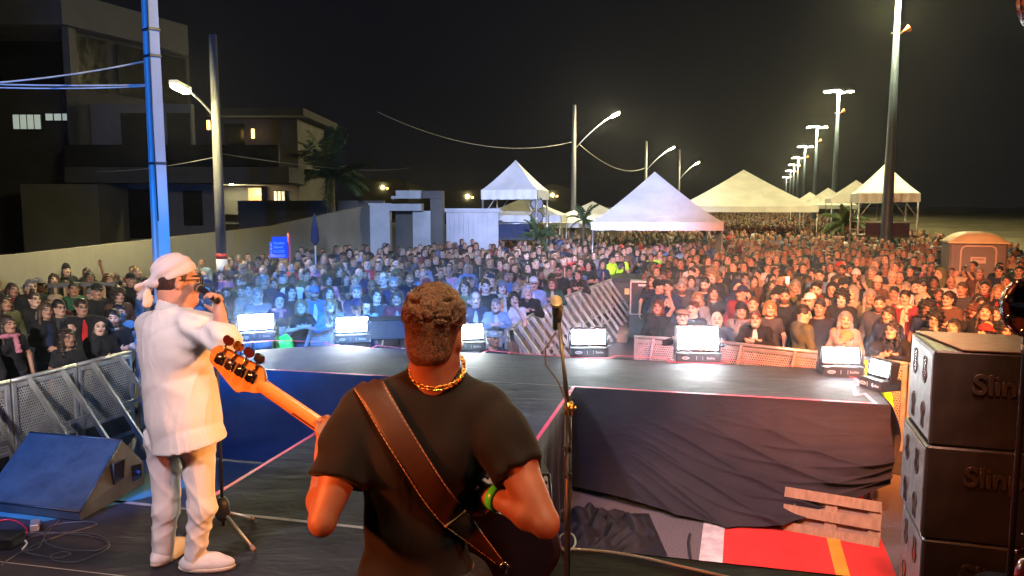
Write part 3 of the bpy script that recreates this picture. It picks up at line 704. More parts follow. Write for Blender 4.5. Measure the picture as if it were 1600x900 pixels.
skirt('skirt_main_front', st(4.2, MV), st(.03, MV), M_SKIRT, lambda x, h, s_, w: .01 * w * math.sin(x * 9), 60, 10)
skirt('skirt_wing_far', st(RW - .5, FV), st(LW + .7, FV), M_SKIRT, lambda x, h, s_, w: .02 * w * math.sin(x * 9), 160, 10)
# crumpled cloth heap at the runway corner
n_ = 120; V = []
for j in range(n_):
    for i in range(n_):
        x = -1 + 2 * i / (n_ - 1); y = -1 + 2 * j / (n_ - 1); rr_ = math.sqrt(x * x + y * y); e_ = max(0, 1 - rr_ ** 2.2) ** .8; an = math.atan2(y, x)
        rd = (1 - abs(math.sin(5 * an + 3.2 * rr_ + 1.5 * math.sin(4 * x + 2)))) ** 1.6; r2_ = (1 - abs(math.sin(11 * x - 7 * y + 2.5 * math.sin(5 * y)))) ** 2
        V.append((x * .62, y * .50, .004 + e_ * (.13 + .07 * math.sin(7 * x + 3 * math.sin(4 * y + 1)) + .045 * r2_ + .05 * math.sin(6 * x - 9 * y + 2 * math.sin(7 * x)) + .02 * math.sin(23 * x + 9 * y))))
Q = [(j * n_ + i, j * n_ + i + 1, (j + 1) * n_ + i + 1, (j + 1) * n_ + i) for j in range(n_ - 1) for i in range(n_ - 1)]; o = ob('gathered_cloth', npmesh('gathered_cloth', V, Q), stage, pm('black_velvet', (.005, .005, .006), .8, 0, .2, 6, .2)); o.location = G(932, 842) + Vector((0, .12, 0))
# tape lines
def tape(pts, w=.038, z=S + .004, closed=False):
    pts = [Vector((p.x, p.y, z)) for p in pts]; mm = MB(); n = len(pts); Lf = []; Rt = []
    for i in range(n):
        a = pts[max(0, i - 1)]; b = pts[i]; c = pts[min(n - 1, i + 1)]
        d1 = (b - a).normalized() if i else (c - b).normalized(); d2 = (c - b).normalized() if i < n - 1 else d1
        t = (d1 + d2).normalized(); nn = Vector((-t.y, t.x, 0)); k_ = w / 2 / max(.35, abs(nn.dot(Vector((-d1.y, d1.x, 0))))); Lf.append(b + nn * k_); Rt.append(b - nn * k_)
    mm.poly(Lf + Rt, [(n + i, n + i + 1, i + 1, i) for i in range(n - 1)]); return mm
E = lambda px, py: G(px, py, S)
T1 = tape([st(.02, MV + .1), st(.02, .03)] + [st(RW - .14, .03), E(1352, 616), E(1337, 618), E(1333, 602), E(1346, 601), E(1336, 591), E(1290, 577), E(1130, 562), E(1128, 568), E(1046, 566), E(1044, 560), E(962, 556), E(952, 560), E(880, 558), E(762, 548), E(752, 553), E(700, 553), E(590, 540), E(580, 544), E(508, 538), E(512, 535), E(436, 532), E(380, 536), E(368, 541)])
T1.build('pink_tape', M_TAPE, stage)
T2 = tape([st(LW + .05, .03), st(LWG - .03, .03), st(LWG + .03, MV + .1)]); T2.build('pink_tape', M_TAPE, stage)
T3 = tape([st(LWG - .6, MV - .03), st(.4, MV - .03)], .035); T3.build('seam_tape', M_SEAM, stage)
T3 = tape([st(LWG, .03), st(0, .03)], .012); T3.build('seam_tape', M_SEAM, stage)
T3 = tape([st(-6, MV - 1.05), st(3.5, MV - .8)], .008); T3.build('seam_tape', M_SEAM, stage)
# ------------------------------------------------------------------ LED flood panels on the wing
kl = NT('led_panel'); lx, ly, lz = kl.xyz(kl.obj()); kl.base((.8, .8, .8), .4)
def _cell(a, n_): return kl.math('ABSOLUTE', kl.math('SUBTRACT', kl.math('FRACT', kl.math('MULTIPLY', a, n_)), .5))
cm = kl.math('LESS_THAN', kl.math('MAXIMUM', _cell(lx, 26), _cell(lz, 26)), .42); kl.set(kl.b.inputs['Emission Color'], (.93, 1.0, .97)); kl.set(kl.b.inputs['Emission Strength'], kl.math('MULTIPLY', cm, 130)); M_LED = kl.m; M_MARK = pm('pale_print', (.55, .56, .6), .6, 0, .1, 5, 0)
M_GREENLED = emit('green_indicator', (.1, 1, .2), 5)
def logo_mark():                                      # oval ring mark and small lettering as printed on the lower housing
    m = MB(); m.tube([(.045 * math.cos(t / 16 * 6.2832), 0, .016 * math.sin(t / 16 * 6.2832)) for t in range(17)], .0035, 4)
    m.tube([(-.03, 0, -.006), (-.01, 0, .006), (.01, 0, -.004), (.03, 0, .007)], .003, 4); return m
def led_unit(label, p, yaw, tilt=18, sc=1.0, tall=1.0):
    o = empty('led_floodlight', p, yaw, label, 'stage light', 'LED floodlights along the far edge of the runway')
    w, h = .50 * sc, .20 * sc * tall
    m = MB(); m.box((0, .06, .055), (w * 1.04, .30, .13), None, .012); m.build('base_housing', M_BLK, o)
    M = Matrix.Rotation(R(-tilt), 3, 'X'); c = Vector((0, .04, .13 + h / 2 + .02))
    m = MB(); m.box(c + M @ Vector((0, .07, 0)), (w, .13, h + .06), M, .012); hd_ = m.build('lamp_head', M_BLK, o)
    m = MB(); m.box(c + M @ Vector((0, -.003, 0)), (w - .05, .012, h), M); m.build('led_panel', M_LED, hd_)
    m = MB()
    for i in range(13): x = -w / 2 + .025 + (w - .05) * i / 12; m.box(c + M @ Vector((x, -.012, 0)), (.004, .006, h), M)
    m.build('lens_grid', M_BLK, hd_)
    for q in (-1, 1): MB().box((q * (w / 2 + .012), .08, .18), (.012, .09, .22), None, .003).build('yoke', M_BLK, o)
    lm = logo_mark().build('oval_mark', M_MARK, o); lm.location = (-w * .30, -.094, .055)
    me = textmesh('Etelite', .042, .001); me.materials.append(M_MARK); t = ob('lettering', me, o); t.rotation_euler = (R(90), 0, 0); t.location = (w * .27, -.093, .055)
    m = MB()
    for x in (-.03, .05): m.box((x, -.092, .055), (.003, .004, .05))
    m.build('switch_lines', M_MARK, o)
    return o
def yaw_to(p, q=(0, 0)): return math.atan2(q[0] - p[0], -(q[1] - p[1]))
for i, (px, py, tl, sc, off, tall, lab) in enumerate([
        (401, 530, 12, 1.10, .0, 1, 'glowing white LED floodlight beside a neon green vest, leftmost on the stage wing'),
        (551, 534, 16, 1.03, .0, 1, 'glowing white LED floodlight with a black speaker behind it, second from the left'),
        (730, 546, 12, 1.0, .0, 1, 'glowing white LED floodlight half hidden behind the bassist head'),
        (920, 555, 14, 1.0, .0, 1, 'glowing white LED floodlight just right of the near microphone stand'),
        (1090, 564, 14, 1.14, .0, 1.3, 'largest glowing LED floodlight, before the orange lit barrier'),
        (1314, 586, 22, .92, -.30, .95, 'tilted LED floodlight near the right corner of the stage wing')]):
    p = E(px, py); led_unit(lab, p, yaw_to(p) + off * -1 if i == 5 else yaw_to(p) * .7 + .10, tl, sc, tall)
p = E(1368, 607); led_unit('LED floodlight turned sideways at the right corner of the stage wing', p, -1.25, 10, .62, 1.25)
# black wedge speaker lying behind the second light
m = MB(); p = E(604, 528); m.box((0, 0, .16), (.62, .5, .30), None, .02); o = m.build('foldback_speaker', M_CAB, None, p); o.rotation_euler = (0, 0, .2); tag(o, 'black foldback speaker lying on the stage wing behind an LED floodlight', 'speaker')
# ------------------------------------------------------------------ crowd barriers: a run is split into single panels
def barrier_proto(w, dark=False):
    """origin mid base; crowd on +Y, struts towards -Y"""
    o = empty('crowd_barrier', (0, 0, 0), 0)
    m = MB(); m.tube([(-w / 2 + .004, 0, 1.19), (w / 2 - .004, 0, 1.19)], .026, 8); m.build('top_rail', M_ALU, o)
    m = MB()
    for x in (-w / 2 + .035, w / 2 - .035): m.box((x, 0, .59), (.055, .045, 1.14), None, .004)
    m.box((0, 0, .05), (w - .13, .04, .05)); m.box((0, 0, 1.13), (w - .13, .04, .05)); m.box((0, .0, .34), (w - .13, .035, .04)); m.build('frame', M_ALU, o)
    m = MB(); m.box((0, .0, .735), (w - .13, .003, .745)); m.build('perforated_panel', M_PERF, o)
    m = MB(); m.box((0, .0, .195), (w - .13, .003, .25)); m.build('kick_panel', M_STEEL, o)
    for x in (-w / 4, w / 4):
        m = MB(); m.bar((x, -.02, 1.17), (x, -.86, .04), .06, .035, (1, 0, 0)); m.build('strut', M_ALU, o)
    m = MB(); m.box((0, -.45, .012), (w - .02, .95, .012)); m.build('foot_plate', M_STEEL, o)
    m = MB(); m.bar((-w / 4, -.42, .62), (w / 4, -.42, .62), .03, .05); m.build('cross_bar', M_ALU, o)
    return o
BP = {}
def run(pts, labels, group, flip=False, wtarget=1.05):
    res = []; k = 0
    for a, b in zip(pts, pts[1:]):
        a = Vector(a); b = Vector(b); a.z = b.z = 0; L = (b - a).length; n = max(1, round(L / wtarget)); w = L / n; key = round(w, 2)
        for i in range(n):
            c = a + (b - a) * ((i + .5) / n); d = (b - a).normalized(); ang = math.atan2(d.y, d.x) + (math.pi if flip else 0)
            if key not in BP: BP[key] = barrier_proto(w - .01); o = BP[key]
            else: o = copytree(BP[key])
            o.location = c; o.rotation_euler = (0, 0, ang); tag(o, labels(k), 'barrier', group); res.append(o); k += 1
    return res
ORD = ['first', 'second', 'third', 'fourth', 'fifth', 'sixth', 'seventh', 'eighth', 'ninth', 'tenth', 'eleventh', 'twelfth', 'thirteenth', 'fourteenth', 'fifteenth', 'sixteenth', 'seventeenth', 'eighteenth', 'nineteenth', 'twentieth']
GB = lambda px, py: G(px, py, 1.19)
LB = [GB(-190, 640), GB(15, 596), GB(205, 549)]        # left run, seen from its stage side
LB2 = [GB(212, 546), GB(372, 507)]
FB1 = [GB(374, 506), GB(470, 506), GB(622, 512), GB(786, 520)]
AB = [GB(790, 517), GB(866, 470), GB(955, 436)]        # left side of the aisle
FB2 = [GB(990, 526), GB(1120, 534), GB(1290, 552), GB(1420, 569), GB(1640, 600)]
run(LB, lambda k: f'{ORD[k]} metal barrier panel from the left frame edge, diagonal struts towards the wedge monitor', 'barriers on the left of the stage')
run(LB2, lambda k: f'{ORD[k]} metal barrier panel behind the singer in white', 'barriers behind the singer')
run(FB1, lambda k: f'{ORD[k]} blue lit barrier panel from the left behind the white floodlights', 'barriers before the middle crowd')
run(AB, lambda k: f'{ORD[k]} slanted barrier panel with leaning struts, counted from the stage along the aisle', 'barriers along the left of the aisle')
run(FB2, lambda k: f'{ORD[k]} orange lit perforated barrier panel right of the aisle, counted from the left', 'barriers before the right crowd')
# aisle floor: timber cable ramp along the right side
a = G(965, 535); b = G(1000, 458); m = MB(); m.bar((a.x + .1, a.y, .10), (b.x, b.y, .10), .25, .2); tag(m.build('cable_ramp', M_WOOD), 'low wooden cable ramp along the right side of the aisle', 'ramp')
# ------------------------------------------------------------------ poles and lamps
M_POLEB = pm('concrete_pole', (.30, .29, .26), .85, 0, .2, 1.5, .3, 25, .006, (1, 1, .4))
M_POLED = pm('darkened_pole', (.13, .125, .11), .85, 0, .2, 1.5, .3, 25, .006, (1, 1, .4))  # same concrete, its colour darkened to offset the close lamp's light
M_REDP = pm('red_paint', (.50, .03, .03), .5, 0, .15, 4, .1); M_BLUEP = pm('blue_sign_paint', (.01, .07, .55), .45, 0, .1, 4, .05)
M_LAMPW = emit('warm_lamp', (1.0, .84, .34), 900); M_LAMPC = emit('cool_lamp', (1.0, .92, .48), 600); M_TALLP = pm('tall_pole_paint', (.07, .10, .15), .5, .3, .15, 1.5, .1)
# nearest pole: H shaped concrete pole with steel straps
P0 = G(262, 650); P0 = Vector((P0.x, P0.y, 0)); top = Wp(243, -60, 12.1)
Y0 = 12.3; P0 = Vector((-5.62, Y0, 0))
o = empty('utility_pole', P0, R(-42), 'nearest concrete utility pole lit blue on one side, rising above the singer', 'pole')
m = MB(); vs = []
def hsec(z, s_): return [Vector((x * s_, y * s_, z)) for x, y in [(-.17, -.13), (-.06, -.13), (-.04, -.09), (.06, -.09), (.08, -.13), (.19, -.13), (.19, .13), (.08, .13), (.06, .09), (-.04, .09), (-.06, .13), (-.17, .13)]]
a_, b_ = hsec(0, .74), hsec(9, .56); m.poly(a_ + b_, [(i, (i + 1) % 12, 12 + (i + 1) % 12, 12 + i) for i in range(12)] + [tuple(range(12, 24))]); m.build('shaft', M_POLEB, o)
for z in (5.55, 5.95, 3.9):
    m = MB(); m.box((.01, 0, z), (.265, .185, .04), None, .004); m.build('strap', M_STEEL, o)
m = MB(); m.tube([(.13, -.08, 3.0), (.125, -.09, 4.5), (.12, -.08, 6.2), (.13, -.05, 8.9)], .012, 6); m.build('conduit', M_STEEL, o)
m = MB(); m.box((.24, -.10, 6.72), (.30, .02, .5)); m.build('sign_plate', M_BLUEP, o)
# second pole with curved arm and lamp
def street_lamp(base, ztop, arm_end, lamp, label, group, r=(.17, .10), power=0, col=(1, .86, .5), redband=False, lampmat=None):
    o = empty('street_lamp', base, 0, label, 'street lamp', group); M_POLEB = M_POLED; lo_ = lambda p: Vector(p) - base
    m = MB(); m.tube([(0, 0, 0), (0, 0, ztop * .5), (0, 0, ztop)], [r[0], (r[0] + r[1]) / 2, r[1]], 12); m.build('pole', M_POLEB, o)
    a = lo_(arm_end); L = lo_(lamp); mid = a.lerp(L, .5) + Vector((0, 0, .12 * (L - a).length)) * (1 if L.z > a.z else .5)
    pts = [a.lerp(mid, t) * (1 - t) + mid.lerp(L, t) * t for t in [i / 8 for i in range(9)]]
    m = MB(); m.tube(pts, .028, 6); m.build('arm', M_ALU, o)
    d = (L - mid).normalized(); m = MB(); m.bar(L - d * .3, L + d * .3, .22, .10); h = m.build('lamp_head', M_ALU, o)
    m = MB(); c = L - Vector((0, 0, .075)); m.bar(c - d * .26, c + d * .26, .2, .07); m.build('lamp_lens', lampmat or M_LAMPW, h)
    if redband:
        for z, hz_, mt in ((1.82, .15, M_REDP), (1.36, .46, M_WHITE)):
            m = MB(); m.lathe([(r[0] * .99, z), (r[0] * .98, z + hz_ - .002)], n=12); m.build('painted_band', mt, o)
    if power: point('lamp_light', lamp - Vector((.5, .4, .5)), power, col, .12)
    return o
Y1 = 20.5; b1 = Wp(343, 322, Y1); b1 = Vector((b1.x, b1.y, 0)); zt = ZC + (322 - 62) / F * Y1
street_lamp(b1, zt, Wp(336, 185, Y1), Wp(282, 134, Y1 - 1.5), 'concrete street lamp left of the stage with red and white painted base', None, (.15, .10), 480, (1, .90, .60), True)
for i, (px, pt, lx, ly, D, pw, lab) in enumerate([(896, 167, 962, 178, 50, 2600, 'street lamp behind the white tents, nearest of the curved arm lamps beyond the crowd'), (1008, 222, 1050, 231, 79, 2600, 'second curved arm street lamp, right of the tall centre pole'), (1060, 235, 1090, 254, 106, 2000, 'farthest curved arm street lamp behind the crowd')]):
    b = Wp(px, 322, D); b = Vector((b.x, b.y, 0)); zt = ZC + (322 - pt) / F * D
    street_lamp(b, zt, Vector((b.x + .1, b.y, ZC + (322 - ly - 55 * 50 / D) / F * D)), Vector(Wp(lx, ly, D - 1)), lab, 'curved arm street lamps', (.20, .12), pw)
# tall four headed lamps along the promenade
TP = None; M_ORANGEP = pm('orange_loudspeaker', (.7, .16, .03), .5, 0, .1, 4, .05)
def tall_lamp(label, pos):
    o = empty('tall_lamp', pos, 0, label, 'street lamp', 'tall twin headed lamps along the beach')
    m = MB(); m.lathe([(.30, 0), (.27, 1.5), (.20, 7), (.11, 13.1)], n=14); m.build('pole', M_TALLP, o)
    m = MB(); m.bar((-1.0, 0, 13.1), (1.0, 0, 13.1), .10, .08); m.bar((0, -.7, 13.08), (0, .7, 13.08), .08, .08); m.build('arms', M_TALLP, o)
    for x, y in ((-.95, 0), (.95, 0), (-.45, -.6), (.45, .6)):
        m = MB(); m.box((x, y, 13.17), (.55, .38, .09), None, .01); h = m.build('lamp_head', M_TALLP, o)
        m = MB(); m.box((x, y, 13.09), (.52, .36, .07), None, .02); m.build('lamp_lens', M_LAMPC, h)
    m = MB(); m.lathe([(.03, 0), (.05, .1), (.16, .34), (.17, .36)], (.20, -.10, 11.3), 10, Matrix.Rotation(R(60), 3, 'Y')); m.build('horn_loudspeaker', M_ORANGEP, o)
    m = MB(); m.box((0, 0, 11.28), (.5, .06, .06)); m.build('bracket', M_ALU, o)
    return o
LP = [('nearest tall lamp pole, rising out of the frame before the right canopy tower', 37.0), ('second tall lamp from the right, with a small orange horn below its heads', 68), ('third tall lamp from the right along the beach', 98), ('fourth tall lamp from the right along the beach', 130), ('fifth tall lamp from the right along the beach', 160), ('sixth tall lamp from the right along the beach', 187), ('seventh tall lamp from the right along the beach', 218), ('farthest tall lamp along the beach', 267)]
for i, (lab, y) in enumerate(LP):
    pos = Vector((road_x(y), y, 0))
    if i == 0: pt = tall_lamp(lab, pos)
    else: c = copytree(pt); c.location = pos; c['label'] = lab
    if i < 6: point('lamp_light', (pos.x, pos.y, 12.9), 6500, (1.0, .84, .34), .3)
# red post with blue street name plates
p = Wp(452, 395, 19.5); o = empty('street_sign', (p.x, p.y, 0), 0, 'red post with two bright blue street name plates standing by the wall', 'street sign')
m = MB(); m.tube([(0, 0, 0), (0, 0, 2.55)], .035, 8); m.build('post', M_REDP, o)
def plate(c, w, h, ang, lines):
    pl = MB(); pl.box((0, 0, 0), (w, .03, h), None, .004); b = pl.build('name_plate', M_BLUEP, o); b.location = c; b.rotation_euler = (0, 0, ang)
    for txt, z, s_ in lines:
        me = textmesh(txt, s_, .001, align='LEFT', bold=True); me.materials.append(M_WHITE); t = ob('lettering', me, b); t.rotation_euler = (R(90), 0, 0); t.location = (-w / 2 + .04, -.018, z)
    for z in (-h * .30, -h * .38):
        mm = MB(); mm.box((-w * .02, -.017, z), (w * .84, .004, .010)); mm.build('small_print_line', M_WHITE, b)
plate((-.27, .02, 2.12), .52, .40, R(-14), [('Rua', .12, .09), ('Projetada', .02, .085), ('a - leste', -.06, .06)])
plate((-.18, -.05, 2.24), .46, .44, R(26), [('Residencial', .06, .085), ('Bianca', -.04, .085)])
# closed parasol
p = Wp(493, 400, 24); m = MB(); o = empty('closed_parasol', (p.x, p.y, 0), 0, 'closed dark blue parasol on a pale pole in front of the wall', 'parasol')
m.tube([(0, 0, 0), (0, 0, 2.7)], .025, 8); m.build('pole', M_ALU, o); m = MB(); m.lathe([(.02, 2.0), (.13, 2.15), (.11, 2.5), (.03, 2.95), (.005, 3.0)]); m.build('folded_canopy', pm('navy_canvas', (.02, .035, .09), .9), o)
# ------------------------------------------------------------------ walls, gateway, houses
def wallseg(name, a, b, za, zb, mat, th=.2, label=None, cat='wall', z0=0):
    a = Vector((a[0], a[1], 0)); b = Vector((b[0], b[1], 0)); d = (b - a).normalized(); n = Vector((-d.y, d.x, 0)) * th
    up = lambda p, z: Vector((p.x, p.y, z)); m = MB()
    m.poly([up(a, z0), up(b, z0), up(b, zb), up(a, za), up(a + n, z0), up(b + n, z0), up(b + n, zb), up(a + n, za)], [(0, 1, 2, 3), (5, 4, 7, 6), (3, 2, 6, 7), (4, 0, 3, 7), (1, 5, 6, 2), (0, 4, 5, 1)])
    o = m.build(name, mat); return tag(o, label, cat)
WA = (-13.6, 9.5); WB = (-11.1, 17.3); WC = (-6.1, 33.2)
wallseg('boundary_wall', WA, WB, 2.10, 2.15, M_WALLC, .2, 'low stretch of grey plastered wall behind the crowd at far left')
wallseg('boundary_wall', WB, (-8.2, 26.5), 2.15, 2.55, M_WALLC, .2, 'grey plastered wall behind the blue street signs')
wallseg('boundary_wall', (-8.2, 26.5), WC, 2.55, 3.28, M_WALLC, .2, 'rising end of the plastered wall beside the white gateway')
# timber trestle / small gate by the wall
o = empty('folding_table', (-9.0, 15.8, 0), R(20), 'small dark wooden counter against the wall at left', 'counter')
m = MB(); m.box((0, 0, 1.62), (1.5, .5, .05)); m.build('top', M_STEEL, o)
m = MB()
for i in range(9): m.box((-.7 + i * .175, -.2, 1.35), (.06, .03, .5))
for x in (-.7, .7): m.box((x, .0, .8), (.06, .4, 1.6))
m.build('slatted_front', M_WOOD, o)
# white gateway
M_GATE = pm('gateway_paint', (.42, .42, .42), .85, 0, .15, 1.2, .2)
o = empty('gateway', (-5.6, 33.4, 0), R(-2), 'modern white concrete gateway with a tall dark slab in the middle', 'gateway')
W = lambda px: (px - 800) / F * 33.5 + 5.6
m = MB(); m.box(((W(579) + W(612)) / 2, 0, 1.68), (W(612) - W(579), .5, 3.36)); m.build('white_pier', M_GATE, o)
m = MB(); m.box(((W(612) + W(662)) / 2, .0, 3.18), (W(662) - W(612), .6, .30)); m.box(((W(645) + W(673)) / 2, .35, 1.6), (W(673) - W(645), .3, 2.85)); m.build('white_beam', M_GATE, o)
m = MB(); m.box(((W(612) + W(640)) / 2, 1.2, 1.5), (W(640) - W(612), .2, 3.0)); m.build('back_wall', M_DRK2, o)
m = MB(); m.box(((W(675) + W(694)) / 2, .1, 1.9), (W(694) - W(675), .7, 3.85)); m.box(((W(660) + W(694)) / 2, .1, 3.72), (W(694) - W(660) - .02, .9, .32)); m.build('dark_slab', M_DRK2, o)
m = MB(); m.box(((W(624) + W(662)) / 2, -.1, 3.72), (W(662) - W(624), .9, .34)); m.box((W(620), -.1, 3.6), (.25, .5, .12)); m.build('white_canopy', M_GATE, o)
o = empty('garden_wall', (-1.9, 34.0, 0), 0, 'pale corrugated wall panel between the gateway and the first white tent', 'wall')
m = MB(); m.box((.15, .1, 1.5), (2.3, .12, 3.0)); m.box((.15, .05, 3.05), (2.5, .3, .16)); m.build('panel', M_GATE, o)
m = MB()
for i in range(11): m.box((-.9 + i * .21, .0, 1.45), (.07, .08, 2.9))
m.build('ribs', M_GATE, o)
wallseg('boundary_wall', (-13.5, 38), (-6.3, 38), 3.5, 3.5, M_DRK2, .3, 'dark brown garden wall behind the palm tree')
# main house at left (dark, three storeys, big cantilevered roof volume)
def PX(px, D): return (px - 800) / F * D
def PZ(py, D): return ZC + (322 - py) / F * D
M_WARMW = emit('lit_window', (.80, .95, .80), .28); M_WARM = emit('warm_wall_lamp', (1, .55, .12), 5); M_YWIN = emit('yellow_window', (1, .92, .6), .2)
HD = 32
h = empty('modern_house', (-20, HD, 0), 0, 'dark three storey house with projecting concrete roof, left behind the wall', 'house')
def hbox(name, x0, x1, y0, y1, D, dep, mat, parent, bev=0):
    """box whose front face spans photo pixels x0..x1, y0..y1 at distance D"""
    c = Vector(((PX(x0, D) + PX(x1, D)) / 2, D + dep / 2, (PZ(y0, D) + PZ(y1, D)) / 2)) - Vector(parent.location if parent.parent is None else parent.parent.location)
    m = MB(); m.box(c, (abs(PX(x1, D) - PX(x0, D)), dep, abs(PZ(y1, D) - PZ(y0, D))), None, bev); return m.build(name, mat, parent)
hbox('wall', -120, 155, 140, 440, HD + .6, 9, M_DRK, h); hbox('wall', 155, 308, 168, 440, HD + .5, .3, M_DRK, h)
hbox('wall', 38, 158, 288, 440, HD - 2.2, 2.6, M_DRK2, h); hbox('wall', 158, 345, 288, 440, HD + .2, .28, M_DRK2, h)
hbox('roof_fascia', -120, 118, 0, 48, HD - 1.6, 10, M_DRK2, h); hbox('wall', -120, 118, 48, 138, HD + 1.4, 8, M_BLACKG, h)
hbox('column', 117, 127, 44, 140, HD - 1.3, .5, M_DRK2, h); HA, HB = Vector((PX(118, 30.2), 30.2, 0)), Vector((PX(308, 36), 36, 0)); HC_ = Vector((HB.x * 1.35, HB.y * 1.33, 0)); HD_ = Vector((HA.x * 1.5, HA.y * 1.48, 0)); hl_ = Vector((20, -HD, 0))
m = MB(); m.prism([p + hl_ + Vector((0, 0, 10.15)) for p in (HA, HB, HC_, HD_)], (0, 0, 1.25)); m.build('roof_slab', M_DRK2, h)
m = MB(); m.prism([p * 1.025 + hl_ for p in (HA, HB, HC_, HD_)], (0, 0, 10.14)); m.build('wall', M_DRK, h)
m = MB(); fd = (HB - HA).normalized(); fn_ = Vector((fd.y, -fd.x, 0))
for q0_, q1_ in ((.02, .30), (.38, .62), (.70, .96)):
    a_ = HA.lerp(HB, q0_) * 1.022 + hl_; b_ = HA.lerp(HB, q1_) * 1.022 + hl_; MB().prism([a_ + Vector((0, 0, 7.9)), b_ + Vector((0, 0, 7.9)), b_ + Vector((0, 0, 10.0)), a_ + Vector((0, 0, 10.0))], fn_ * .03).build('window', M_BLACKG, h)

hbox('wall', 153, 308, 166, 230, HD - .8, .3, M_DRK2, h); hbox('window', 199, 245, 180, 232, HD - .9, .08, M_BLACKG, h); hbox('window', 270, 305, 180, 232, HD - .9, .08, M_BLACKG, h)
hbox('balcony_rail', 110, 440, 228, 262, HD - 1.8, .1, M_BLACKG, h); hbox('balcony_slab', 108, 455, 262, 286, HD - 2.0, 2.2, M_DRK, h)
hbox('window', 185, 243, 296, 372, HD + .1, .08, M_BLACKG, h); hbox('window', 289, 318, 298, 352, HD + .1, .08, M_BLACKG, h)
f = hbox('window', 32, 78, 181, 206, HD + .5, .08, M_BLACKG, h)
for i in range(4): hbox('pane', 33.5 + i * 11, 42 + i * 11, 182.5, 204, HD + .42, .04, M_WARMW, f)
f = hbox('window', 82, 135, 180, 193, HD + .5, .08, M_BLACKG, h)
for i in range(4): hbox('pane', 84 + i * 13, 94 + i * 13, 181, 191, HD + .42, .04, M_WARMW, f)
h2 = empty('low_house', (-14, 42, 0), 0, 'pale low house with a bright porch lamp, behind the second pole', 'house')
hbox('wall', 345, 470, 185, 350, 42.5, 6, M_DRK2, h2); hbox('roof_slab', 330, 480, 172, 184, 41, 8, M_DRK, h2); hbox('window', 358, 388, 197, 238, 42.4, .08, M_BLACKG, h2)
hbox('wall', 352, 412, 292, 335, 42.1, .3, M_DRK2, h2); hbox('timber_panel', 391, 411, 294, 330, 41.9, .1, M_WOOD, h2); hbox('balcony_slab', 345, 470, 250, 290, 41, 1.6, M_DRK, h2)
f = hbox('window', 429, 449, 298, 325, 42.4, .08, M_BLACKG, h2)
for i in range(3): hbox('pane', 430.5 + i * 6, 435 + i * 6, 299, 324, 42.32, .04, M_YWIN, f)
for px, py in ((401, 211), (333, 198)):
    hbox('wall_lamp', px - 2, px + 2, py - 7, py + 7, 41.8 if px > 350 else 39.8, .1, M_WARM, h2)
o = hbox('porch_lamp', 362, 367, 284, 289, 40.5, .15, M_LAMPC, h2); point('porch_light', Wp(365, 292, 40), 30, (.95, 1, .95), .1); point('porch_light', Wp(401, 300, 41.3), 60, (1, .6, .25), .1)
# ------------------------------------------------------------------ tents
def tent(name, label, c, w, d, eave, peak, rz=0, val=.28, legs=True, group='white pyramid tents', legw=.06, extra=None):
    o = empty(name, (c[0], c[1], 0), rz, label, 'tent', group); x, y = w / 2, d / 2; N = 10; V = []; Fc = []
    m = MB()
    def pt(i, q, r_):                                  # side i, along q, height r_: slightly hollow, seamed slopes
        cs = [(-x, -y), (x, -y), (x, y), (-x, y)]; a, b = cs[i], cs[(i + 1) % 4]; px_ = a[0] + (b[0] - a[0]) * q; py_ = a[1] + (b[1] - a[1]) * q
        s_ = 1 - r_; z = eave + (peak - eave) * (r_ ** 1.12) - .05 * math.sin(math.pi * q) * math.sin(math.pi * r_); return Vector((px_ * s_, py_ * s_, z))
    for i in range(4):
        g_ = [[pt(i, q / N, r_ / N) for q in range(N + 1)] for r_ in range(N + 1)]; vs = [p for row in g_ for p in row]
        m.poly(vs, [(r_ * (N + 1) + q, r_ * (N + 1) + q + 1, (r_ + 1) * (N + 1) + q + 1, (r_ + 1) * (N + 1) + q) for r_ in range(N) for q in range(N)], True)
    m.build('canopy', M_TENT, o)
    m = MB()
    for i in range(4):
        cs = [(-x, -y), (x, -y), (x, y), (-x, y)]; a, b = Vector((*cs[i], 0)), Vector((*cs[(i + 1) % 4], 0)); n = (b - a).normalized(); nn = Vector((n.y, -n.x, 0)); K = 24; vs = []
        for r_ in range(3):
            for q in range(K + 1): p = a.lerp(b, q / K) + nn * (.012 + .02 * r_ * math.sin(q * 1.7 + i)); vs.append(Vector((p.x, p.y, eave + .01 - val * r_ / 2 - (.02 * abs(math.sin(q * .8)) if r_ == 2 else 0))))
        m.poly(vs, [(r_ * (K + 1) + q, (r_ + 1) * (K + 1) + q, (r_ + 1) * (K + 1) + q + 1, r_ * (K + 1) + q + 1) for r_ in range(2) for q in range(K)], True)
    m.build('valance', M_TENT, o)
    if legs:
        for sx in (-1, 1):
            for sy in (-1, 1):
                m = MB(); m.tube([(sx * (x - .06), sy * (y - .06), 0), (sx * (x - .06), sy * (y - .06), eave)], legw / 2, 8); m.build('leg', M_ALU, o)
    return o
t1 = tent('party_tent', 'largest white pyramid tent in the middle, over the mixing position', ((PX(1028, 30.5)), 31.5), 4.9, 5.2, 2.62, 4.62, R(-8), .3)
m = MB()
for i in range(24):
    pass
V = [(2.42, 1.0 + .06 * math.sin(i * 1.3) * (1 if j else .3) + i * .065, 2.55 - j * 1.3) for j in range(2) for i in range(24)]
me = npmesh('curtain', [(x_ + .05 * math.sin(y_ * 20), y_ - 3.3, z_) for x_, y_, z_ in V], [(i, i + 1, 24 + i + 1, 24 + i) for i in range(23)]); ob('side_curtain', me, t1, pm('cream_curtain', (.52, .47, .38), .9))
tent('party_tent', 'wide cream lit tent behind and right of the largest tent', (PX(1165, 52), 53), 8.6, 9, 3.2, 5.7, R(-14), .35)
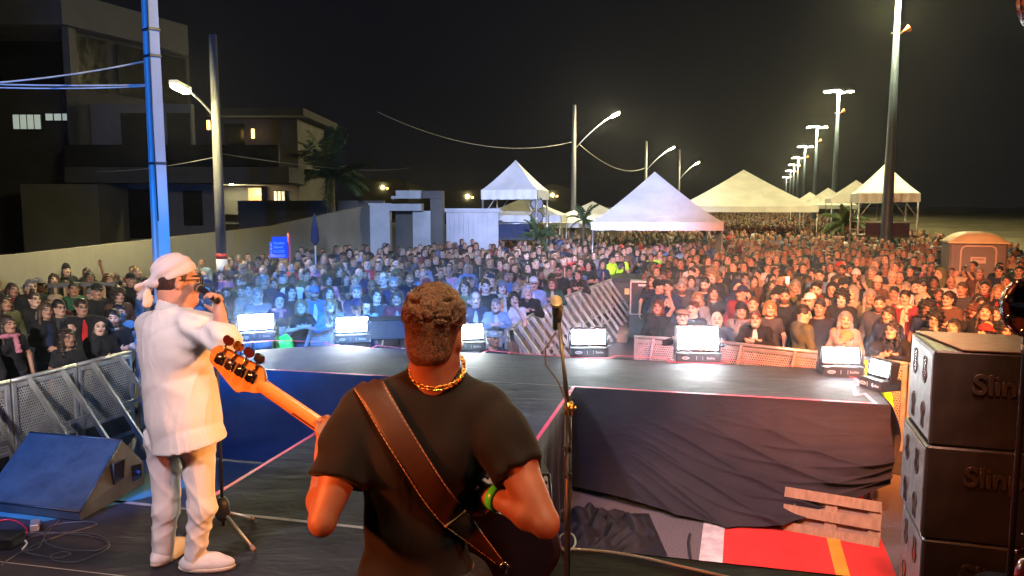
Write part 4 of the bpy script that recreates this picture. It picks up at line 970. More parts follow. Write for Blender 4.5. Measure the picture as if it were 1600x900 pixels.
tent('party_tent', 'low white tent behind the left canopy tower', (PX(822, 41), 42), 4.2, 5, 2.75, 3.75, R(-8), .35)
tent('party_tent', 'small far tent peak just left of the largest tent', (PX(925, 60), 60), 4.5, 4.5, 2.6, 3.6, R(-8))
tent('party_tent', 'smaller yellowish tent beside the far centre pole', (PX(900, 48), 49), 3.6, 4, 2.2, 3.0, R(-8))
tent('party_tent', 'small yellowish tent immediately left of the right canopy tower', (PX(1333, 50), 50), 3.3, 3.3, 3.7, 4.9, R(-16))
tent('party_tent', 'farthest small tent between the tall lamps', (PX(1290, 62), 62), 4.0, 4, 3.3, 4.7, R(-16))
tent('party_tent', 'tiny tent peak left of the small yellowish tent', (PX(1262, 80), 80), 4.0, 4, 3.3, 4.7, R(-16))
def tower(label, c, w, eave, peak, rz, mat_panel):
    o = tent('canopy_tower', label, c, w, w, eave, peak, rz, .42, False, 'raised canopy towers'); x = w / 2 - .06
    for sx in (-1, 1):
        for sy in (-1, 1):
            m = MB(); m.tube([(sx * x, sy * x, 0), (sx * x, sy * x, eave)], .045, 8); m.build('leg', M_ALU, o)
            m = MB(); m.tube([(sx * x, sy * x, eave - 1.2), (sx * (x - .55), sy * x, eave - .42)], .022, 6); m.build('brace', M_ALU, o)
    m = MB(); m.box((0, 0, 1.75), (w, w, .1)); m.build('platform', M_STEEL, o)
    m = MB()
    for s_ in (-1, 1):
        for z in (2.05, 2.45): m.tube([(-x, s_ * x, z), (x, s_ * x, z)], .02, 6); m.tube([(s_ * x, -x, z), (s_ * x, x, z)], .02, 6)
        for q in (-.4, .3): m.tube([(q, s_ * x, 1.8), (q, s_ * x, 2.45)], .018, 6)
    m.build('guard_rail', M_ALU, o)
    m = MB(); m.box((0, -x - .03, 2.1), (w * .72, .02, .62)); m.build('dark_banner', mat_panel, o); return o
tw = tower('left scaffold tower with a blue lit pyramid canopy and round fans', (PX(806, 35), 36), 2.6, 3.95, 5.35, R(-14), pm('navy_banner', (.02, .03, .07), .8))
for z in (2.75, 3.35):
    fo = empty('round_fan', tw.location + Vector((.95, -1.15, z)), 0, f'{"upper" if z > 3 else "lower"} round fan on the left canopy tower', 'fan', 'fans on the left canopy tower')
    m = MB(); Mx = Matrix.Rotation(R(90), 3, 'X'); m.lathe([(.30, -.06), (.30, .06), (.26, .06), (.26, -.05)], (0, 0, 0), 20, Mx); m.build('ring', M_BLK, fo)
    m = MB(); m.lathe([(.06, -.05), (.06, .05)], (0, 0, 0), 10, Mx)
    for i in range(5): m.box((.15 * math.cos(i * 1.2566), 0, .15 * math.sin(i * 1.2566)), (.2, .02, .09), Matrix.Rotation(-i * 1.2566, 3, 'Y'))
    m.build('blades', M_BLK, fo)
tower('right scaffold tower with a yellow lit pyramid canopy behind the tall lamp pole', (PX(1392, 38), 39), 2.75, 3.85, 5.35, R(-16), pm('purple_banner', (.05, .02, .05), .8))
# ------------------------------------------------------------------ portable toilet
p = Vector((PX(1521, 21), 21, .25)); M_TOI = pm('grey_plastic', (.14, .12, .12), .5, 0, .1, 2, .1); M_TOIF = pm('cream_plastic', (.50, .42, .36), .5, 0, .1, 3, .05); M_TOIR = pm('cream_roof', (.62, .56, .34), .5, 0, .1, 3, .1)
o = empty('portable_toilet', p, R(-20), 'grey portable toilet with a domed cream roof beside the sand', 'portable toilet')
m = MB(); m.box((0, 0, 1.0), (1.36, 1.25, 2.0), None, .05)
for x in (-.60, -.52, .52, .60): m.box((x, -.63, 1.0), (.035, .03, 1.8))
m.build('cabin', M_TOI, o)
V = []; NN = 14
for j in range(NN + 1):
    for i in range(NN + 1):
        x = -1 + 2 * i / NN; y = -1 + 2 * j / NN; V.append((x * .72, y * .66, 2.02 + .28 * (max(0, 1 - x ** 4) * max(0, 1 - y ** 4)) ** .8 * (1 - .35 * x * x)))
me = npmesh('roof', V, [(j * (NN + 1) + i, j * (NN + 1) + i + 1, (j + 1) * (NN + 1) + i + 1, (j + 1) * (NN + 1) + i) for j in range(NN) for i in range(NN)]); ob('roof', me, o, M_TOIR)
m = MB(); m.box((0, 0, 2.01), (1.44, 1.32, .05), None, .01); m.build('roof_rim', M_TOIR, o)
dr = MB().box((0, -.638, .98), (.80, .03, 1.86), None, .01).build('door', M_TOI, o)
m = MB(); m.tube([(-.41, -.66, .1), (-.41, -.66, 1.78), (-.38, -.66, 1.88), (-.3, -.66, 1.92), (.3, -.66, 1.92), (.38, -.66, 1.88), (.41, -.66, 1.78), (.41, -.66, .1)], .028, 8); m.build('door_frame', M_TOIF, o)
m = MB(); m.box((0, -.66, 1.55), (.36, .012, .17)); sg = m.build('notice', M_TOIF, dr)
me = textmesh('BANHEIRO', .055, .001, bold=True); me.materials.append(M_STEEL); t = ob('lettering', me, o); t.rotation_euler = (R(90), 0, 0); t.location = (0, -.668, 1.57)
m = MB(); m.box((0, -.66, 1.30), (.11, .012, .12)); m.build('small_notice', M_TOIF, dr)
# ------------------------------------------------------------------ palms and shrubs
M_LEAF = pm('palm_leaf', (.045, .075, .025), .6, 0, .4, 5, .1); M_TRUNK = pm('palm_trunk', (.11, .085, .06), .9, 0, .3, 6, .5, 12, .03, (1, 1, 5))
def palm(label, base, hgt, fl, nf, droop, seed, tr=.16):
    r_ = random.Random(seed); o = empty('palm_tree', base, 0, label, 'palm tree')
    pts = [(.03 * math.sin(i), 0, hgt * i / 6) for i in range(7)]; m = MB(); m.tube(pts, [tr * (1.25 - .45 * i / 6) for i in range(7)], 10); m.build('trunk', M_TRUNK, o)
    m = MB(); top = Vector(pts[-1])
    for k in range(nf):
        a = k * 2.399 + r_.random() * .3; el = R(r_.uniform(-15, 78)); L = fl * r_.uniform(.8, 1.1); p = top.copy(); d = Vector((math.cos(a) * math.cos(el), math.sin(a) * math.cos(el), math.sin(el))); spine = [p.copy()]
        for i in range(16): p = p + d * (L / 16); d = (d + Vector((0, 0, -droop * (.4 + i / 12)))).normalized(); spine.append(p.copy())
        m.tube(spine, [.02 * (1 - i / 20) + .003 for i in range(17)], 4, False)
        for i in range(2, 17):
            t_ = (spine[i] - spine[i - 1]).normalized(); sd = t_.cross(Vector((0, 0, 1)))
            if sd.length < .1: sd = Vector((1, 0, 0))
            sd.normalize()
            for s_ in (-1, 1):
                for q in (0, .5):
                    b = spine[i - 1].lerp(spine[i], q); ll = L * .22 * math.sin(math.pi * min(1, (i + q) / 17.5)) ** .5 * r_.uniform(.8, 1.15); e = b + (sd * s_ * .85 + t_ * .55 + Vector((0, 0, -.35 - .5 * r_.random()))).normalized() * ll
                    w_ = t_ * L * .012; m.poly([b - w_, b + w_, (b + e) / 2 + w_ * 1.1 + Vector((0, 0, .02)), e, (b + e) / 2 - w_ * 1.1], [(0, 1, 2, 3, 4)])
    m.build('crown', M_LEAF, o); return o
palm('large dark palm tree rising behind the wall left of centre', (PX(520, 36), 36, 0), 4.6, 2.6, 26, .075, 3, .2)
palm('small potted palm below the left canopy tower', (PX(842, 31), 31, 0), 2.0, .95, 18, .09, 5, .06)
palm('small palm just left of the largest white tent', (PX(912, 36), 36, 0), 2.6, 1.0, 16, .09, 8, .07)
palm('bushy palm left of the right canopy tower', (PX(1318, 44), 44, 0), 2.2, 1.6, 26, .09, 11, .1)
# ------------------------------------------------------------------ overhead wires
def wire(label, a, b, sag, r=.012, mat=M_STEEL):
    a = Vector(a); b = Vector(b); m = MB(); m.tube([a.lerp(b, i / 24) - Vector((0, 0, sag * 4 * (i / 24) * (1 - i / 24))) for i in range(25)], r, 5); return tag(m.build('overhead_cable', mat), label, 'cable')
M_WIRE = pm('pale_wire', (.35, .33, .28), .6)
wire('upper of the two parallel cables running to the nearest pole from the left', Wp(-30, 131, 11), Wp(243, 132, 12.3), .02, .013, M_WIRE); wire('lower of the two parallel cables running to the nearest pole from the left', Wp(-30, 136, 11), Wp(243, 134, 12.3), .03, .011, M_WIRE)
wire('slanting cable rising from the left edge to the nearest pole', Wp(-30, 131, 10.4), Wp(242, 92, 12.3), .05, .013, M_WIRE)
wire('long sagging cable from upper left to the tall centre pole', Wp(590, 175, 40), Wp(893, 222, 50), 1.0, .018, M_WIRE); wire('sagging cable between the first two curved arm lamps', Wp(905, 225, 50), Wp(1008, 262, 79), .9, .025, M_WIRE)
wire('thin cable sloping behind the second pole', Wp(150, 268, 26), Wp(338, 245, 20.5), .1, .01, M_WIRE)
wire('faint cable crossing from the second pole to the right', Wp(343, 240, 20.5), Wp(640, 262, 60), .3, .012)
# mixing position and speaker box in the aisle
p = G(1000, 462); p = Vector((PX(1003, 19), 19, 0)); o = empty('speaker_cabinet', p, R(-6), 'black speaker cabinet with pale edges standing in the aisle beside the neon vest', 'speaker')
m = MB(); m.box((0, 0, .98), (.55, .5, .82), None, .02); m.build('cabinet', M_CAB, o); m = MB()
for a, b in (((-.27, -.26, .58), (-.27, -.26, 1.38)), ((.27, -.26, .58), (.27, -.26, 1.38)), ((-.27, -.26, .58), (.27, -.26, .58)), ((-.27, -.26, 1.38), (.27, -.26, 1.38))): m.bar(a, b, .03, .03)
m.build('edge_trim', M_ALU, o); m = MB(); m.box((0, 0, .28), (.6, .6, .56), None, .01); m.build('plinth', M_STEEL, o); m = MB(); m.box((.02, -.262, 1.30), (.22, .01, .05)); m.build('badge', M_WHITE, o)
o = empty('mixing_desk', (PX(975, 23), 23, 0), R(-10), 'dark mixing desk on flight cases at the end of the aisle', 'mixing desk'); m = MB(); m.box((0, 0, .5), (1.6, .8, 1.0), None, .02); m.build('flight_case', M_CAB, o)
m = MB(); m.box((0, 0, 1.08), (1.5, .7, .14), Matrix.Rotation(R(8), 3, 'X')); m.build('console', M_STEEL, o)
m = MB(); m.box((.3, -.41, .72), (.5, .02, .18)); m.build('paper_notice', pm('yellow_notice', (.7, .65, .3), .8), o)
# far lights of the town: small lit windows and lamps on distant houses
for i, (px, py, D, lab) in enumerate([(599, 293, 150, 'tiny lit house far behind the gateway'), (731, 307, 140, 'bright distant lamp house left of the canopy tower'), (863, 305, 150, 'distant lit house between the tower and the pole'), (640, 302, 170, 'low far building with an orange light')]):
    o = empty('distant_house', (PX(px, D), D, 0), 0, lab, 'house'); z = PZ(py, D); m = MB(); m.box((0, 3, z / 2), (9, 5, z + 2)); m.prism([(-4.8, .2, z / 2 + (z + 2) / 2), (4.8, .2, z / 2 + (z + 2) / 2), (0, .2, z / 2 + (z + 2) / 2 + 1.2)], (0, 5.6, 0)); m.build('walls', M_DRK, o)
    for q in range(2): m = MB(); m.box((q * .9, .45, z - .2 * q), (.35, .1, .35)); m.build('lit_window', M_LAMPW if q == 0 else M_WARM, o)
# ------------------------------------------------------------------ the crowd
spots = []                                            # (x, y) taken
def headpos(px, py, z=1.60):
    p = G(px, py, z); return p.x, p.y
GC = 'people watching the concert'
# hand placed from the photograph: head pixel, pose, female, skin, hair, hair colour, top kind, colour, inner, glasses, beard, label, z of head
HAND = [
 (13, 507, 'down', 1, 2, 'long', 'dark brown', 'shirt', 'black', '', 0, 0, 'woman in black top with a pink bag strap at the far left edge', 1.58),
 (8, 474, 'down', 1, 2, 'wavy', 'dark brown', 'jacket', 'olive', 'black', 0, 0, 'woman in olive coat behind the barrier at the left edge', 1.6),
 (72, 485, 'hands_front', 1, 1, 'long', 'brown', 'jacket', 'black', 'navy', 0, 0, 'woman with very long light brown hair in black jacket, left crowd', 1.6),
 (93, 481, 'drink', 0, 0, 'short', 'black', 'jacket', 'charcoal', 'black', 1, 0, 'man in glasses holding a drink beside the long haired woman', 1.62),
 (49, 448, 'down', 0, 4, 'side', 'grey', 'jacket', 'black', 'charcoal', 1, 0, 'tall grey haired man with glasses near the left wall', 1.7),
 (128, 480, 'down', 0, 1, 'short', 'dark brown', 'jacket', 'black', 'red', 1, 0, 'man with glasses in black jacket over a bright red shirt', 1.62),
 (156, 511, 'crossed', 1, 4, 'hood', 'black', 'jacket', 'black', 'black', 0, 0, 'young woman in a black hood resting her arms by the bearded man', 1.52),
 (177, 497, 'crossed', 0, 4, 'short', 'black', 'shirt', 'black', '', 0, 1, 'bearded man in black T-shirt with folded arms left of the singer', 1.6),
 (152, 455, 'down', 0, 1, 'cap', 'black', 'jacket', 'black', 'black', 0, 0, 'man in black cap and black sweatshirt with white lettering', 1.7),
 (103, 422, 'down', 1, 4, 'beanie', 'black', 'jacket', 'black', 'black', 0, 0, 'woman in black knitted hat by the wall at left', 1.7),
 (140, 434, 'phone', 1, 3, 'long', 'black', 'shirt', 'black', '', 0, 0, 'woman raising a phone near the left wall', 1.66),
 (170, 438, 'down', 1, 1, 'wavy', 'auburn', 'jacket', 'charcoal', 'black', 0, 0, 'woman with wavy auburn hair right of the raised phone', 1.66),
 (54, 468, 'down', 1, 4, 'bun', 'dark brown', 'jacket', 'black', 'grey', 1, 0, 'woman with glasses and pinned hair behind the long haired woman', 1.62),
 (205, 437, 'drink', 0, 1, 'cap', 'black', 'jacket', 'black', 'black', 0, 0, 'man in black cap just left of the singer bandana', 1.68),
 (115, 452, 'clap', 0, 2, 'short', 'black', 'jacket', 'dark green', 'black', 0, 0, 'man in dark green jacket with hands raised together, left crowd', 1.64),
 (20, 453, 'down', 1, 2, 'bob', 'dark brown', 'jacket', 'maroon', 'black', 0, 0, 'woman with bobbed hair in maroon at the upper left', 1.62),
 (185, 462, 'down', 1, 1, 'curly', 'dark brown', 'jacket', 'brown', 'black', 0, 0, 'curly haired woman in brown behind the bearded man', 1.62),
 (403, 461, 'down', 0, 4, 'short', 'grey', 'shirt', 'grey', '', 0, 0, 'grey haired man in grey sweatshirt above the leftmost floodlight', 1.64),
 (437, 471, 'crossed', 1, 4, 'hood', 'navy', 'jacket', 'navy', 'pink', 0, 0, 'woman in dark hood with a pink scarf at the middle barrier', 1.56),
 (455, 456, 'down', 1, 4, 'long', 'black', 'shirt', 'black', '', 0, 0, 'woman with long black hair behind the hooded woman', 1.6),
 (471, 480, 'lean', 1, 4, 'bob', 'blond', 'shirt', 'black', '', 0, 0, 'short haired blond woman in black leaning on the blue barrier', 1.52),
 (491, 458, 'down', 0, 1, 'cap', 'denim blue', 'jacket', 'denim blue', 'white', 0, 1, 'bearded man in blue cap with open jacket and white T-shirt', 1.62),
 (514, 458, 'down', 1, 4, 'long', 'dark brown', 'jacket', 'black', 'charcoal', 0, 0, 'woman with long dark hair right of the man in the blue cap', 1.6),
 (517, 478, 'lean', 1, 4, 'long', 'blond', 'jacket', 'bright blue', 'white', 0, 0, 'blond woman in vivid blue jacket leaning on the barrier', 1.52),
 (557, 480, 'BACK', 0, 3, 'beanie', 'navy', 'jacket', 'navy', 'navy', 0, 0, 'person in navy hat and jacket with their back to the stage', 1.55),
 (572, 476, 'clap', 1, 4, 'beanie', 'black', 'shirt', 'pale blue', '', 0, 0, 'woman in patterned headband and pale top behind the second floodlight', 1.56),
 (588, 462, 'down', 1, 4, 'long', 'dark brown', 'shirt', 'charcoal', '', 0, 0, 'tall woman with long hair left of the bassist head', 1.62),
 (558, 457, 'crossed', 0, 4, 'side', 'grey', 'jacket', 'navy', 'white', 0, 0, 'grey haired man in navy jacket behind the person facing away', 1.62),
 (413, 439, 'down', 0, 1, 'short', 'grey', 'jacket', 'charcoal', 'black', 0, 0, 'tall grey haired man in charcoal behind the grey sweatshirt', 1.72),
 (513, 437, 'down', 1, 1, 'curly', 'brown', 'shirt', 'pink', '', 0, 0, 'woman with big brown curls above the blue jacket', 1.6),
 (615, 443, 'down', 0, 4, 'short', 'grey', 'jacket', 'navy', 'navy', 0, 1, 'man with grey hair and dark beard next to the bassist hair', 1.66),
 (457, 438, 'down', 0, 5, 'buzz', 'black', 'shirt', 'white', '', 0, 0, 'dark skinned man with shaved hair in white behind the hooded woman', 1.66),
 (743, 468, 'down', 0, 4, 'receding', 'grey', 'jacket', 'navy', 'pale blue', 0, 0, 'older balding man in navy right of the bassist head', 1.58),
 (775, 478, 'lean', 1, 4, 'short', 'grey', 'jacket', 'pale blue', 'white', 0, 0, 'grey haired woman in pale cardigan leaning over the blue panel', 1.5),
 (804, 467, 'chin', 1, 4, 'long', 'black', 'shirt', 'white', '', 0, 0, 'woman in white with long black hair touching her face', 1.56),
 (824, 458, 'lean', 0, 4, 'side', 'white', 'jacket', 'black', 'black', 0, 0, 'white haired man in black jacket at the start of the slanted barrier', 1.56),
 (759, 447, 'down', 0, 4, 'short', 'dark brown', 'shirt', 'black', '', 0, 0, 'young man in black T-shirt behind the balding man', 1.66),
 (784, 450, 'down', 1, 4, 'beanie', 'grey', 'jacket', 'charcoal', 'orange', 0, 0, 'woman with grey headscarf and orange top behind the pale cardigan', 1.6),
 (726, 448, 'clap', 1, 1, 'wavy', 'dark brown', 'shirt', 'olive', '', 0, 0, 'woman with wavy hair in olive just right of the bassist hair', 1.6),
 (863, 444, 'lean', 1, 1, 'bob', 'auburn', 'jacket', 'dark green', 'cream', 0, 0, 'woman in dark green cardigan leaning on the slanted barrier', 1.54),
 (834, 443, 'down', 0, 0, 'cap', 'white', 'jacket', 'pale blue', 'white', 0, 0, 'man in white cap and pale blue jacket by the slanted barrier', 1.64),
 (889, 425, 'down', 1, 2, 'bun', 'black', 'shirt', 'pale blue', '', 0, 0, 'woman in pale blue between the red jacket and the slanted barrier', 1.58),
 (890, 403, 'down', 0, 0, 'cap', 'black', 'jacket', 'red', 'red', 0, 0, 'man in bright red jacket left of the aisle', 1.66),
 (903, 430, 'lean', 1, 4, 'wavy', 'dark brown', 'jacket', 'charcoal', 'black', 0, 0, 'woman in charcoal leaning at the middle of the slanted barrier', 1.54),
 (920, 414, 'crossed', 1, 1, 'curly', 'black', 'shirt', 'black', '', 0, 0, 'woman with a cloud of black hair and bare shoulders by the aisle', 1.6),
 (1030, 448, 'AISLE', 0, 1, 'cap', 'black', 'jacket', 'navy', 'navy', 0, 0, 'man in long navy coat turned sideways at the aisle end of the right barrier', 1.66),
 (1044, 449, 'clap', 0, 0, 'short', 'black', 'jacket', 'navy', 'navy', 0, 1, 'bearded man in navy with clasped hands right of the long navy coat', 1.66),
 (1065, 449, 'down', 0, 1, 'buzz', 'grey', 'shirt', 'charcoal', '', 0, 1, 'grey bearded man in charcoal shirt with a red badge', 1.64),
 (1028, 480, 'phone', 1, 1, 'bob', 'auburn', 'jacket', 'black', 'black', 0, 0, 'woman with auburn bob filming at the aisle corner of the barrier', 1.52),
 (1066, 496, 'lean', 0, 0, 'flat_cap', 'beige', 'jacket', 'black', 'white', 0, 0, 'man in beige flat cap at the right barrier', 1.52),
 (1115, 458, 'down', 1, 1, 'long', 'dark brown', 'shirt', 'black', '', 0, 0, 'laughing woman with long dark hair above the largest floodlight', 1.58),
 (1120, 500, 'lean', 0, 0, 'bald', '', 'jacket', 'navy', 'navy', 0, 0, 'bald smiling man leaning beside the largest floodlight', 1.5),
 (1158, 486, 'down', 1, 1, 'beanie', 'black', 'jacket', 'grey', 'beige', 0, 0, 'woman in dark knitted hat and grey jacket beside the man reading', 1.54),
 (1180, 499, 'LOOKDOWN', 0, 0, 'short', 'auburn', 'jacket', 'black', 'white', 1, 0, 'man with glasses in black looking down over the orange barrier', 1.5),
 (1203, 482, 'down', 1, 0, 'bob', 'blond', 'shirt', 'charcoal', '', 0, 0, 'smiling blond woman between the black sweatshirt and the camouflage jacket', 1.56),
 (1226, 463, 'down', 0, 1, 'buzz', 'black', 'shirt', 'black', '', 0, 1, 'bald bearded man in black T-shirt behind the camouflage jacket', 1.64),
 (1256, 490, 'BACKR', 0, 0, 'short', 'black', 'jacket', 'olive', 'brown', 0, 0, 'man in camouflage sleeves and brown back panel, turned away at the orange barrier', 1.60),
 (1315, 466, 'down', 0, 4, 'curly', 'black', 'jacket', 'black', 'black', 0, 0, 'young man with dark curls in black leather jacket', 1.62),
 (1321, 500, 'down', 1, 0, 'long', 'grey', 'jacket', 'beige', 'orange', 0, 0, 'smiling grey haired woman in fluffy beige coat behind the tilted floodlight', 1.52),
 (1374, 475, 'down', 0, 1, 'buzz', 'dark brown', 'jacket', 'charcoal', 'charcoal', 0, 1, 'bearded man in charcoal zip jacket behind the woman in floral sleeves', 1.64),
 (1388, 492, 'clap', 1, 1, 'long', 'dark brown', 'jacket', 'navy', 'black', 0, 0, 'woman leaning her head on the bearded man', 1.56),
 (1394, 517, 'lean', 1, 1, 'wavy', 'black', 'jacket', 'black', 'brown', 1, 0, 'woman with glasses and dark curls leaning on the barrier near the speaker stack', 1.5),
 (1414, 465, 'down', 0, 0, 'short', 'black', 'jacket', 'maroon', 'cream', 0, 0, 'young man in maroon jacket with a thick cream scarf', 1.62),
 (1371, 442, 'down', 1, 1, 'beanie', 'cream', 'jacket', 'brown', 'black', 0, 0, 'woman in cream knitted hat in the right crowd', 1.58),
 (1394, 434, 'down', 0, 0, 'receding', 'white', 'shirt', 'beige', '', 0, 0, 'white haired man in beige right of the cream knitted hat', 1.64),
 (1312, 418, 'down', 0, 1, 'cap', 'red', 'jacket', 'white', 'red', 0, 0, 'man in red cap and red T-shirt deep in the right crowd', 1.68),
 (1345, 440, 'phone', 0, 0, 'cap', 'brown', 'jacket', 'black', 'black', 0, 0, 'man in brown cap filming with a raised phone on the right', 1.62),
 (1441, 448, 'CHINR', 0, 0, 'short', 'black', 'jacket', 'cream', 'black', 0, 0, 'man in cream jacket with black straps seen from the side', 1.64),
 (1481, 467, 'crossed', 0, 0, 'short', 'dark brown', 'shirt', 'brown', '', 1, 0, 'man with glasses in plain brown sweater above the speaker stack', 1.6),
 (1460, 499, 'chin', 1, 1, 'curly', 'black', 'shirt', 'black', '', 1, 0, 'woman with glasses and curls just above the speaker stack', 1.5),
 (1490, 512, 'LOOKDOWN', 1, 1, 'bob', 'black', 'shirt', 'black', '', 0, 0, 'dark haired woman half hidden by the top of the speaker stack', 1.48),
 (1509, 424, 'raised', 0, 1, 'short', 'dark brown', 'jacket', 'cream', 'cream', 0, 0, 'man in cream jacket with an arm raised before the portable toilet', 1.66),
 (1530, 426, 'drink', 0, 1, 'short', 'grey', 'jacket', 'brown', 'beige', 0, 0, 'man in brown jacket holding a cup before the portable toilet', 1.66),
 (1561, 424, 'down', 0, 0, 'short', 'black', 'jacket', 'navy', 'navy', 0, 0, 'man in navy right of the portable toilet', 1.66),
 (1560, 455, 'hands_front', 1, 0, 'long', 'blond', 'jacket', 'black', 'red', 0, 0, 'blond woman with red sleeves at the right edge', 1.58),
 (1592, 424, 'down', 0, 0, 'buzz', 'black', 'shirt', 'black', '', 0, 0, 'broad man in black T-shirt at the right frame edge', 1.66),
 (1572, 440, 'down', 1, 1, 'bun', 'black', 'shirt', 'black', '', 0, 0, 'woman with earrings and tied black hair at the right edge', 1.6),
 (1595, 470, 'down', 0, 0, 'side', 'brown', 'shirt', 'beige', '', 0, 0, 'man in beige shirt behind the tambourine at the right edge', 1.6),
 (1474, 398, 'CHINR', 0, 1, 'short', 'black', 'shirt', 'neon yellow', '', 0, 0, 'steward in neon yellow shirt left of the portable toilet', 1.64),
 (1022, 399, 'BACK', 0, 2, 'beanie', 'grey', 'shirt', 'neon yellow', '', 0, 0, 'steward in neon yellow vest standing beside the speaker cabinet', 1.66),
 (957, 404, 'AISLE', 0, 2, 'cap', 'black', 'jacket', 'neon yellow', 'black', 0, 0, 'steward in open neon yellow vest at the head of the aisle', 1.64),
 (970, 402, 'down', 0, 2, 'short', 'black', 'shirt', 'neon yellow', '', 0, 0, 'second steward in neon yellow close to the mixing desk', 1.6),
 (404, 408, 'crossed', 0, 1, 'short', 'black', 'shirt', 'maroon', '', 0, 0, 'man in maroon with folded arms standing by the plastered wall', 1.66),
 (416, 408, 'down', 1, 1, 'long', 'brown', 'jacket', 'black', 'black', 0, 0, 'woman in black beside the maroon man by the wall', 1.6),
 (487, 397, 'hands_front', 0, 1, 'short', 'black', 'jacket', 'black', 'black', 0, 0, 'man in black standing alone under the closed parasol', 1.66),
 (546, 396, 'down', 0, 1, 'hood', 'black', 'jacket', 'black', 'black', 0, 0, 'hooded man in black before the pale wall', 1.66),
 (519, 405, 'down', 0, 1, 'cap', 'black', 'jacket', 'black', 'charcoal', 0, 0, 'man in black cap right of the closed parasol', 1.66),
]
SPEC = {'BACK': ('down', math.pi), 'AISLE': ('drink', 1.2), 'BACKR': ('hands_front', 2.2), 'CHINR': ('drink', -1.1), 'LOOKDOWN': ('lean', 0)}
for (px, py, pose, fem, sk, hair, hc, top, tc, inner, gl, bd, lab, hz) in HAND:
    off = 0
    if pose in SPEC: pose, off = SPEC[pose]
    if (pose, fem) not in [(p[0], p[1]) for p in POSES]: pose = {1: {'clap': 'drink', 'crossed': 'crossed', 'phone': 'raised', 'down': 'down', 'pockets': 'down'}, 0: {'raised': 'phone', 'chin': 'drink'}}[fem].get(pose, 'down')
    x, y = headpos(px, py, hz); a = yaw_to((x, y), (0, 4)) + off
    J = PB[PI_(pose, fem)]['J']; sc = hz / J['head'][2]; hx, hy = J['head'][0] * sc, J['head'][1] * sc
    x -= hx * math.cos(a) - hy * math.sin(a); y -= hx * math.sin(a) + hy * math.cos(a)
    sc = max(.93, min(1.07, sc))
    o = person(x, y, a, pose, fem, sk, hair, hc, top, tc, inner or 'black', bool(gl), bool(bd), lab, GC, sc, (.02, .022, .035) if rnd.random() < .6 else (.03, .05, .10))
    if 'scarf' in lab or 'pink' in lab:
        M = Matrix(J['M'].tolist()).to_4x4() @ Matrix.Scale(HSC, 4); M.translation = Vector(J['head']); q = ob('scarf', HM['scarf'], o); q.matrix_local = M; q.color = (*(TOPC['pink'] if 'pink' in lab else TOPC['cream']), 1)
    spots.append((x, y))
# two crew members in the pit
for px, py, hc, tc, lab, hz, pose, fem, hair, off in [(770, 502, 'pale blue', 'navy', 'photographer in pale blue cap crouching low in the pit behind the stage wing', 1.30, 'phone', 0, 'cap', .6), (1322, 528, 'orange', 'black', 'pit worker in an orange cap bending behind the tilted floodlight', 1.45, 'hands_front', 0, 'cap', .3), (1362, 548, 'black', 'neon yellow', 'pit steward in neon yellow behind the sideways floodlight', 1.30, 'down', 0, 'beanie', 2.5), (442, 500, 'black', 'neon green', 'pit steward in neon green beside the leftmost floodlight', 1.30, 'down', 0, 'beanie', -1.2)]:
    z = min(hz, 1.45); g_ = {770: (770, 530), 1322: (1322, 533), 1362: (1370, 552), 442: (440, 512)}[px]; p = G(*g_, hz)
    J = PB[PI_(pose, fem)]['J']; o = person(p.x, p.y, yaw_to((p.x, p.y), (0, 4)) + off, pose, fem, 1, hair, hc, 'jacket' if tc.startswith('neon') else 'shirt', tc, 'black', False, False, lab, 'crew in the pit', hz / 1.6 if hz > 1.4 else .93, z=-(1.6 * .93 - hz) if hz <= 1.4 else 0)
    spots.append((p.x, p.y))
# region test in plan
def seg_side(p, pts, up=True):
    for a, b in zip(pts, pts[1:]):
        if a.x <= p[0] <= b.x: t = (p[0] - a.x) / (b.x - a.x); return p[1] - (a.y + (b.y - a.y) * t)
    return None
def left_x(y):                                        # crowd's left limit: the wall
    if y < 17.3: return WA[0] + (WB[0] - WA[0]) * (y - WA[1]) / (WB[1] - WA[1]) + .6
    if y < 33.2: return WB[0] + (WC[0] - WB[0]) * (y - 17.3) / 15.9 + .6
    return -3 + .12 * (y - 33)
LBALL = [Vector(v) for v in LB] + [Vector(LB2[1])]
BLOCK = [(t[0], t[1], t[2]) for t in [(-5.62, 12.3, .5), (PX(806, 35), 36, 1.9), (PX(1392, 38), 39, 2.0), (PX(1521, 21), 21, 1.15), (PX(1003, 19), 19, .6), (PX(975, 23), 23, 1.1), (road_x(37), 37, .6), (b1.x, b1.y, .5), (PX(842, 31), 31, .5)]]
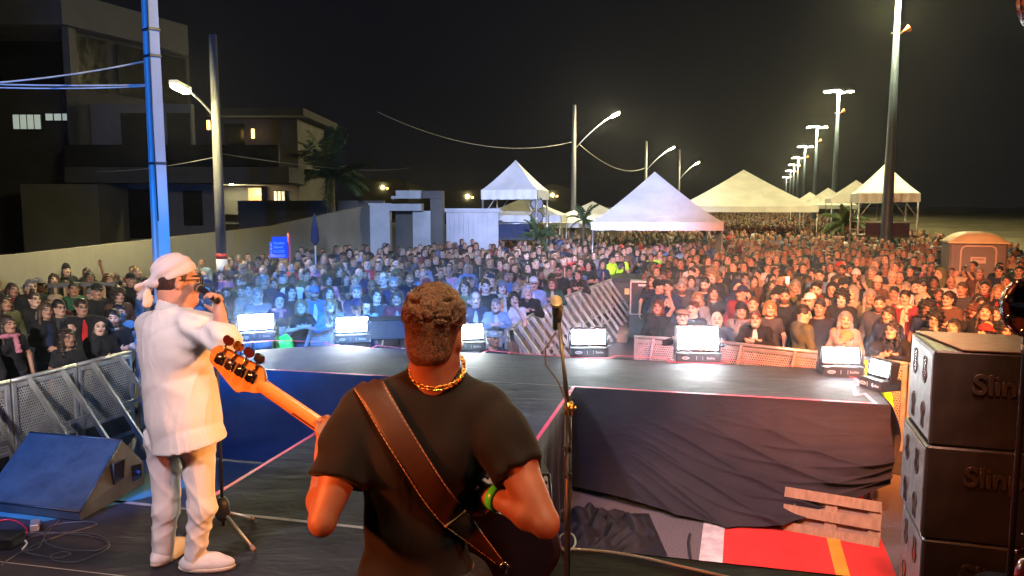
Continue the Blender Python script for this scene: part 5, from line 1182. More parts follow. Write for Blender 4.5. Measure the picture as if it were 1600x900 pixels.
def allowed(x, y):
    if x < left_x(y): return False
    if x > road_x(y, 5.0) or (y < 24 and x > .68 * y + 1.0): return False
    # left run: keep to its left / behind it
    a, b = Vector(LB[0]), Vector(LB2[1])
    if x <= b.x + .05:
        for p, q in zip(LBALL, LBALL[1:]):
            if p.y <= y <= q.y:
                xx = p.x + (q.x - p.x) * (y - p.y) / (q.y - p.y)
                if x > xx - .35: return False
        if y < LBALL[0].y: return x < LBALL[0].x - .3
    f1 = seg_side((x, y), [Vector(v) for v in FB1]); f2 = seg_side((x, y), [Vector(v) for v in FB2])
    if f1 is not None and f1 < .40: return False
    if f2 is not None and f2 < .40: return False
    if y < Vector(AB[0]).y + .2 and FB1[-1].x - .1 < x < FB2[0].x + .1: return False
    if x > FB2[-1].x and y < FB2[-1].y + .5: return False
    # aisle wedge
    a0, a1, a2 = [Vector(v) for v in AB]
    if y < a2.y + 4.5 and y > a0.y - 2:
        xl = a0.x + (a1.x - a0.x) * (y - a0.y) / (a1.y - a0.y) if y < a1.y else a1.x + (a2.x - a1.x) * (y - a1.y) / (a2.y - a1.y)
        xr = PX(1012, y) if y < 21 else PX(1012, y)
        if xl - .38 < x < xr + .1: return False
    for bx, by, r_ in BLOCK:
        if (x - bx) ** 2 + (y - by) ** 2 < r_ * r_: return False
    return True
r2 = random.Random(21)
cand = []
for k in range(60000):
    y = 7.5 + (24 - 7.5) * math.sqrt(r2.random()); x = r2.uniform(-.72, .74) * y
    if not allowed(x, y): continue
    dens = 1.0
    if 800 + x / y * F < 225 and y < 10.0: continue
    if x < -5.5 and y > 19: dens = .35
    if r2.random() > dens and k % 3: continue
    ms = .56 if y < 16 else .60
    ok = all((x - a) ** 2 + (y - b) ** 2 > ms * ms for a, b in spots[-4000:])
    if not ok: continue
    # keep the hand placed faces clear: nobody right in front of them
    clear = True
    if len(spots) and True:
        for a, b in spots[:len(HAND)]:
            if 0 < b - y < 2.0 and abs(x / y - a / b) * b < .30 and b < 19: clear = False; break
    if not clear: continue
    spots.append((x, y)); cand.append((x, y))
cand.sort(key=lambda p: p[1]); nind = 300 - NP[0]; near = cand[:nind]; rest = cand[nind:]
print('candidates', len(cand), 'individual', nind, 'reach', near[-1])
def zone(x, y):
    px = 800 + x / (y) * F
    if px < 215: return 'in the crowd left of the singer'
    if px < 380: return 'in the crowd beyond the singer'
    if px < 470: return 'below the blue street signs'
    if px < 560: return 'behind the woman in vivid blue'
    if px < 640: return 'left of the bassist head'
    if px < 735: return 'behind the bassist head'
    if px < 800: return 'behind the pale cardigan woman'
    if px < 900: return 'behind the near microphone'
    if px < 1000: return 'by the head of the aisle'
    if px < 1100: return 'right of the aisle'
    if px < 1170: return 'above the largest floodlight'
    if px < 1250: return 'above the orange barrier'
    if px < 1330: return 'above the tilted floodlight'
    if px < 1400: return 'in front of the tall lamp pole'
    if px < 1470: return 'near the man in the cream scarf'
    return 'in the crowd by the portable toilet'
used = {}
TOPW = ['black'] * 26 + ['charcoal'] * 6 + ['navy'] * 6 + ['grey'] * 3 + ['white'] * 2 + ['beige'] * 2 + ['olive'] * 2 + ['maroon'] * 2 + ['denim blue'] * 2 + ['brown'] * 3 + ['pale blue', 'dark green', 'cream', 'red', 'pink']
HAIRW_M = ['short'] * 6 + ['side'] * 3 + ['buzz'] * 3 + ['receding'] * 2 + ['cap'] * 3 + ['beanie'] + ['bald'] + ['curly'] + ['hood'] + ['flat_cap']
HAIRW_F = ['long'] * 6 + ['wavy'] * 3 + ['bob'] * 2 + ['ponytail'] * 2 + ['bun'] + ['curly'] + ['beanie']
HC = ['black'] * 6 + ['dark brown'] * 6 + ['brown'] * 3 + ['blond'] * 2 + ['grey'] * 2 + ['auburn']
HDESC = {'short': '{c} hair cut short', 'side': 'side parted {c} hair', 'buzz': 'cropped {c} hair', 'receding': 'receding {c} hair', 'curly': '{c} curls', 'long': 'long {c} hair', 'wavy': 'wavy {c} hair', 'bob': 'a {c} bob', 'ponytail': 'a {c} ponytail', 'bun': 'a {c} bun',
         'beanie': 'a {c} knitted hat', 'cap': 'a {c} cap', 'flat_cap': 'a {c} flat cap', 'hood': 'a {c} hood', 'bald': 'a bald head'}
PD = {'down': '', 'crossed': ', arms folded', 'phone': ', filming', 'clap': ', clapping', 'pockets': '', 'hands_front': ', hands joined', 'raised': ', arm raised', 'drink': ', hand at chest', 'chin': ', hand at chin', 'lean': ''}
phones = []
for x, y in near:
    for tries in range(60):
        fem = r2.random() < .48; hair = r2.choice(HAIRW_F if fem else HAIRW_M); hc = r2.choice(HC); hatc = r2.choice(['black', 'black', 'navy', 'grey', 'beige', 'white', 'maroon'])
        c = hatc if hair in ('beanie', 'cap', 'flat_cap', 'hood') else hc; tc = r2.choice(TOPW); top = r2.choice(['shirt', 'jacket', 'jacket'])
        pose = r2.choice([p[0] for p in POSES if bool(p[1]) == fem and p[0] not in ('lean', 'phone', 'raised')] + ['down'] * 3 + (['phone'] if not fem and r2.random() < .5 else []) + (['raised'] if fem and r2.random() < .35 else []))
        inner = r2.choice(['black', 'white', 'grey', 'charcoal', 'red', 'navy', 'beige']); gl = r2.random() < .2; bd = (not fem) and r2.random() < .3
        if hair == 'hood': top = 'jacket'; c = tc
        lab = ('woman' if fem else ('bearded man' if bd else 'man')) + ' with ' + HDESC[hair].format(c=c) + (' and glasses' if gl else '') + ' in ' + tc + (' top' if top == 'shirt' else ' jacket') + PD[pose] + ', ' + zone(x, y)
        if len(lab.split()) <= 16 and lab not in used: break
    used[lab] = 1
    a = yaw_to((x, y), (r2.uniform(-1, 1.5), 3)) + (r2.gauss(0, .28) if r2.random() < .85 else r2.uniform(-1.1, 1.1))
    o = person(x, y, a, pose, fem, r2.choice([0, 0, 1, 1, 2, 2, 3, 4, 4, 5]), hair, c, top, tc, inner, gl, bd, lab, GC, r2.uniform(.91, 1.07) * (.96 if fem else 1.0), r2.choice([(.02, .022, .035), (.03, .05, .10), (.012, .012, .014), (.05, .05, .05)]))
    if pose == 'phone': phones.append((o, lab))
# phones held up: things of their own
M_SCR = emit('phone_screen', (.10, .62, .95), 2.2); M_PHB = pm('phone_back', (.02, .02, .025), .3)
allp = [o for o in C.objects if o.name.startswith('person') and o.parent is None and POSES[o['_J']][0] == 'phone']
pmesh = MB(); pmesh.box((0, 0, 0), (.078, .009, .158), None, .006); pmm = pmesh.mesh('phone_case'); pmm.materials.append(M_PHB)
smesh = MB(); smesh.box((0, .0052, 0), (.070, .001, .148)); smm = smesh.mesh('screen'); smm.materials.append(M_SCR)
bpy.context.view_layer.update()
for o in allp[:22]:
    ph = ob('phone', pmm); ph.location = o.matrix_world @ Vector((.085, -.385, 1.70)); ph.rotation_euler = (R(-12), 0, o.rotation_euler.z); ob('screen', smm, ph)
    who = o['label']; who = who.split(',')[0]; w_ = ('phone held up by the ' + who).split(); tag(ph, ' '.join(w_[:16]), 'phone', 'phones held up in the crowd')
for o in C.objects:
    if '_J' in o: del o['_J']
# ---- the rest of the crowd, too many to tell apart: one mass
jl = [(0, 0, .1, 0, 0), (1, 0, -.2, 0, 0), (4, 0, 0, 0, 0), (6, 1, .2, 0, 0), (9, 1, -.2, 0, 0), (5, 0, .3, 0, 0)]
def lods(h): return [lod_mesh(skeleton(POSES[a][0], bool(b), c, -.08, d), h, 'long' if b else 'short') for a, b, c, d, e in jl]
def mass(pts, L, rr):
    Vs = []; Qs = []; Cs = []; Hs = []; n = 0
    for x, y in pts:
        V, Q, lb, hl = L[rr.randrange(len(L))]; a = yaw_to((x, y), (0, 3)) + rr.gauss(0, .25); s_ = rr.uniform(.92, 1.07); ca, sa = math.cos(a) * s_, math.sin(a) * s_
        Vs.append(np.stack([V[:, 0] * ca - V[:, 1] * sa + x, V[:, 0] * sa + V[:, 1] * ca + y, V[:, 2] * s_], 1)); Qs.append(Q + n); n += len(V)
        pal = np.array([SKIN[rr.choice([0, 0, 1, 1, 2, 2, 3, 4, 5])], TOPC[rr.choice(TOPW)], (.02, .022, .03), HAIRC[rr.choice(HC)]]); Cs.append(np.concatenate([pal[lb], np.ones((len(lb), 1))], 1)); Hs.append(np.where((lb == 0)[:, None], hl, 9))
    return np.concatenate(Vs), np.concatenate(Qs), np.concatenate(Cs), np.concatenate(Hs)
r3 = random.Random(5)
for k in range(60000):                                # beyond the first block
    y = 22 + 8 * r3.random(); x = r3.uniform(-.72, .74) * y
    if y < 24 or not allowed(x, y): continue
    if x < -6 and r3.random() < .8: continue
    if all((x - a) ** 2 + (y - b) ** 2 > .42 for a, b in rest[-600:]): rest.append((x, y))
cell = {}; far = []
for k in range(26000):
    y = 30 + 200 * r3.random() ** 1.5; x = r3.uniform(-6, 90)
    if not (-3 + .12 * (y - 33) < x < road_x(y, 4.2)) or not allowed(x, y): continue
    if y > 45 and x < .145 * y: continue
    key = (round(x / (.72 + y * .004)), round(y / (.8 + y * .004)))
    if key in cell: continue
    cell[key] = 1; far.append((x, y))
    if len(far) > 3000: break
print('rest', len(rest), 'far', len(far))
V, Q, Cc, H = mass(rest, lods(.026), r3)
M_MASS = skin_mat('crowd_mass', 'attr')
me = npmesh('crowd', V, Q); attrc(me, 'col', Cc); attr3(me, 'hl', H); tag(ob('dense_crowd', me, None, M_MASS), 'dense mass of concertgoers filling the middle distance behind the individual people', 'crowd', None, 'stuff')
V, Q, Cc, H = mass(far, lods(.052), r3)
me = npmesh('crowd', V, Q); attrc(me, 'col', Cc); attr3(me, 'hl', H); tag(ob('distant_crowd', me, None, M_MASS), 'far crowd thinning out under the lamps beyond the tents', 'crowd', None, 'stuff')
# ------------------------------------------------------------------ performers
w = lambda px, py, t: np.array(Wp(px, py, t))
def vol_obj(name, v, mat, parent=None, org=(0, 0, 0), it=2, hl=None):
    V, Q = v.mesh(); V = smooth_mesh(V, Q, it); me = npmesh(name, V - np.array(org), Q)
    if hl is not None: attr3(me, 'hl', (V - hl[0]) @ hl[1] / hl[2])
    me.materials.append(mat); o = bpy.data.objects.new(name, me); C.objects.link(o)
    if parent is not None: o.parent = parent
    else: o.location = org
    return o, V, Q
def limb_cut(v, parts, cut_p, cut_n, k=.03):          # a sleeve or trouser leg with a clean hem
    q = Vol.__new__(Vol); q.h = v.h; q.lo = v.lo; q.ax = v.ax; q.D = np.full(v.D.shape, .15, np.float32); q.L = np.zeros(v.D.shape, np.int8)
    for a in parts: q.cap(*a, k=k)
    q.half(cut_p, cut_n); v.D = smin(v.D, q.D, .02)
# --- bassist, seen from behind
bo = np.array((-.25, 2.14, S)); sx = bo[0]
hb = np.array((-.214, 2.13, 2.868)); HMb = rotm(R(166), R(8), R(-2))
shL, shR = np.array((-.425, 2.13, 2.650)), np.array((-.068, 2.12, 2.655))
elL, elR = w(504, 812, 2.03), w(852, 815, 1.99)
wrL, wrR = w(506, 716, 2.34), w(767, 773, 2.12)
M_SKB = skin_mat('brown_skin', (.26, .125, .075))
def bassist(g, v, what):
    K = .06
    v.cap((sx - .09, 2.14, 2.58), (sx + .09, 2.14, 2.58), .115 + g, None, K); v.ell((sx - .010, 2.15, 2.52), (.166 + g, .120 + g, .19), None, K)
    v.ell((sx - .08, 2.08, 2.52), (.085 + g * .5, .075 + g * .5, .12), None, .04); v.ell((sx + .06, 2.08, 2.53), (.085 + g * .5, .075 + g * .5, .12), None, .04)
    v.ell((sx - .030, 2.15, 2.32), (.142 + g, .110 + g, .19), None, K); v.cap((sx - .075, 2.15, 2.12), (sx + .03, 2.15, 2.12), .112 + g, None, K)
    v.cap(shL + [.03, 0, -.005], shR + [-.03, 0, -.005], .056 + g, None, .05); v.cap((hb[0] - .005, 2.14, 2.755), (sx + .012, 2.15, 2.60), .055 + g, .11, .05)
    for q in (-1, 1): v.cap((hb[0] + q * .03, 2.145, 2.725), ((shL if q < 0 else shR) + [-q * .03, 0, .01]), .036 + g, .05 + g, .05)
v = Vol((-.78, 1.70, S), (.25, 2.75, 3.02), .0085)
head_sdf(v, hb, HMb, 1.0, True, .02); v.cap((hb[0] + .0, 2.145, 2.68), hb + HMb @ np.array((0, .024, -.05)), .056, .054, .03)
v.cap((hb[0], 2.115, 2.70), hb + HMb @ np.array((0, .055, -.03)), .045, .042, .03)
bassist(-.006, v, 'skin')
for s0, e, wr, dr, sd, pn in ((shL, elL, wrL, (.05, .35, .9), (.75, .4, -.1), (.3, .9, -.3)), (shR, elR, wrR, (-.28, .78, -.50), (-.2, .4, .9), (-1, .0, -.1))):
    mid = s0 * .5 + e * .5
    v.cap(s0, mid, .060, .057, .03); v.cap(mid, e, .056, .036, .02); fm = e * .72 + wr * .28
    v.ell(e + np.array((0, -.008, -.012)), (.030, .030, .030), None, .02); v.cap(e, fm, .034, .042, .012); v.cap(fm, wr, .042, .026, .02)
    hand_sdf(v, wr, dr, sd, pn, .62, 1.04, .0098, None, .008, 1)
for q in (-1, 1):
    v.cap((sx + .095 * q, 2.15, S + .90), (sx + .11 * q, 2.17, S + .48), .088, .058, .05); v.cap((sx + .11 * q, 2.17, S + .48), (sx + .12 * q, 2.13, S + .09), .056, .036, .03); v.ell((sx + .13 * q, 2.19, S + .045), (.045, .125, .042), None, .02)
bass_man, V, Q = vol_obj('person', v, M_SKB, None, bo, 2, (hb, HMb, 1.0))
tag(bass_man, 'bassist seen from behind in black T-shirt with short curly hair and a leather guitar strap', 'person')
v = Vol((-.62, 1.85, S + .78), (.10, 2.45, 2.80), .0085); bassist(.012, v, 'shirt')
v.cap((sx - .09, 2.15, 2.0), (sx + .05, 2.15, 2.0), .130, None, .08)
for s0, e in ((shL, elL), (shR, elR)):
    u_ = (e - s0) / np.linalg.norm(e - s0); c_ = s0 + u_ * .205
    limb_cut(v, [(s0, s0 + u_ * .10, .070, .078), (s0 + u_ * .08, s0 + u_ * .3, .078, .074)], c_, u_)
def shirt_folds(x, y, z):
    a = np.clip((2.52 - z) * 3, 0, 1); r_ = np.clip((np.abs(x - sx) - .20) * 14, 0, 1) * np.clip((2.66 - z) * 8, 0, 1)
    return a * (.0055 * np.sin(30 * x + 4 * np.sin(6 * z) + 3) + .003 * np.sin(58 * x - 9 * z)) + .006 * r_ * np.sin(78 * (z + .55 * np.abs(x - sx)) + 3 * np.sin(14 * x)) + .004 * np.clip((2.62 - z) * 3, 0, 1) * np.sin(19 * z + 16 * x + 2)
v.warp(shirt_folds); v.half((hb[0], 2.11, 2.775), (0, -.55, 1), k=.006); v.half((0, 0, S + .80), (0, 0, -1))
M_TEE = NT('black_tee'); k = M_TEE; o_ = k.obj(); k.base(k.ramp(k.noise(o_, 5, 6), [(.3, (.007, .0075, .0075)), (.7, (.013, .0135, .013))]), .85, 0, .12); k.b.inputs['Sheen Weight'].default_value = .05
k.bump(k.math('ADD', k.math('MULTIPLY', k.noise(k.scale(o_, (1, 1, .35)), 9, 4, .5, 1.0), 1), k.math('MULTIPLY', k.noise(o_, 500, 2), .05)), .40, .02); M_TEE = k.m
shirt, SV, SQ = vol_obj('shirt', v, M_TEE, bass_man, bo, 2)
BV = BVHTree.FromPolygons([tuple(p) for p in SV], [tuple(int(i) for i in q) for q in SQ])
# collar rib
def ring_on(px0, px1, py, t): pass
col = MB(); NN = 40; pts = []
for i in range(NN + 1):
    a = i / NN * 2 * math.pi; pts.append(Vector((hb[0] + .003 + .080 * math.cos(a), 2.142 + .072 * math.sin(a), 2.715 + .035 * math.sin(a) * 1.0 - .02)))
# necklace: twisted gold chain lying on the collar
M_GOLD = pm('gold', (.85, .48, .12), .28, 1, .15, 30, .1)
mm = MB()
for i in range(64):
    a = i / 64 * 2 * math.pi; c_ = Vector((hb[0] + .004 + .076 * math.cos(a), 2.122 + .070 * math.sin(a), 2.778 + .042 * math.sin(a))); t_ = Vector((-math.sin(a), math.cos(a), .3 * math.cos(a))).normalized(); tw = 1 if i % 2 else -1
    q_ = Vector((math.cos(a), math.sin(a), 0)); mm.tube([c_ + t_ * .008 * math.cos(b) + (q_ * math.cos(tw * .8) + Vector((0, 0, 1)) * math.sin(tw * .8)) * .0065 * math.sin(b) for b in [j * 6.2832 / 8 for j in range(9)]], .0022, 5, False)
o = mm.build('gold_chain', M_GOLD); o.parent = bass_man; o.location = -Vector(bo)
# hair: tight curls
v = Vol((-.15, -.16, -.13), (.15, .17, .19), .0036); v.ell((0, .026, .048), (.084, .102, .096), None, .01); v.ell((0, .046, -.035), (.066, .060, .066), None, .03)
v.ell((0, -.115, -.03), (.072, .085, .10), None, .01, None, True); v.half((0, .03, -.092), (0, -.3, -1))
for q in (-1, 1): v.ell((.088 * q, -.0, -.03), (.026, .045, .055), None, .01, None, True)
rc = random.Random(4)
for i in range(900):
    u_ = rc.uniform(-.92, 1); a = rc.uniform(0, 6.28); s_ = math.sqrt(max(0, 1 - u_ * u_)); d = np.array((s_ * math.cos(a), s_ * math.sin(a), u_))
    if d[1] < -.35 and d[2] < .5: continue
    p = np.array((0, .026, .048)) + d * np.array((.086, .104, .100)); amp = .007 * (.35 + .65 * min(1, max(0, (d[2] + .15) * 1.8)))
    if d[2] < -.12: p = p * np.array((.86, .93, 1.0)); amp = .0032
    v.ell(p, (amp * rc.uniform(.8, 1.3) + .002,) * 3, None, .003, pad=.006)
kc = NT('curly_brown_hair'); nc = kc.noise(kc.obj(), 75, 4, .6, 1.5); kc.base(kc.ramp(nc, [(.35, (.030, .014, .008)), (.66, (.22, .11, .055))]), .6, 0, .35); kc.bump(nc, .9, .012); M_CURL = kc.m
V, Q = v.mesh(); V = smooth_mesh(V, Q, 1); me = npmesh('hair', V, Q); me.materials.append(M_CURL); hr = ob('hair', me, bass_man); M4 = Matrix(HMb.tolist()).to_4x4(); M4 = M4 @ Matrix.Scale(.965, 4); M4.translation = Vector(hb - bo); hr.matrix_local = M4
# trousers and shoes
v = Vol((-.6, 1.85, S), (.15, 2.5, S + 1.02), .014)
v.cap((sx - .06, 2.15, S + .92), (sx + .06, 2.15, S + .92), .132, None, .06)
for q in (-1, 1): v.cap((sx + .095 * q, 2.15, S + .88), (sx + .11 * q, 2.17, S + .48), .105, .08, .05); v.cap((sx + .11 * q, 2.17, S + .48), (sx + .12 * q, 2.13, S + .09), .08, .065, .03)
v.half((0, 0, S + .07), (0, 0, -1)); v.half((0, 0, S + .99), (0, 0, 1)); v.warp(FOLD); vol_obj('trousers', v, cloth_mat('dark_jeans', (.02, .022, .03)), bass_man, bo)
v = Vol((-.6, 1.9, S), (.15, 2.5, S + .2), .011)
for q in (-1, 1): v.ell((sx + .13 * q, 2.19, S + .05), (.055, .145, .052), None, .02); v.cap((sx + .12 * q, 2.13, S + .05), (sx + .12 * q, 2.13, S + .11), .052, .05, .03)
v.half((0, 0, S + .006), (0, 0, -1)); vol_obj('shoes', v, cloth_mat('black_shoes', (.02, .02, .02)), bass_man, bo)
# green wristband on the right wrist
a_ = Vector(elR); b_ = Vector(wrR); d_ = (b_ - a_).normalized(); c_ = b_ - d_ * .022
mm = MB(); zq = Vector((0, 0, 1)).rotation_difference(d_).to_matrix(); mm.lathe([(.034, -.012), (.037, -.010), (.037, .010), (.034, .012)], c_, 24, zq)
o = mm.build('wristband', pm('green_plastic_band', (.06, .75, .05), .35, 0, .08, 10, 0)); o.parent = bass_man; o.location = -Vector(bo)
# --- bass guitar
Bc = Vector(w(752, 838, 2.42)); Ht = Vector(w(331, 549, 2.52)); ax = (Ht - Bc); LB_ = ax.length; ax.normalize(); nn = Vector((.10, 1, .15)); nn = (nn - ax * nn.dot(ax)).normalized(); sd_ = nn.cross(ax).normalized()
if sd_.z < 0: sd_ = -sd_
BM = Matrix((ax, sd_, ax.cross(sd_))).transposed(); bs = empty('bass_guitar', Bc, 0, 'bass guitar with orange lit maple neck and dark body, held by the bassist', 'bass guitar'); bs.matrix_world = Matrix.Translation(Bc) @ BM.to_4x4()
bk = 1 if (BM @ Vector((0, 0, 1))).y < 0 else -1       # side of the back, towards the camera
print('bass length', LB_, 'back', bk)
def blob(pts, n=4):                                    # smooth closed outline
    out = []; m_ = len(pts)
    for i in range(m_):
        p0, p1, p2, p3 = [Vector(pts[(i + j - 1) % m_]) for j in range(4)]
        for q in range(n): t = q / n; out.append(.5 * ((2 * p1) + (-p0 + p2) * t + (2 * p0 - 5 * p1 + 4 * p2 - p3) * t * t + (-p0 + 3 * p1 - 3 * p2 + p3) * t ** 3))
    return out
M_BODY = pm('dark_sunburst_lacquer', (.018, .014, .024), .14, 0, .3, 3, 0, spec=.6); M_MAPLE = pm('maple', (.62, .30, .10), .25, 0, .12, 4, .08, 30, .002, (1, 8, 8), .6); M_STRIPE = pm('dark_stripe', (.10, .025, .01), .3)
bp = blob([(-.24, .02), (-.225, .12), (-.14, .175), (-.05, .135), (.02, .118), (.10, .140), (.19, .155), (.215, .115), (.15, .07), (.13, .0), (.15, -.06), (.16, -.11), (.10, -.145), (.02, -.120), (-.06, -.132), (-.15, -.165), (-.225, -.12)])
def slabm(out, z0, z1, bev=.006):
    mm = MB(); n = len(out); cx = sum(p.x for p in out) / n; cy = sum(p.y for p in out) / n; lay = [(z0, 1 - bev / .1), (z0 + bev, 1), (z1 - bev, 1), (z1, 1 - bev / .1)]; vs = [Vector((cx + (p.x - cx) * s_, cy + (p.y - cy) * s_, z)) for z, s_ in lay for p in out]
    mm.poly(vs, [(j * n + i, j * n + (i + 1) % n, (j + 1) * n + (i + 1) % n, (j + 1) * n + i) for j in range(3) for i in range(n)], True); mm.poly([vs[i] for i in range(n)], [tuple(range(n))[::-1]]); mm.poly([vs[3 * n + i] for i in range(n)], [tuple(range(n))]); return mm
slabm(bp, -.021, .021, .008).build('body', M_BODY, bs)
x0, x1 = .10, LB_ - .195; V = []; NS = 14
for i in range(25):
    t = i / 24; x = x0 + (x1 - x0) * t; hw = .034 - .009 * t; dp = .023 - .005 * t
    for j in range(NS): a = math.pi * j / (NS - 1); V.append((x, hw * math.cos(a), bk * (dp * math.sin(a)) - bk * .004))
Qn = [(i * NS + j, (i + 1) * NS + j, (i + 1) * NS + j + 1, i * NS + j + 1) for i in range(24) for j in range(NS - 1)] + [(i * NS, (i + 1) * NS, (i + 1) * NS + NS - 1, i * NS + NS - 1) for i in range(24)]
me = npmesh('neck', V, Qn); nk = ob('neck', me, bs, M_MAPLE)
mm = MB(); mm.box((x0 + (x1 - x0) * .62, -.009, bk * .0185), ((x1 - x0) * .38, .004, .003)); mm.build('truss_stripe', M_STRIPE, nk)
ho = blob([(x1 - .015, .024), (x1 + .012, .055), (x1 + .05, .052), (x1 + .10, .045), (x1 + .155, .040), (x1 + .185, .030), (LB_, .004), (x1 + .185, -.030), (x1 + .15, -.040), (x1 + .10, -.058), (x1 + .055, -.070), (x1 + .03, -.050), (x1 - .015, -.024)], 4)
slabm(ho, -.008, .008, .003).build('headstock', M_MAPLE, bs)
for i in range(4):
    cx = x1 + .035 + i * .040; cy = .010 - .003 * i
    mm = MB(); mm.box((cx, cy, bk * .0105), (.034, .040, .003), None, .001); mm.lathe([(.0125, -.004), (.0125, .004)], (cx, cy - .005, bk * .016), 14); mm.tube([(cx - .012, cy + .008, bk * .015), (cx + .012, cy + .008, bk * .015)], .005, 8); mm.tube([(cx, cy, bk * .014), (cx, .068 - .003 * i, bk * .014)], .0035, 8)
    for a_, b2 in ((-.012, -.015), (.012, -.015), (-.012, .015), (.012, .015)): mm.lathe([(.0028, 0), (.0028, bk * .003)], (cx + a_, cy + b2, bk * .012), 8)
    pg = mm.build('tuning_peg', M_CHROME, bs)
    mm = MB(); ow = blob([(-.018, .0), (-.016, .016), (-.004, .020), (0, .016), (.004, .020), (.016, .016), (.018, 0), (.008, -.010), (-.008, -.010)], 3)
    q_ = slabm(ow, -.004, .004, .002); q_.v = [(cx + a, .080 - .003 * i + b, bk * .014 + c) for a, b, c in q_.v]; q_.build('button', M_CHROME if i == 0 else (M_GOLD if i == 2 else pm('dark_red_button', (.05, .008, .008), .3)), pg)
mm = MB(); mm.tube([(LB_ * .0 - .245, .01, 0), (-.262, .01, 0)], .007, 10); mm.build('strap_button', M_CHROME, bs)
mm = MB()
for i in range(4): mm.tube([(-.17, -.018 + .012 * i, -bk * .032), (x1 + .03, -.014 + .009 * i, -bk * .016)], .0012, 4)
mm.build('strings', M_CHROME, bs); mm = MB(); mm.box((-.17, 0, -bk * .028), (.05, .08, .014), None, .003); mm.build('bridge', M_CHROME, bs)
# leather strap across the back
M_LEATH = pm('brown_leather', (.042, .022, .014), .42, 0, .25, 9, .35, 90, .003); M_STITCH = pm('pale_stitching', (.45, .26, .12), .7)
cl = [Vector(p) for p in [(566, 586), (582, 610), (600, 640), (622, 678), (645, 714), (668, 750), (692, 785), (714, 812), (738, 840), (762, 864), (788, 884)]]
def cr_(P, t):
    n = len(P) - 1; i = min(n - 1, int(t * n)); f = t * n - i; p0, p1, p2, p3 = P[max(0, i - 1)], P[i], P[i + 1], P[min(n, i + 2)]
    return .5 * ((2 * p1) + (-p0 + p2) * f + (2 * p0 - 5 * p1 + 4 * p2 - p3) * f * f + (-p0 + 3 * p1 - 3 * p2 + p3) * f ** 3)
def surf(p, lift, last=[2.05]):
    d = Vector(ray(p.x, p.y)).normalized(); h_ = BV.ray_cast(Vector((0, 0, ZC)), d)
    if h_[0] is None: return None
    return h_[0] + h_[1] * (lift if h_[1].dot(d) < 0 else -lift)
rows = []; n_ = 56
for i in range(n_ + 1):
    t = i / n_; c2 = cr_(cl, t); d2 = (cr_(cl, min(1, t + .02)) - cr_(cl, max(0, t - .02))).normalized(); pr = Vector((-d2.y, d2.x)); wd = 22.5 - 1.5 * t if t < .72 else 21.4 * (1 - (t - .72) / .28 * .80)
    row = [surf(c2 + pr * wd * (j / 4 - 1) * 1.0, .006) for j in range(9)]; rows.append(row)
# smooth depth along the strap; where the ray leaves the shirt keep straight on to the bass button
endp = bs.matrix_world @ Vector((-.262, .01, 0)) if False else Vector(w(788, 884, 2.22))
last_ok = max(i for i, r_ in enumerate(rows) if all(p is not None for p in r_))
for i in range(last_ok + 1, n_ + 1):
    f = (i - last_ok) / (n_ - last_ok); c0 = rows[last_ok]; t = i / n_; wd = .036 * (1 - f * .8)
    ctr = c0[4].lerp(endp, f); dd = (endp - c0[4]).normalized(); pr = dd.cross(Vector((0, 1, 0))).normalized(); sg = 1 if (c0[8] - c0[0]).dot(pr) > 0 else -1
    rows[i] = [ctr + pr * sg * wd * (j / 4 - 1) for j in range(9)]
for i in range(last_ok + 1):
    for j in range(9):
        if rows[i][j] is None: rows[i][j] = next((rows[k_][j] for k_ in range(i, last_ok + 1) if rows[k_][j] is not None))
for it in range(6):
    rows = [rows[0]] + [[(rows[i - 1][j] + rows[i][j] * 2 + rows[i + 1][j]) / 4 for j in range(9)] for i in range(1, n_)] + [rows[-1]]
lift_ = Vector((0, -.006, .001)); V = [tuple(p + lift_) for r_ in rows for p in r_]; me = npmesh('strap', V, [(i * 9 + j, i * 9 + j + 1, (i + 1) * 9 + j + 1, (i + 1) * 9 + j) for i in range(n_) for j in range(8)])
stp = ob('strap', me, None, M_LEATH); sol = stp.modifiers.new('thickness', 'SOLIDIFY'); sol.thickness = .004; sol.offset = 1
dg = bpy.context.evaluated_depsgraph_get(); me2 = bpy.data.meshes.new_from_object(stp.evaluated_get(dg)); stp.modifiers.clear(); stp.data = me2; bpy.context.view_layer.update()
stp.parent = bs; stp.matrix_parent_inverse = bs.matrix_world.inverted()
mm = MB()
for j, off in ((0, .06), (8, -.06)):
    pts = [r_[j].lerp(r_[4], abs(off)) + lift_ * 1.9 for r_ in rows[:-2]]
    for i in range(0, len(pts) - 1): mm.tube([pts[i], pts[i].lerp(pts[i + 1], .72)], .0011, 4, False)
o = mm.build('stitching', M_STITCH, None); o.parent = stp
mm = MB(); r0 = rows[38]; r1 = rows[39]; mm.bar(r0[0] + lift_ * 2, r0[8] + lift_ * 2, .006, .004, (0, 1, 0)); o = mm.build('slide_edge', M_STITCH); o.parent = stp
mm = MB(); e_ = endp + Vector((0, -.012, 0)); mm.tube([e_ + Vector((.012 * math.cos(a), -.003, .016 * math.sin(a))) for a in [i * .6 - 1.2 for i in range(8)]], .0045, 8); o = mm.build('strap_lock', M_CHROME); o.parent = stp
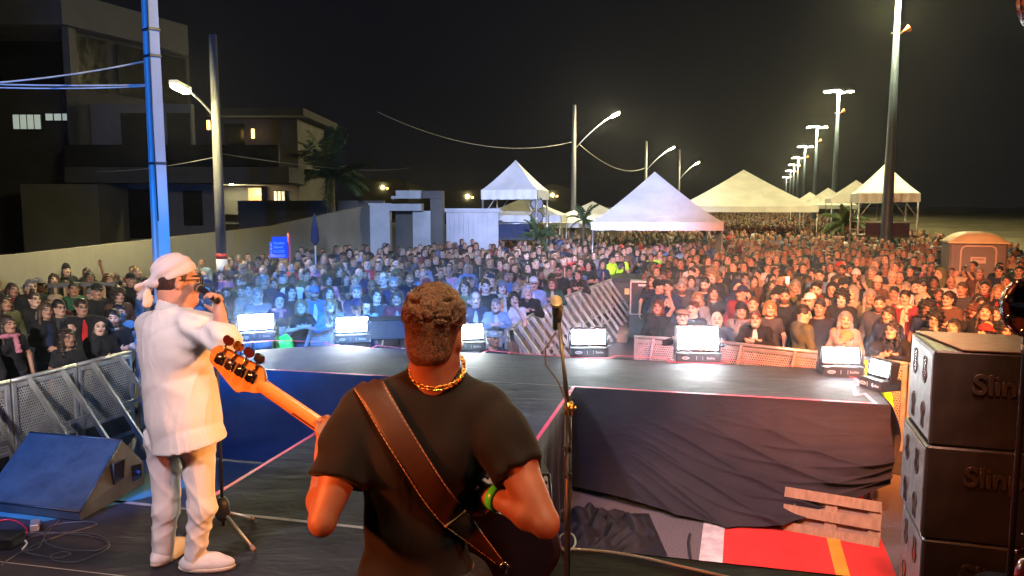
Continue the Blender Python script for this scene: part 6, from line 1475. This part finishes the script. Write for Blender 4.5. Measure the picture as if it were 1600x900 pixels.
# --- singer in white
wy = lambda px, py, y: w(px, py, y / (CP + (450 - py) / F * SP))
so = np.array((-1.83, 4.12, S)); hs = wy(279, 439, 4.13); HS = rotm(R(124), R(4), R(0)); hsc = 1.10
sR, sL = wy(312, 510, 4.02), wy(236, 508, 4.22); eR, eL = wy(350, 532, 3.88), wy(240, 595, 4.40); wR, wL = wy(344, 492, 4.00), wy(262, 610, 4.62)
TR = rotm(R(142)); T_ = lambda p: np.array((-1.83, 4.13, S)) + TR @ np.array(p)
def trunk(v, g, hem=None):
    K = .07
    for q in (-1, 1): v.ell(T_((.085 * q, .02, 1.30)), (.12 + g, .115 + g, .15), TR, K)
    v.ell(T_((0, .0, 1.20)), (.185 + g, .135 + g, .24), TR, K); v.ell(T_((0, -.02, 1.0)), (.180 + g, .145 + g, .20), TR, K); v.ell(T_((0, .0, .88)), (.178 + g, .13 + g, .13), TR, K)
    v.cap(sL, sR, .058 + g, None, .06); v.cap(T_((0, .03, 1.36)), hs + np.array((-.02, -.01, -.13)), .11 + g * .6, .066 + g * .7, .06)
v = Vol((-2.35, 3.75, S), (-1.35, 4.85, 3.0), .0095)
head_sdf(v, hs, HS, hsc, True, .02); v.cap(T_((0, .03, 1.40)), hs + HS @ np.array((0, .03, -.06)), .068, .062, .03); trunk(v, 0)
v.ell(hs + HS @ np.array((0, .072, -.062)), (.045, .03, .03), HS, .03); v.ell(hs + HS @ np.array((0, -.045, -.112)), (.05, .05, .03), HS, .03)
for s0, e, wr, dr, sdv, pn, cu in ((sR, eR, wR, (-.18, .15, .95), (-.85, .35, -.2), (-.4, -.85, -.1), .95), (sL, eL, wL, (.5, .5, -.4), (.3, .2, .8), (.6, -.5, 0), .5)):
    v.cap(s0, e, .056, .045, .03); v.cap(e, wr, .045, .031, .03); hand_sdf(v, wr, dr, sdv, pn, cu, 1.08, .0108, None, .008, 1)
hipR, hipL = T_((-.09, .0, .90)), T_((.09, .0, .90))
hL, kL, aL = wy(258, 716, 4.20), wy(260, 795, 4.19), wy(254, 872, 4.20)
hR_, kR, aR = wy(308, 714, 4.09), wy(316, 792, 4.08), wy(303, 874, 4.11)
for a, b_, c_ in ((hL, kL, aL), (hR_, kR, aR)): v.cap(a, b_, .070, .042, .05); v.cap(b_, c_, .042, .034, .03)
for a in (aL, aR): a[2] = max(a[2], S + .07)
singer, _, _ = vol_obj('person', v, skin_mat('pale_skin', (.56, .30, .22)), None, so, 2, (hs, HS, hsc)); tag(singer, 'singer in white jacket and trousers with a white bandana, holding a microphone to the mouth', 'person')
def white_cloth(name, col=(.74, .72, .70)):
    k = NT(name); o_ = k.obj(); k.base(k.ramp(k.noise(o_, 4, 6), [(.3, tuple(c * .9 for c in col)), (.7, col)]), .85, 0, .2)
    h_ = k.math('ADD', k.math('MULTIPLY', k.noise(k.scale(o_, (1, 1, .7)), 6, 3, .5, .8), 1), k.math('MULTIPLY', k.noise(o_, 14, 2, .5, .6), .15)); rg = k.math('ABSOLUTE', k.math('SUBTRACT', k.noise(k.scale(o_, (1, 1, .55)), 2.2, 2, .5, 1.2), .5)); k.bump(k.math('SUBTRACT', k.math('MULTIPLY', h_, .4), k.math('MULTIPLY', k.math('MINIMUM', rg, .07), 2.6)), .45, .05); return k.m
M_WC = white_cloth('white_linen'); M_WP = white_cloth('white_cotton', (.72, .70, .69))
v = Vol((-2.35, 3.70, S + .60), (-1.35, 4.75, 2.80), .0095); trunk(v, .024)
v.cap((-1.845, 4.13, S + 1.18), (-1.755, 4.11, S + .58), .190, .246, .08, flat=(TR @ np.array((0, 1, 0)), .80))

u_ = (eR - sR) / np.linalg.norm(eR - sR); u2 = (wR - eR) / np.linalg.norm(wR - eR)
v.ell(sR, (.112, .112, .105), None, .05); limb_cut(v, [(sR, eR, .098, .082), (eR, eR + u2 * .14, .080, .066)], eR + u2 * .10, u2, .03)
limb_cut(v, [(sL, eL, .074, .066), (eL, wL, .064, .05)], wL * .9 + eL * .1, (wL - eL), .03)
def jf(x, y, z):
    q = x * .78 - y * .62
    rid = lambda a: (1 - np.abs(np.sin(a))) ** 2.2
    return -.013 * np.clip((2.35 - z) * 2.2, 0, 1) * rid(9 * q + 1.2 * np.sin(2.6 * z) + 1) - .008 * np.clip((2.3 - z) * 2, 0, 1) * rid(15 * q - 1.6 * z) - .007 * rid(8 * z + 6 * q + 1.5 * np.sin(7 * q)) + .008 * np.clip(.5 + (x + 1.9) * 3, 0, 1) * (1 - np.abs(np.sin(11 * z - 14 * q + 2 * np.sin(5 * q)))) ** 3 + .007 * np.clip((x + 1.78) * 8, 0, 1) * np.clip((z - 2.3) * 5, 0, 1) * np.sin(60 * z + 34 * x)
v.warp(jf); v.D += .006; v.half(T_((0, 0, .715)), (.20, .0, -1), k=.004); nb = hs + np.array((-.03, -.02, -.118)); v.half(nb, (.25, .05, 1)); vol_obj('jacket', v, M_WC, singer, so, 1)
v = Vol(tuple(nb - .17), tuple(nb + .17), .007); v.cap(nb + np.array((.0, .0, -.03)), nb + np.array((.005, .0, .012)), .088, .078, .02); v.cap(nb + np.array((.0, .0, -.08)), nb + np.array((.01, .0, .06)), .072, .070, .004, None, True); v.half(nb + np.array((0, 0, .016)), (.3, .05, 1)); vol_obj('collar', v, M_WC, singer, so, 1)
v = Vol((-2.3, 3.85, S + .03), (-1.4, 4.75, S + 1.0), .0095)
for a, b_, c_ in ((hL, kL, aL), (hR_, kR, aR)):
    a2 = a + np.array((0, 0, .10)); v.cap(a2, b_, .096, .072, .05); v.cap(b_, c_, .070, .058, .04)
v.cap(hL + np.array((0, 0, .12)), hR_ + np.array((0, 0, .12)), .10, None, .06)
v.warp(lambda x, y, z: .008 * (.4 - (1 - np.abs(np.sin(13 * z + 17 * x + 1.5 * np.sin(9 * x + 6 * z)))) ** 2.5) + .006 * (.3 - (1 - np.abs(np.sin(19 * z - 21 * x + 2 * np.sin(13 * z)))) ** 3) + .0035 * np.clip((S + .22 - z) * 5, 0, 1) * np.sin(64 * z + 40 * x + 5 * np.sin(20 * x)))
v.half((0, 0, S + .045), (0, 0, -1)); vol_obj('trousers', v, M_WP, singer, so, 2)
M_SOLE = pm('cream_sole', (.55, .48, .40), .6)
for a, dr in ((aL, (.25, .97)), (aR, (.985, .05))):
    d = Vector((dr[0], dr[1], 0)).normalized(); sdv = Vector((-d.y, d.x, 0)); Ms = np.array(Matrix((sdv, d, Vector((0, 0, 1)))).transposed()); c0 = np.array((a[0], a[1], S))
    v = Vol(c0 - .3, c0 + .3, .008); f_ = lambda q: c0 + np.array(d) * q[1] + np.array((0, 0, q[2])) + np.array(sdv) * q[0]
    v.ell(f_((0, .07, .045)), (.052, .155, .050), Ms, .02); v.cap(f_((0, -.01, .05)), f_((0, .02, .115)), .052, .046, .03); v.ell(f_((0, .10, .07)), (.035, .06, .035), Ms, .02); v.half((0, 0, S + .018), (0, 0, -1)); sh, _, _ = vol_obj('shoe', v, M_WP, singer, so, 1)
    v = Vol(c0 - .3, c0 + .3, .008); v.ell(f_((0, .07, .03)), (.057, .160, .05), Ms, .01); v.half((0, 0, S + .003), (0, 0, -1)); v.half((0, 0, S + .030), (0, 0, 1)); so2, _, _ = vol_obj('sole', v, M_SOLE, sh, so, 1)
# bandana with knot and tails; short dark hair at the nape; glasses
def loc_head(me, name, mat, parent, sc=hsc):
    me.materials.append(mat); o = ob(name, me, parent); M4 = Matrix(HS.tolist()).to_4x4(); M4.translation = Vector(hs - so); o.matrix_local = M4 @ Matrix.Scale(sc, 4); return o
v = Vol((-.2, -.2, -.26), (.2, .3, .2), .006); v.ell((0, .022, .042), (.085, .104, .094)); v.half((0, .0, .030), (0, -.42, -1)); v.ell((0, .108, -.012), (.04, .03, .024), None, .03); v.ell((0, .135, -.018), (.021, .021, .020), None, .012)
v.cap((0, .138, -.02), (.015, .172, -.035), .016, .028, .01, flat=((1, .2, .3), .35)); v.cap((-.0, .137, -.02), (-.015, .140, -.105), .014, .030, .01, flat=((1, .4, 0), .25)); v.cap((0, .14, -.02), (.02, .158, -.075), .014, .028, .01, flat=((1, -.3, 0), .25))
v.warp(lambda x, y, z: .0028 * np.sin(70 * z + 42 * y + 9 * np.sin(20 * x)) + .002 * np.sin(120 * z + 30 * x + 80 * y)); V, Q = v.mesh(); V = smooth_mesh(V, Q, 1)
loc_head(npmesh('bandana', V, Q), 'bandana', white_cloth('bandana_cloth', (.74, .66, .68)), singer)
v = Vol((-.15, -.15, -.15), (.15, .2, .1), .006); v.ell((0, .025, .02), (.079, .098, .095)); v.ell((0, -.09, -.03), (.10, .095, .12), None, .01, None, True); v.half((0, .05, -.072), (0, -.2, -1)); V, Q = v.mesh(); loc_head(npmesh('hair', V, Q), 'hair', hair_mat('dark_nape_hair', (.06, .035, .03)), singer)
gg = MB()
for q in (-1, 1):
    gg.tube([(q * .033 + .024 * math.cos(t * math.pi / 8), -.104 + .004 * abs(math.cos(t * math.pi / 8)), .006 + .018 * math.sin(t * math.pi / 8)) for t in range(17)], .0036, 6, False)
    gg.bar((q * .057, -.100, .014), (q * .081, .010, .010), .010, .004)
gg.tube([(-.012, -.106, .01), (.012, -.106, .01)], .003, 6); loc_head(gg.mesh('glasses'), 'glasses', M_BLK, singer)
# handheld microphone
mb = Vector(wy(310, 449, 4.07)); hd_ = Vector(wy(336, 468, 3.99)); d = (hd_ - mb).normalized(); zq = Vector((0, 0, 1)).rotation_difference(d).to_matrix()
def mic(name, c, Mq, label, parent=None, cat='microphone'):
    o = empty(name, c, 0, label, cat) if parent is None else bpy.data.objects.new(name, None)
    if parent is not None: C.objects.link(o); o.parent = parent; o.location = c
    m = MB(); m.lathe([(.002, -.026), (.016, -.024), (.025, -.012), (.027, 0), (.025, .012), (.021, .022)], (0, 0, 0), 20, Mq); k_ = m.build('grille', M_GRI, o)
    m = MB(); m.lathe([(.0265, .002), (.0275, .004), (.0275, .010), (.026, .012)], (0, 0, 0), 20, Mq); m.build('band', M_STEEL, o)
    m = MB(); m.lathe([(.021, .022), (.019, .04), (.014, .17), (.013, .18)], (0, 0, 0), 16, Mq); m.build('handle', M_BLK, o); return o
kk = NT('mic_grille'); kk.base((.55, .52, .46), .35, .9); kk.bump(kk.math('MULTIPLY', kk.math('SINE', kk.math('MULTIPLY', kk.xyz(kk.obj())[0], 1400)), kk.math('SINE', kk.math('MULTIPLY', kk.xyz(kk.obj())[2], 1400))), .8, .003); M_GRI = kk.m
mic('microphone', mb, zq, 'silver balled microphone in the singer hand at his mouth')
# near straight microphone stand
p = Wp(886, 900, 3.5); bx, by = p.x, p.y; topz = Wp(872, 486, 3.5).z; tb = Vector((bx, by, S)); tt = Wp(873, 500, 3.5)
o = empty('microphone_stand', tb, 0, 'near black microphone stand with a cable wrapped round it, right of the bassist', 'microphone stand')
L_ = lambda q: Vector(q) - tb
m = MB(); m.tube([(0, 0, .02), L_(Wp(888, 640, 3.5))], .015, 12); m.build('lower_tube', M_STEEL, o); m = MB(); m.tube([L_(Wp(888, 640, 3.5)), L_(tt)], .0095, 10); m.build('upper_tube', M_STEEL, o)
m = MB(); m.lathe([(.14, 0), (.14, .012), (.12, .022), (.02, .03)], n=28); m.build('round_base', M_STEEL, o)
m = MB(); q = L_(Wp(888, 638, 3.5)); m.lathe([(.02, -.03), (.022, .03)], q, 12); m.tube([q + Vector((-.012, -.01, 0)), q + Vector((.035, -.01, .004))], .010, 8); m.build('clutch', M_GOLD, o)
m = MB(); q = L_(tt); m.lathe([(.012, -.01), (.018, .02), (.02, .06), (.017, .065)], q, 12); m.build('clip', M_BLK, o)
m = MB(); m.tube([L_(Wp(868, 520, 3.52)), L_(Wp(852, 545, 3.54)), L_(Wp(853, 570, 3.53)), L_(Wp(872, 596, 3.5)), L_(Wp(884, 625, 3.46)), L_(Wp(893, 680, 3.46)), L_(Wp(882, 720, 3.46)), L_(Wp(892, 770, 3.46)), L_(Wp(884, 830, 3.45))], .0045, 6); m.build('cable', M_RUBBER, o)
for py in (700, 742): m = MB(); m.lathe([(.018, -.012), (.018, .012)], L_(Wp(887, py, 3.5)), 10); m.build('collar', M_BLK, o)
mic('microphone', Wp(869, 471, 3.44), Vector((0, 0, 1)).rotation_difference(Vector((.02, .62, -.78))).to_matrix(), 'gold lit microphone on top of the near stand')
# tripod stand beyond the singer
tb = G(350, 846, S); o = empty('microphone_stand', tb, 0, 'tripod microphone stand behind the singer in white', 'microphone stand')
m = MB(); m.tube([(0, 0, .10), (0, 0, 1.35)], .011, 8); m.build('upright', M_STEEL, o); m = MB(); m.lathe([(.03, .14), (.045, .17), (.04, .24), (.02, .28)], n=12); m.build('hub', M_BLK, o)
m = MB(); m.tube([(0, 0, 1.35), (-.10, -.1, 1.45), (-.35, -.3, 1.35)], .009, 8); m.build('boom', M_STEEL, o)
for px, py in ((398, 864), (395, 814), (272, 848)):
    e = G(px, py, S) - tb; m = MB(); m.tube([(0, 0, .19), (e.x * .92, e.y * .92, .03)], .010, 8); l_ = m.build('leg', M_ALU, o); m = MB(); m.tube([(e.x * .90, e.y * .90, .032), (e.x, e.y, .014)], .014, 8); m.build('foot', pm('tan_rubber', (.30, .17, .11), .7), l_)
# ------------------------------------------------------------------ stage equipment
def wedge_poly(pts_a, dv, name, mat, parent): m = MB(); m.prism(pts_a, dv); return m.build(name, mat, parent)
M_MON = NT('blue_lit_cabinet'); k = M_MON; k.base(k.ramp(k.noise(k.obj(), 5, 8, .7), [(.3, (.020, .022, .026)), (.7, (.055, .06, .065))]), .6, 0, .4); k.bump(k.noise(k.obj(), 90, 4), .3, .003); M_MON = k.m
Aw = G(126, 816, S); Tw = Wp(190, 688, 5.44); Bw = G(226, 757, S); Lw = Wp(57, 677, 5.62) - Tw; Lw.z = 0; Lw = Lw.normalized() * .80
o = empty('wedge_monitor', Aw, 0, 'large black wedge monitor with a blue lit top, at the left of the stage', 'stage monitor'); z3 = Vector((0, 0, 1))
prof = [Vector((0, 0, .01)), Vector((0, 0, .07)), Tw - Aw, Bw - Aw + z3 * .17, Bw - Aw + z3 * .01]
wedge_poly(prof, Lw, 'cabinet', M_MON, o)
nrm = (Tw - Aw).cross(Bw - Aw).normalized(); out = -Lw.normalized()
def onside(u, v_, push=.003): return prof[0].lerp(prof[4], u) + z3 * v_ + out * push
m = MB(); m.prism([onside(.50, .12), onside(.66, .12), onside(.68, .26), onside(.50, .26)], out * .002); m.build('handle_recess', M_BLACKG, o)
m = MB(); m.tube([onside(.50, .12, .006), onside(.66, .12, .006), onside(.68, .26, .006), onside(.50, .26, .006), onside(.50, .12, .006)], .006, 6); m.build('handle_rim', M_STEEL, o)
m = MB(); m.prism([onside(.80, .06), onside(.95, .06), onside(.95, .16), onside(.80, .18)], out * .002); m.build('socket_panel', M_BLACKG, o); m = MB(); m.tube([onside(.86, .12, .004), onside(.86, .12, .03)], .012, 8); m.build('plug', M_BLUEP, o)
m = MB(); e0 = Vector((0, 0, .07)); e1 = Tw - Aw
for a, b in ((e0, e1), (e0, e0 + Lw), (e1, e1 + Lw)): m.tube([a, b], .007, 6)
m.build('edge_trim', M_STEEL, o)
# blue mat under it
m = MB(); q = [G(-60, 800, S + .004), G(70, 815, S + .004), G(300, 760, S + .004), G(270, 738, S + .004), G(0, 745, S + .004)]; m.poly(q, [(0, 1, 2, 3, 4)]); tag(m.build('floor_mat', pm('teal_mat', (.03, .16, .24), .7)), 'teal blue mat under the left wedge monitor', 'mat')
# monitor behind the bassist with perforated grille
p = G(800, 884, S); o = empty('wedge_monitor', p, R(6), 'wedge monitor with perforated grille between the bassist and the microphone stand', 'stage monitor')
m = MB(); q = [(-.36, 0, .01), (-.36, 0, .06), (-.36, .30, .42), (-.36, .48, .42), (-.36, .50, .01)]; m.prism(q, (.62, 0, 0)); m.build('cabinet', M_CAB, o)
m = MB(); m.poly([(-.345, -.006, .066), (.245, -.006, .066), (.245, .288, .418), (-.345, .288, .418)], [(0, 1, 2, 3)]); g_ = m.build('grille', M_PERFD, o)
m = MB(); m.poly([(-.345, .004, .06), (.245, .004, .06), (.245, .297, .41), (-.345, .297, .41)], [(0, 1, 2, 3)]); m.build('grille_foam', pm('pale_foam', (.16, .12, .12), .95), o)
m = MB()
for a, b in (((-.355, -.008, .06), (.255, -.008, .06)), ((.255, -.008, .06), (.255, .29, .424)), ((-.355, .29, .424), (.255, .29, .424))): m.tube([a, b], .008, 6)
m.build('edge_trim', M_STEEL, o)
# subwoofer stack
FA = Wp(1460, 546, 4.6); FB_ = G(1425, 518, FA.z); sv = (FB_ - FA); dep = sv.length; sv.normalize(); su = Vector((sv.y, -sv.x, 0)); bh = .588; ang = math.atan2(su.y, su.x)
nz = 4; M_CABG = pm('glossy_cabinet_paint', (.030, .022, .020), .28, 0, .2, 5, 0)
for i in range(nz):
    z1 = FA.z - i * bh; off = (.004, -.012, .0, -.01)[i]; o = empty('subwoofer', (FA.x + off, FA.y, z1 - bh), ang + R((0, .6, -.5, .3)[i]), ['topmost subwoofer of the stack at right, its top lit orange', 'second subwoofer from the top of the right stack', 'third subwoofer from the top, cut by the lower frame edge', 'bottom subwoofer of the right stack on the ground'][i], 'speaker', 'subwoofers stacked at the right of the stage')
    ww = 1.12; hh_ = bh - .006
    m = MB(); m.box((ww / 2, dep / 2, hh_ / 2), (ww, dep, hh_), None, .012); cb = m.build('cabinet', M_CAB, o)
    k_ = MB(); k_.box((-.003, dep / 2, hh_ / 2), (.004, dep - .05, hh_ - .05), None, .001); k_.build('lit_side_sheet', pm('worn_lit_side', (.17, .19, .21), .45, 0, .35, 9, .5, 90, .003), o)  # scuffed side sheet; pale cold light on the black cabinet put into its colour
    for yy in (.20, dep - .20):
        for zz in (.14, hh_ - .16):
            m = MB(); ol = blob([(0, .03), (.02, .02), (.016, -.02), (.03, -.05), (.012, -.085), (-.012, -.085), (-.03, -.05), (-.016, -.02), (-.02, .02)], 3); sg = 1 if zz > .3 else -1
            m.prism([(-.0055, yy + q.x * 1.25, zz + q.y * sg * 1.2 + .04 * sg) for q in ol], (-.004, 0, 0)); m.build('handle_recess', M_BLACKG, o)
            m = MB(); m.tube([(-.009, yy + q.x * 1.75, zz + (q.y + .01) * sg * 1.4 + .03 * sg) for q in ol + ol[:1]], .0042, 6); m.build('handle_rim', M_STEEL, o)
    me = textmesh('Slinp', .165, .007, .003, 'LEFT', True); me.materials.append(M_CABG); t = ob('lettering', me, o); t.rotation_euler = (R(90), 0, 0); t.location = (.21, -.004, hh_ * .66 if i != 1 else hh_ * .70)
    m = MB(); m.box((.72, -.002, hh_ * .50), (.02, .004, .006)); m.build('badge_mark', M_STEEL, o)
M_TOPW = pm('worn_varnished_top', (.13, .055, .028), .45, 0, .35, 4, .25, 40, .003, (1, 6, 1))
m = MB(); q0 = FA + Vector((0, 0, .001)); m.prism([q0 + su * .15 + sv * .0, q0 + su * 1.1, q0 + su * 1.1 + sv * dep, q0 + su * .02 + sv * dep], (0, 0, .006)); tag(m.build('plywood_lid', M_TOPW), 'thin varnished board lying on the topmost subwoofer', 'board')
# post, tambourines and red canister at the right edge
p = Vector((PX(1614, 3.9), 3.9, S)); o = empty('percussion_stand', p, 0, 'dark vertical percussion stand at the right frame edge', 'stand'); m = MB(); m.tube([(0, 0, 0), (0, 0, 2.75)], .016, 10); m.build('pole', M_STEEL, o)
m = MB(); m.lathe([(.16, 0), (.16, .02), (.03, .04)], n=24); m.build('round_base', M_STEEL, o)
for z in (1.30, 1.9): m = MB(); m.lathe([(.022, -.02), (.022, .02)], (0, 0, z), 10); m.build('clamp', M_ALU, o)
M_JING = pm('jingle', (.80, .62, .5), .2, 1, .1, 10, 0); M_TRIM = pm('dark_red_shell', (.075, .02, .018), .25, 0, .3, 6, .05)
def tambourine(label, c, r, rot):
    o = empty('tambourine', c, 0, label, 'tambourine', 'tambourines at the right edge'); o.rotation_euler = rot
    m = MB(); m.lathe([(r * .86, -.025), (r, -.025), (r, .025), (r * .86, .025), (r * .86, -.024)], n=40); m.build('shell', M_TRIM, o)
    m = MB()
    for i in range(22): a = i / 22 * 6.2832; m.box((r * 1.005 * math.cos(a), r * 1.005 * math.sin(a), 0), (.006, .022, .012), Matrix.Rotation(a, 3, 'Z'), .001)
    m.build('rim_fittings', M_CHROME, o)
    for i in range(9):
        a = i / 9 * 6.2832 + .2; m = MB(); m.lathe([(.004, .002), (.022, .0), (.022, .002), (.004, .005)], (r * .93 * math.cos(a), r * .93 * math.sin(a), .026), 12); m.build('jingle', M_JING, o)
    m = MB(); m.bar((-r * .9, 0, 0), (r * .9, 0, 0), .02, .02); m.lathe([(.03, -.02), (.03, .02)], n=12); m.build('mount_bar', M_CHROME, o); return o
tambourine('dark red tambourine with metal jingles above the topmost subwoofer', Wp(1612, 481, 3.7), .145, (R(78), R(10), 0))
tambourine('tambourine cut by the upper right corner of the frame', Wp(1625, 8, 3.5), .125, (R(84), R(-10), .4))
M_REDC = pm('red_lacquer', (.75, .012, .015), .25, 0, .08, 4, 0); pc = Wp(1612, 935, 3.2); o = empty('fire_extinguisher', (pc.x, pc.y, pc.z - .25), 0, 'bright red extinguisher with red lever handles in the lower right corner', 'fire extinguisher')
m = MB(); m.lathe([(.06, 0), (.066, .02), (.066, .36), (.055, .40), (.02, .43)], n=24); m.build('cylinder', M_REDC, o)
m = MB(); m.tube([(.03, 0, .46), (-.03, 0, .462), (-.085, -.01, .455)], [.008, .010, .008], 8); m.build('lever', M_REDC, o); m = MB(); m.tube([(.04, 0, .49), (-.02, 0, .515), (-.058, 0, .53)], [.007, .008, .005], 8); m.build('lever', M_REDC, o)
m = MB(); m.lathe([(.018, .42), (.018, .5)], n=12); m.build('valve', M_STEEL, o)
m = MB(); m.box((pc.x, pc.y + .02, (S + pc.z - .26) / 2 + .0), (.3, .3, pc.z - .26 - S), None, .01); tag(m.build('flight_case', M_CAB), 'black flight case under the red extinguisher', 'case')
# leaning wooden barrier panel in the pit
o = empty('wooden_pallet', (0, 0, 0), 0, 'pale wooden frame panel lying against the stage in the pit at right', 'pallet'); a = G(1222, 822, .03); b = G(1374, 850, .03); d_ = (b - a).normalized(); n2 = Vector((-d_.y, d_.x, 0)); upv = (Vector((0, 0, .60)) + n2 * .2).normalized(); H_ = .34
o.location = a; Lp = (b - a).length
for s_, e_ in (((0, 0), (Lp, 0)), ((0, H_), (Lp, H_)), ((0, H_ * .5), (Lp, H_ * .5))): m = MB(); m.bar(d_ * s_[0] + upv * s_[1], d_ * e_[0] + upv * e_[1], .10, .025, upv.cross(d_)); m.build('rail', M_WOOD, o)
for x in (.05, Lp * .5, Lp - .05): m = MB(); m.bar(d_ * x + n2 * .03, d_ * x + upv * H_ + n2 * .03, .025, .11, d_); m.build('slat', M_WOOD, o)
m = MB(); m.prism([n2 * .05, d_ * Lp + n2 * .05, d_ * Lp + upv * H_ + n2 * .05, upv * H_ + n2 * .05], n2 * .01); m.build('plywood', pm('plywood', (.30, .18, .12), .85), o)
# cables
def cable(label, pix, mat, r=.005, z=S, name='cable'):
    P = [G(a, b, z + r + .001) for a, b in pix]; pts = [cr_(P, i / (len(P) * 7)) for i in range(len(P) * 7 + 1)]; m = MB(); m.tube(pts, r, 6); return tag(m.build(name, mat), label, 'cable')
M_CBL = pm('grey_cable', (.05, .055, .065), .5); M_CR = pm('red_cable', (.5, .02, .03), .4); M_CW = pm('white_cable', (.55, .53, .50), .5)
cable('thin black cable looping on the stage floor in front of the left wedge', [(0, 885), (20, 870), (60, 850), (100, 835), (150, 820), (130, 815), (80, 822), (70, 845), (100, 858), (150, 860), (170, 848), (150, 836), (110, 832), (60, 836), (30, 850)], M_CBL)
cable('grey cable with a wide loop near the front of the stage at left', [(95, 812), (75, 830), (60, 855), (40, 862), (60, 868), (90, 872), (110, 866), (100, 862), (80, 868), (85, 876), (120, 878), (160, 862), (170, 850), (140, 838), (70, 832), (0, 838)], M_CBL)
cable('red cable curving at the lower left corner', [(-10, 815), (15, 812), (35, 820), (42, 832), (20, 840), (0, 842)], M_CR, .006)
cable('white cable entering at the lower left corner', [(-10, 862), (15, 850), (30, 842), (42, 848), (35, 858)], M_CW, .006)
cable('long pale cable along the stage edge toward the lower right', [(884, 858), (900, 858), (950, 862), (1000, 870), (1060, 884), (1140, 902)], M_CW, .007)
cable('coiled yellow and white cable by the foot of the near microphone stand', [(870, 850), (885, 862), (898, 852), (897, 838), (886, 832), (874, 840), (878, 856), (892, 860)], M_CW, .006)
cable('black cable crossing the worn asphalt in the pit', [(1078, 834), (1076, 850), (1080, 880)], M_RUBBER, .012, 0)
m = MB(); p = G(5, 852, S); m.box((p.x, p.y, S + .035), (.20, .14, .07), None, .008); tag(m.build('junction_box', M_BLK), 'small black junction box at the lower left edge', 'box')
m = MB(); p = G(55, 828, S); m.box((p.x, p.y, S + .03), (.05, .11, .045), Matrix.Rotation(.5, 3, 'Z'), .005); o = m.build('cable_connector', M_ALU); tag(o, 'silver cable connector with a blue ring among the left cables', 'connector')
# ------------------------------------------------------------------ air: faint haze over the whole place and thicker stage smoke near the wing, both also standing in for lens bloom
def airbox(name, lo, hi, dens, col, label, noise=False):
    m = MB(); c = (Vector(lo) + Vector(hi)) / 2; m.box(c, Vector(hi) - Vector(lo)); k = NT(name); k.t.nodes.remove(k.b); pv = k.n('ShaderNodeVolumePrincipled'); pv.inputs['Density'].default_value = dens; pv.inputs['Color'].default_value = (*col, 1); pv.inputs['Anisotropy'].default_value = .86 if name == 'smoke' else .80
    k.t.links.new(pv.outputs[0], k.out.inputs['Volume']); o = m.build(name, k.m); tag(o, label, 'haze', None, 'stuff'); return o
airbox('haze', (-60, -14, -1), (130, 330, 16), .00018, (.9, .92, 1), 'thin night haze over the whole place')
airbox('smoke', (-5.2, 6.2, .3), (6.2, 15.5, 2.75), .010, (.66, .78, 1), 'thin bluish stage smoke hanging over the wing and its floodlights')
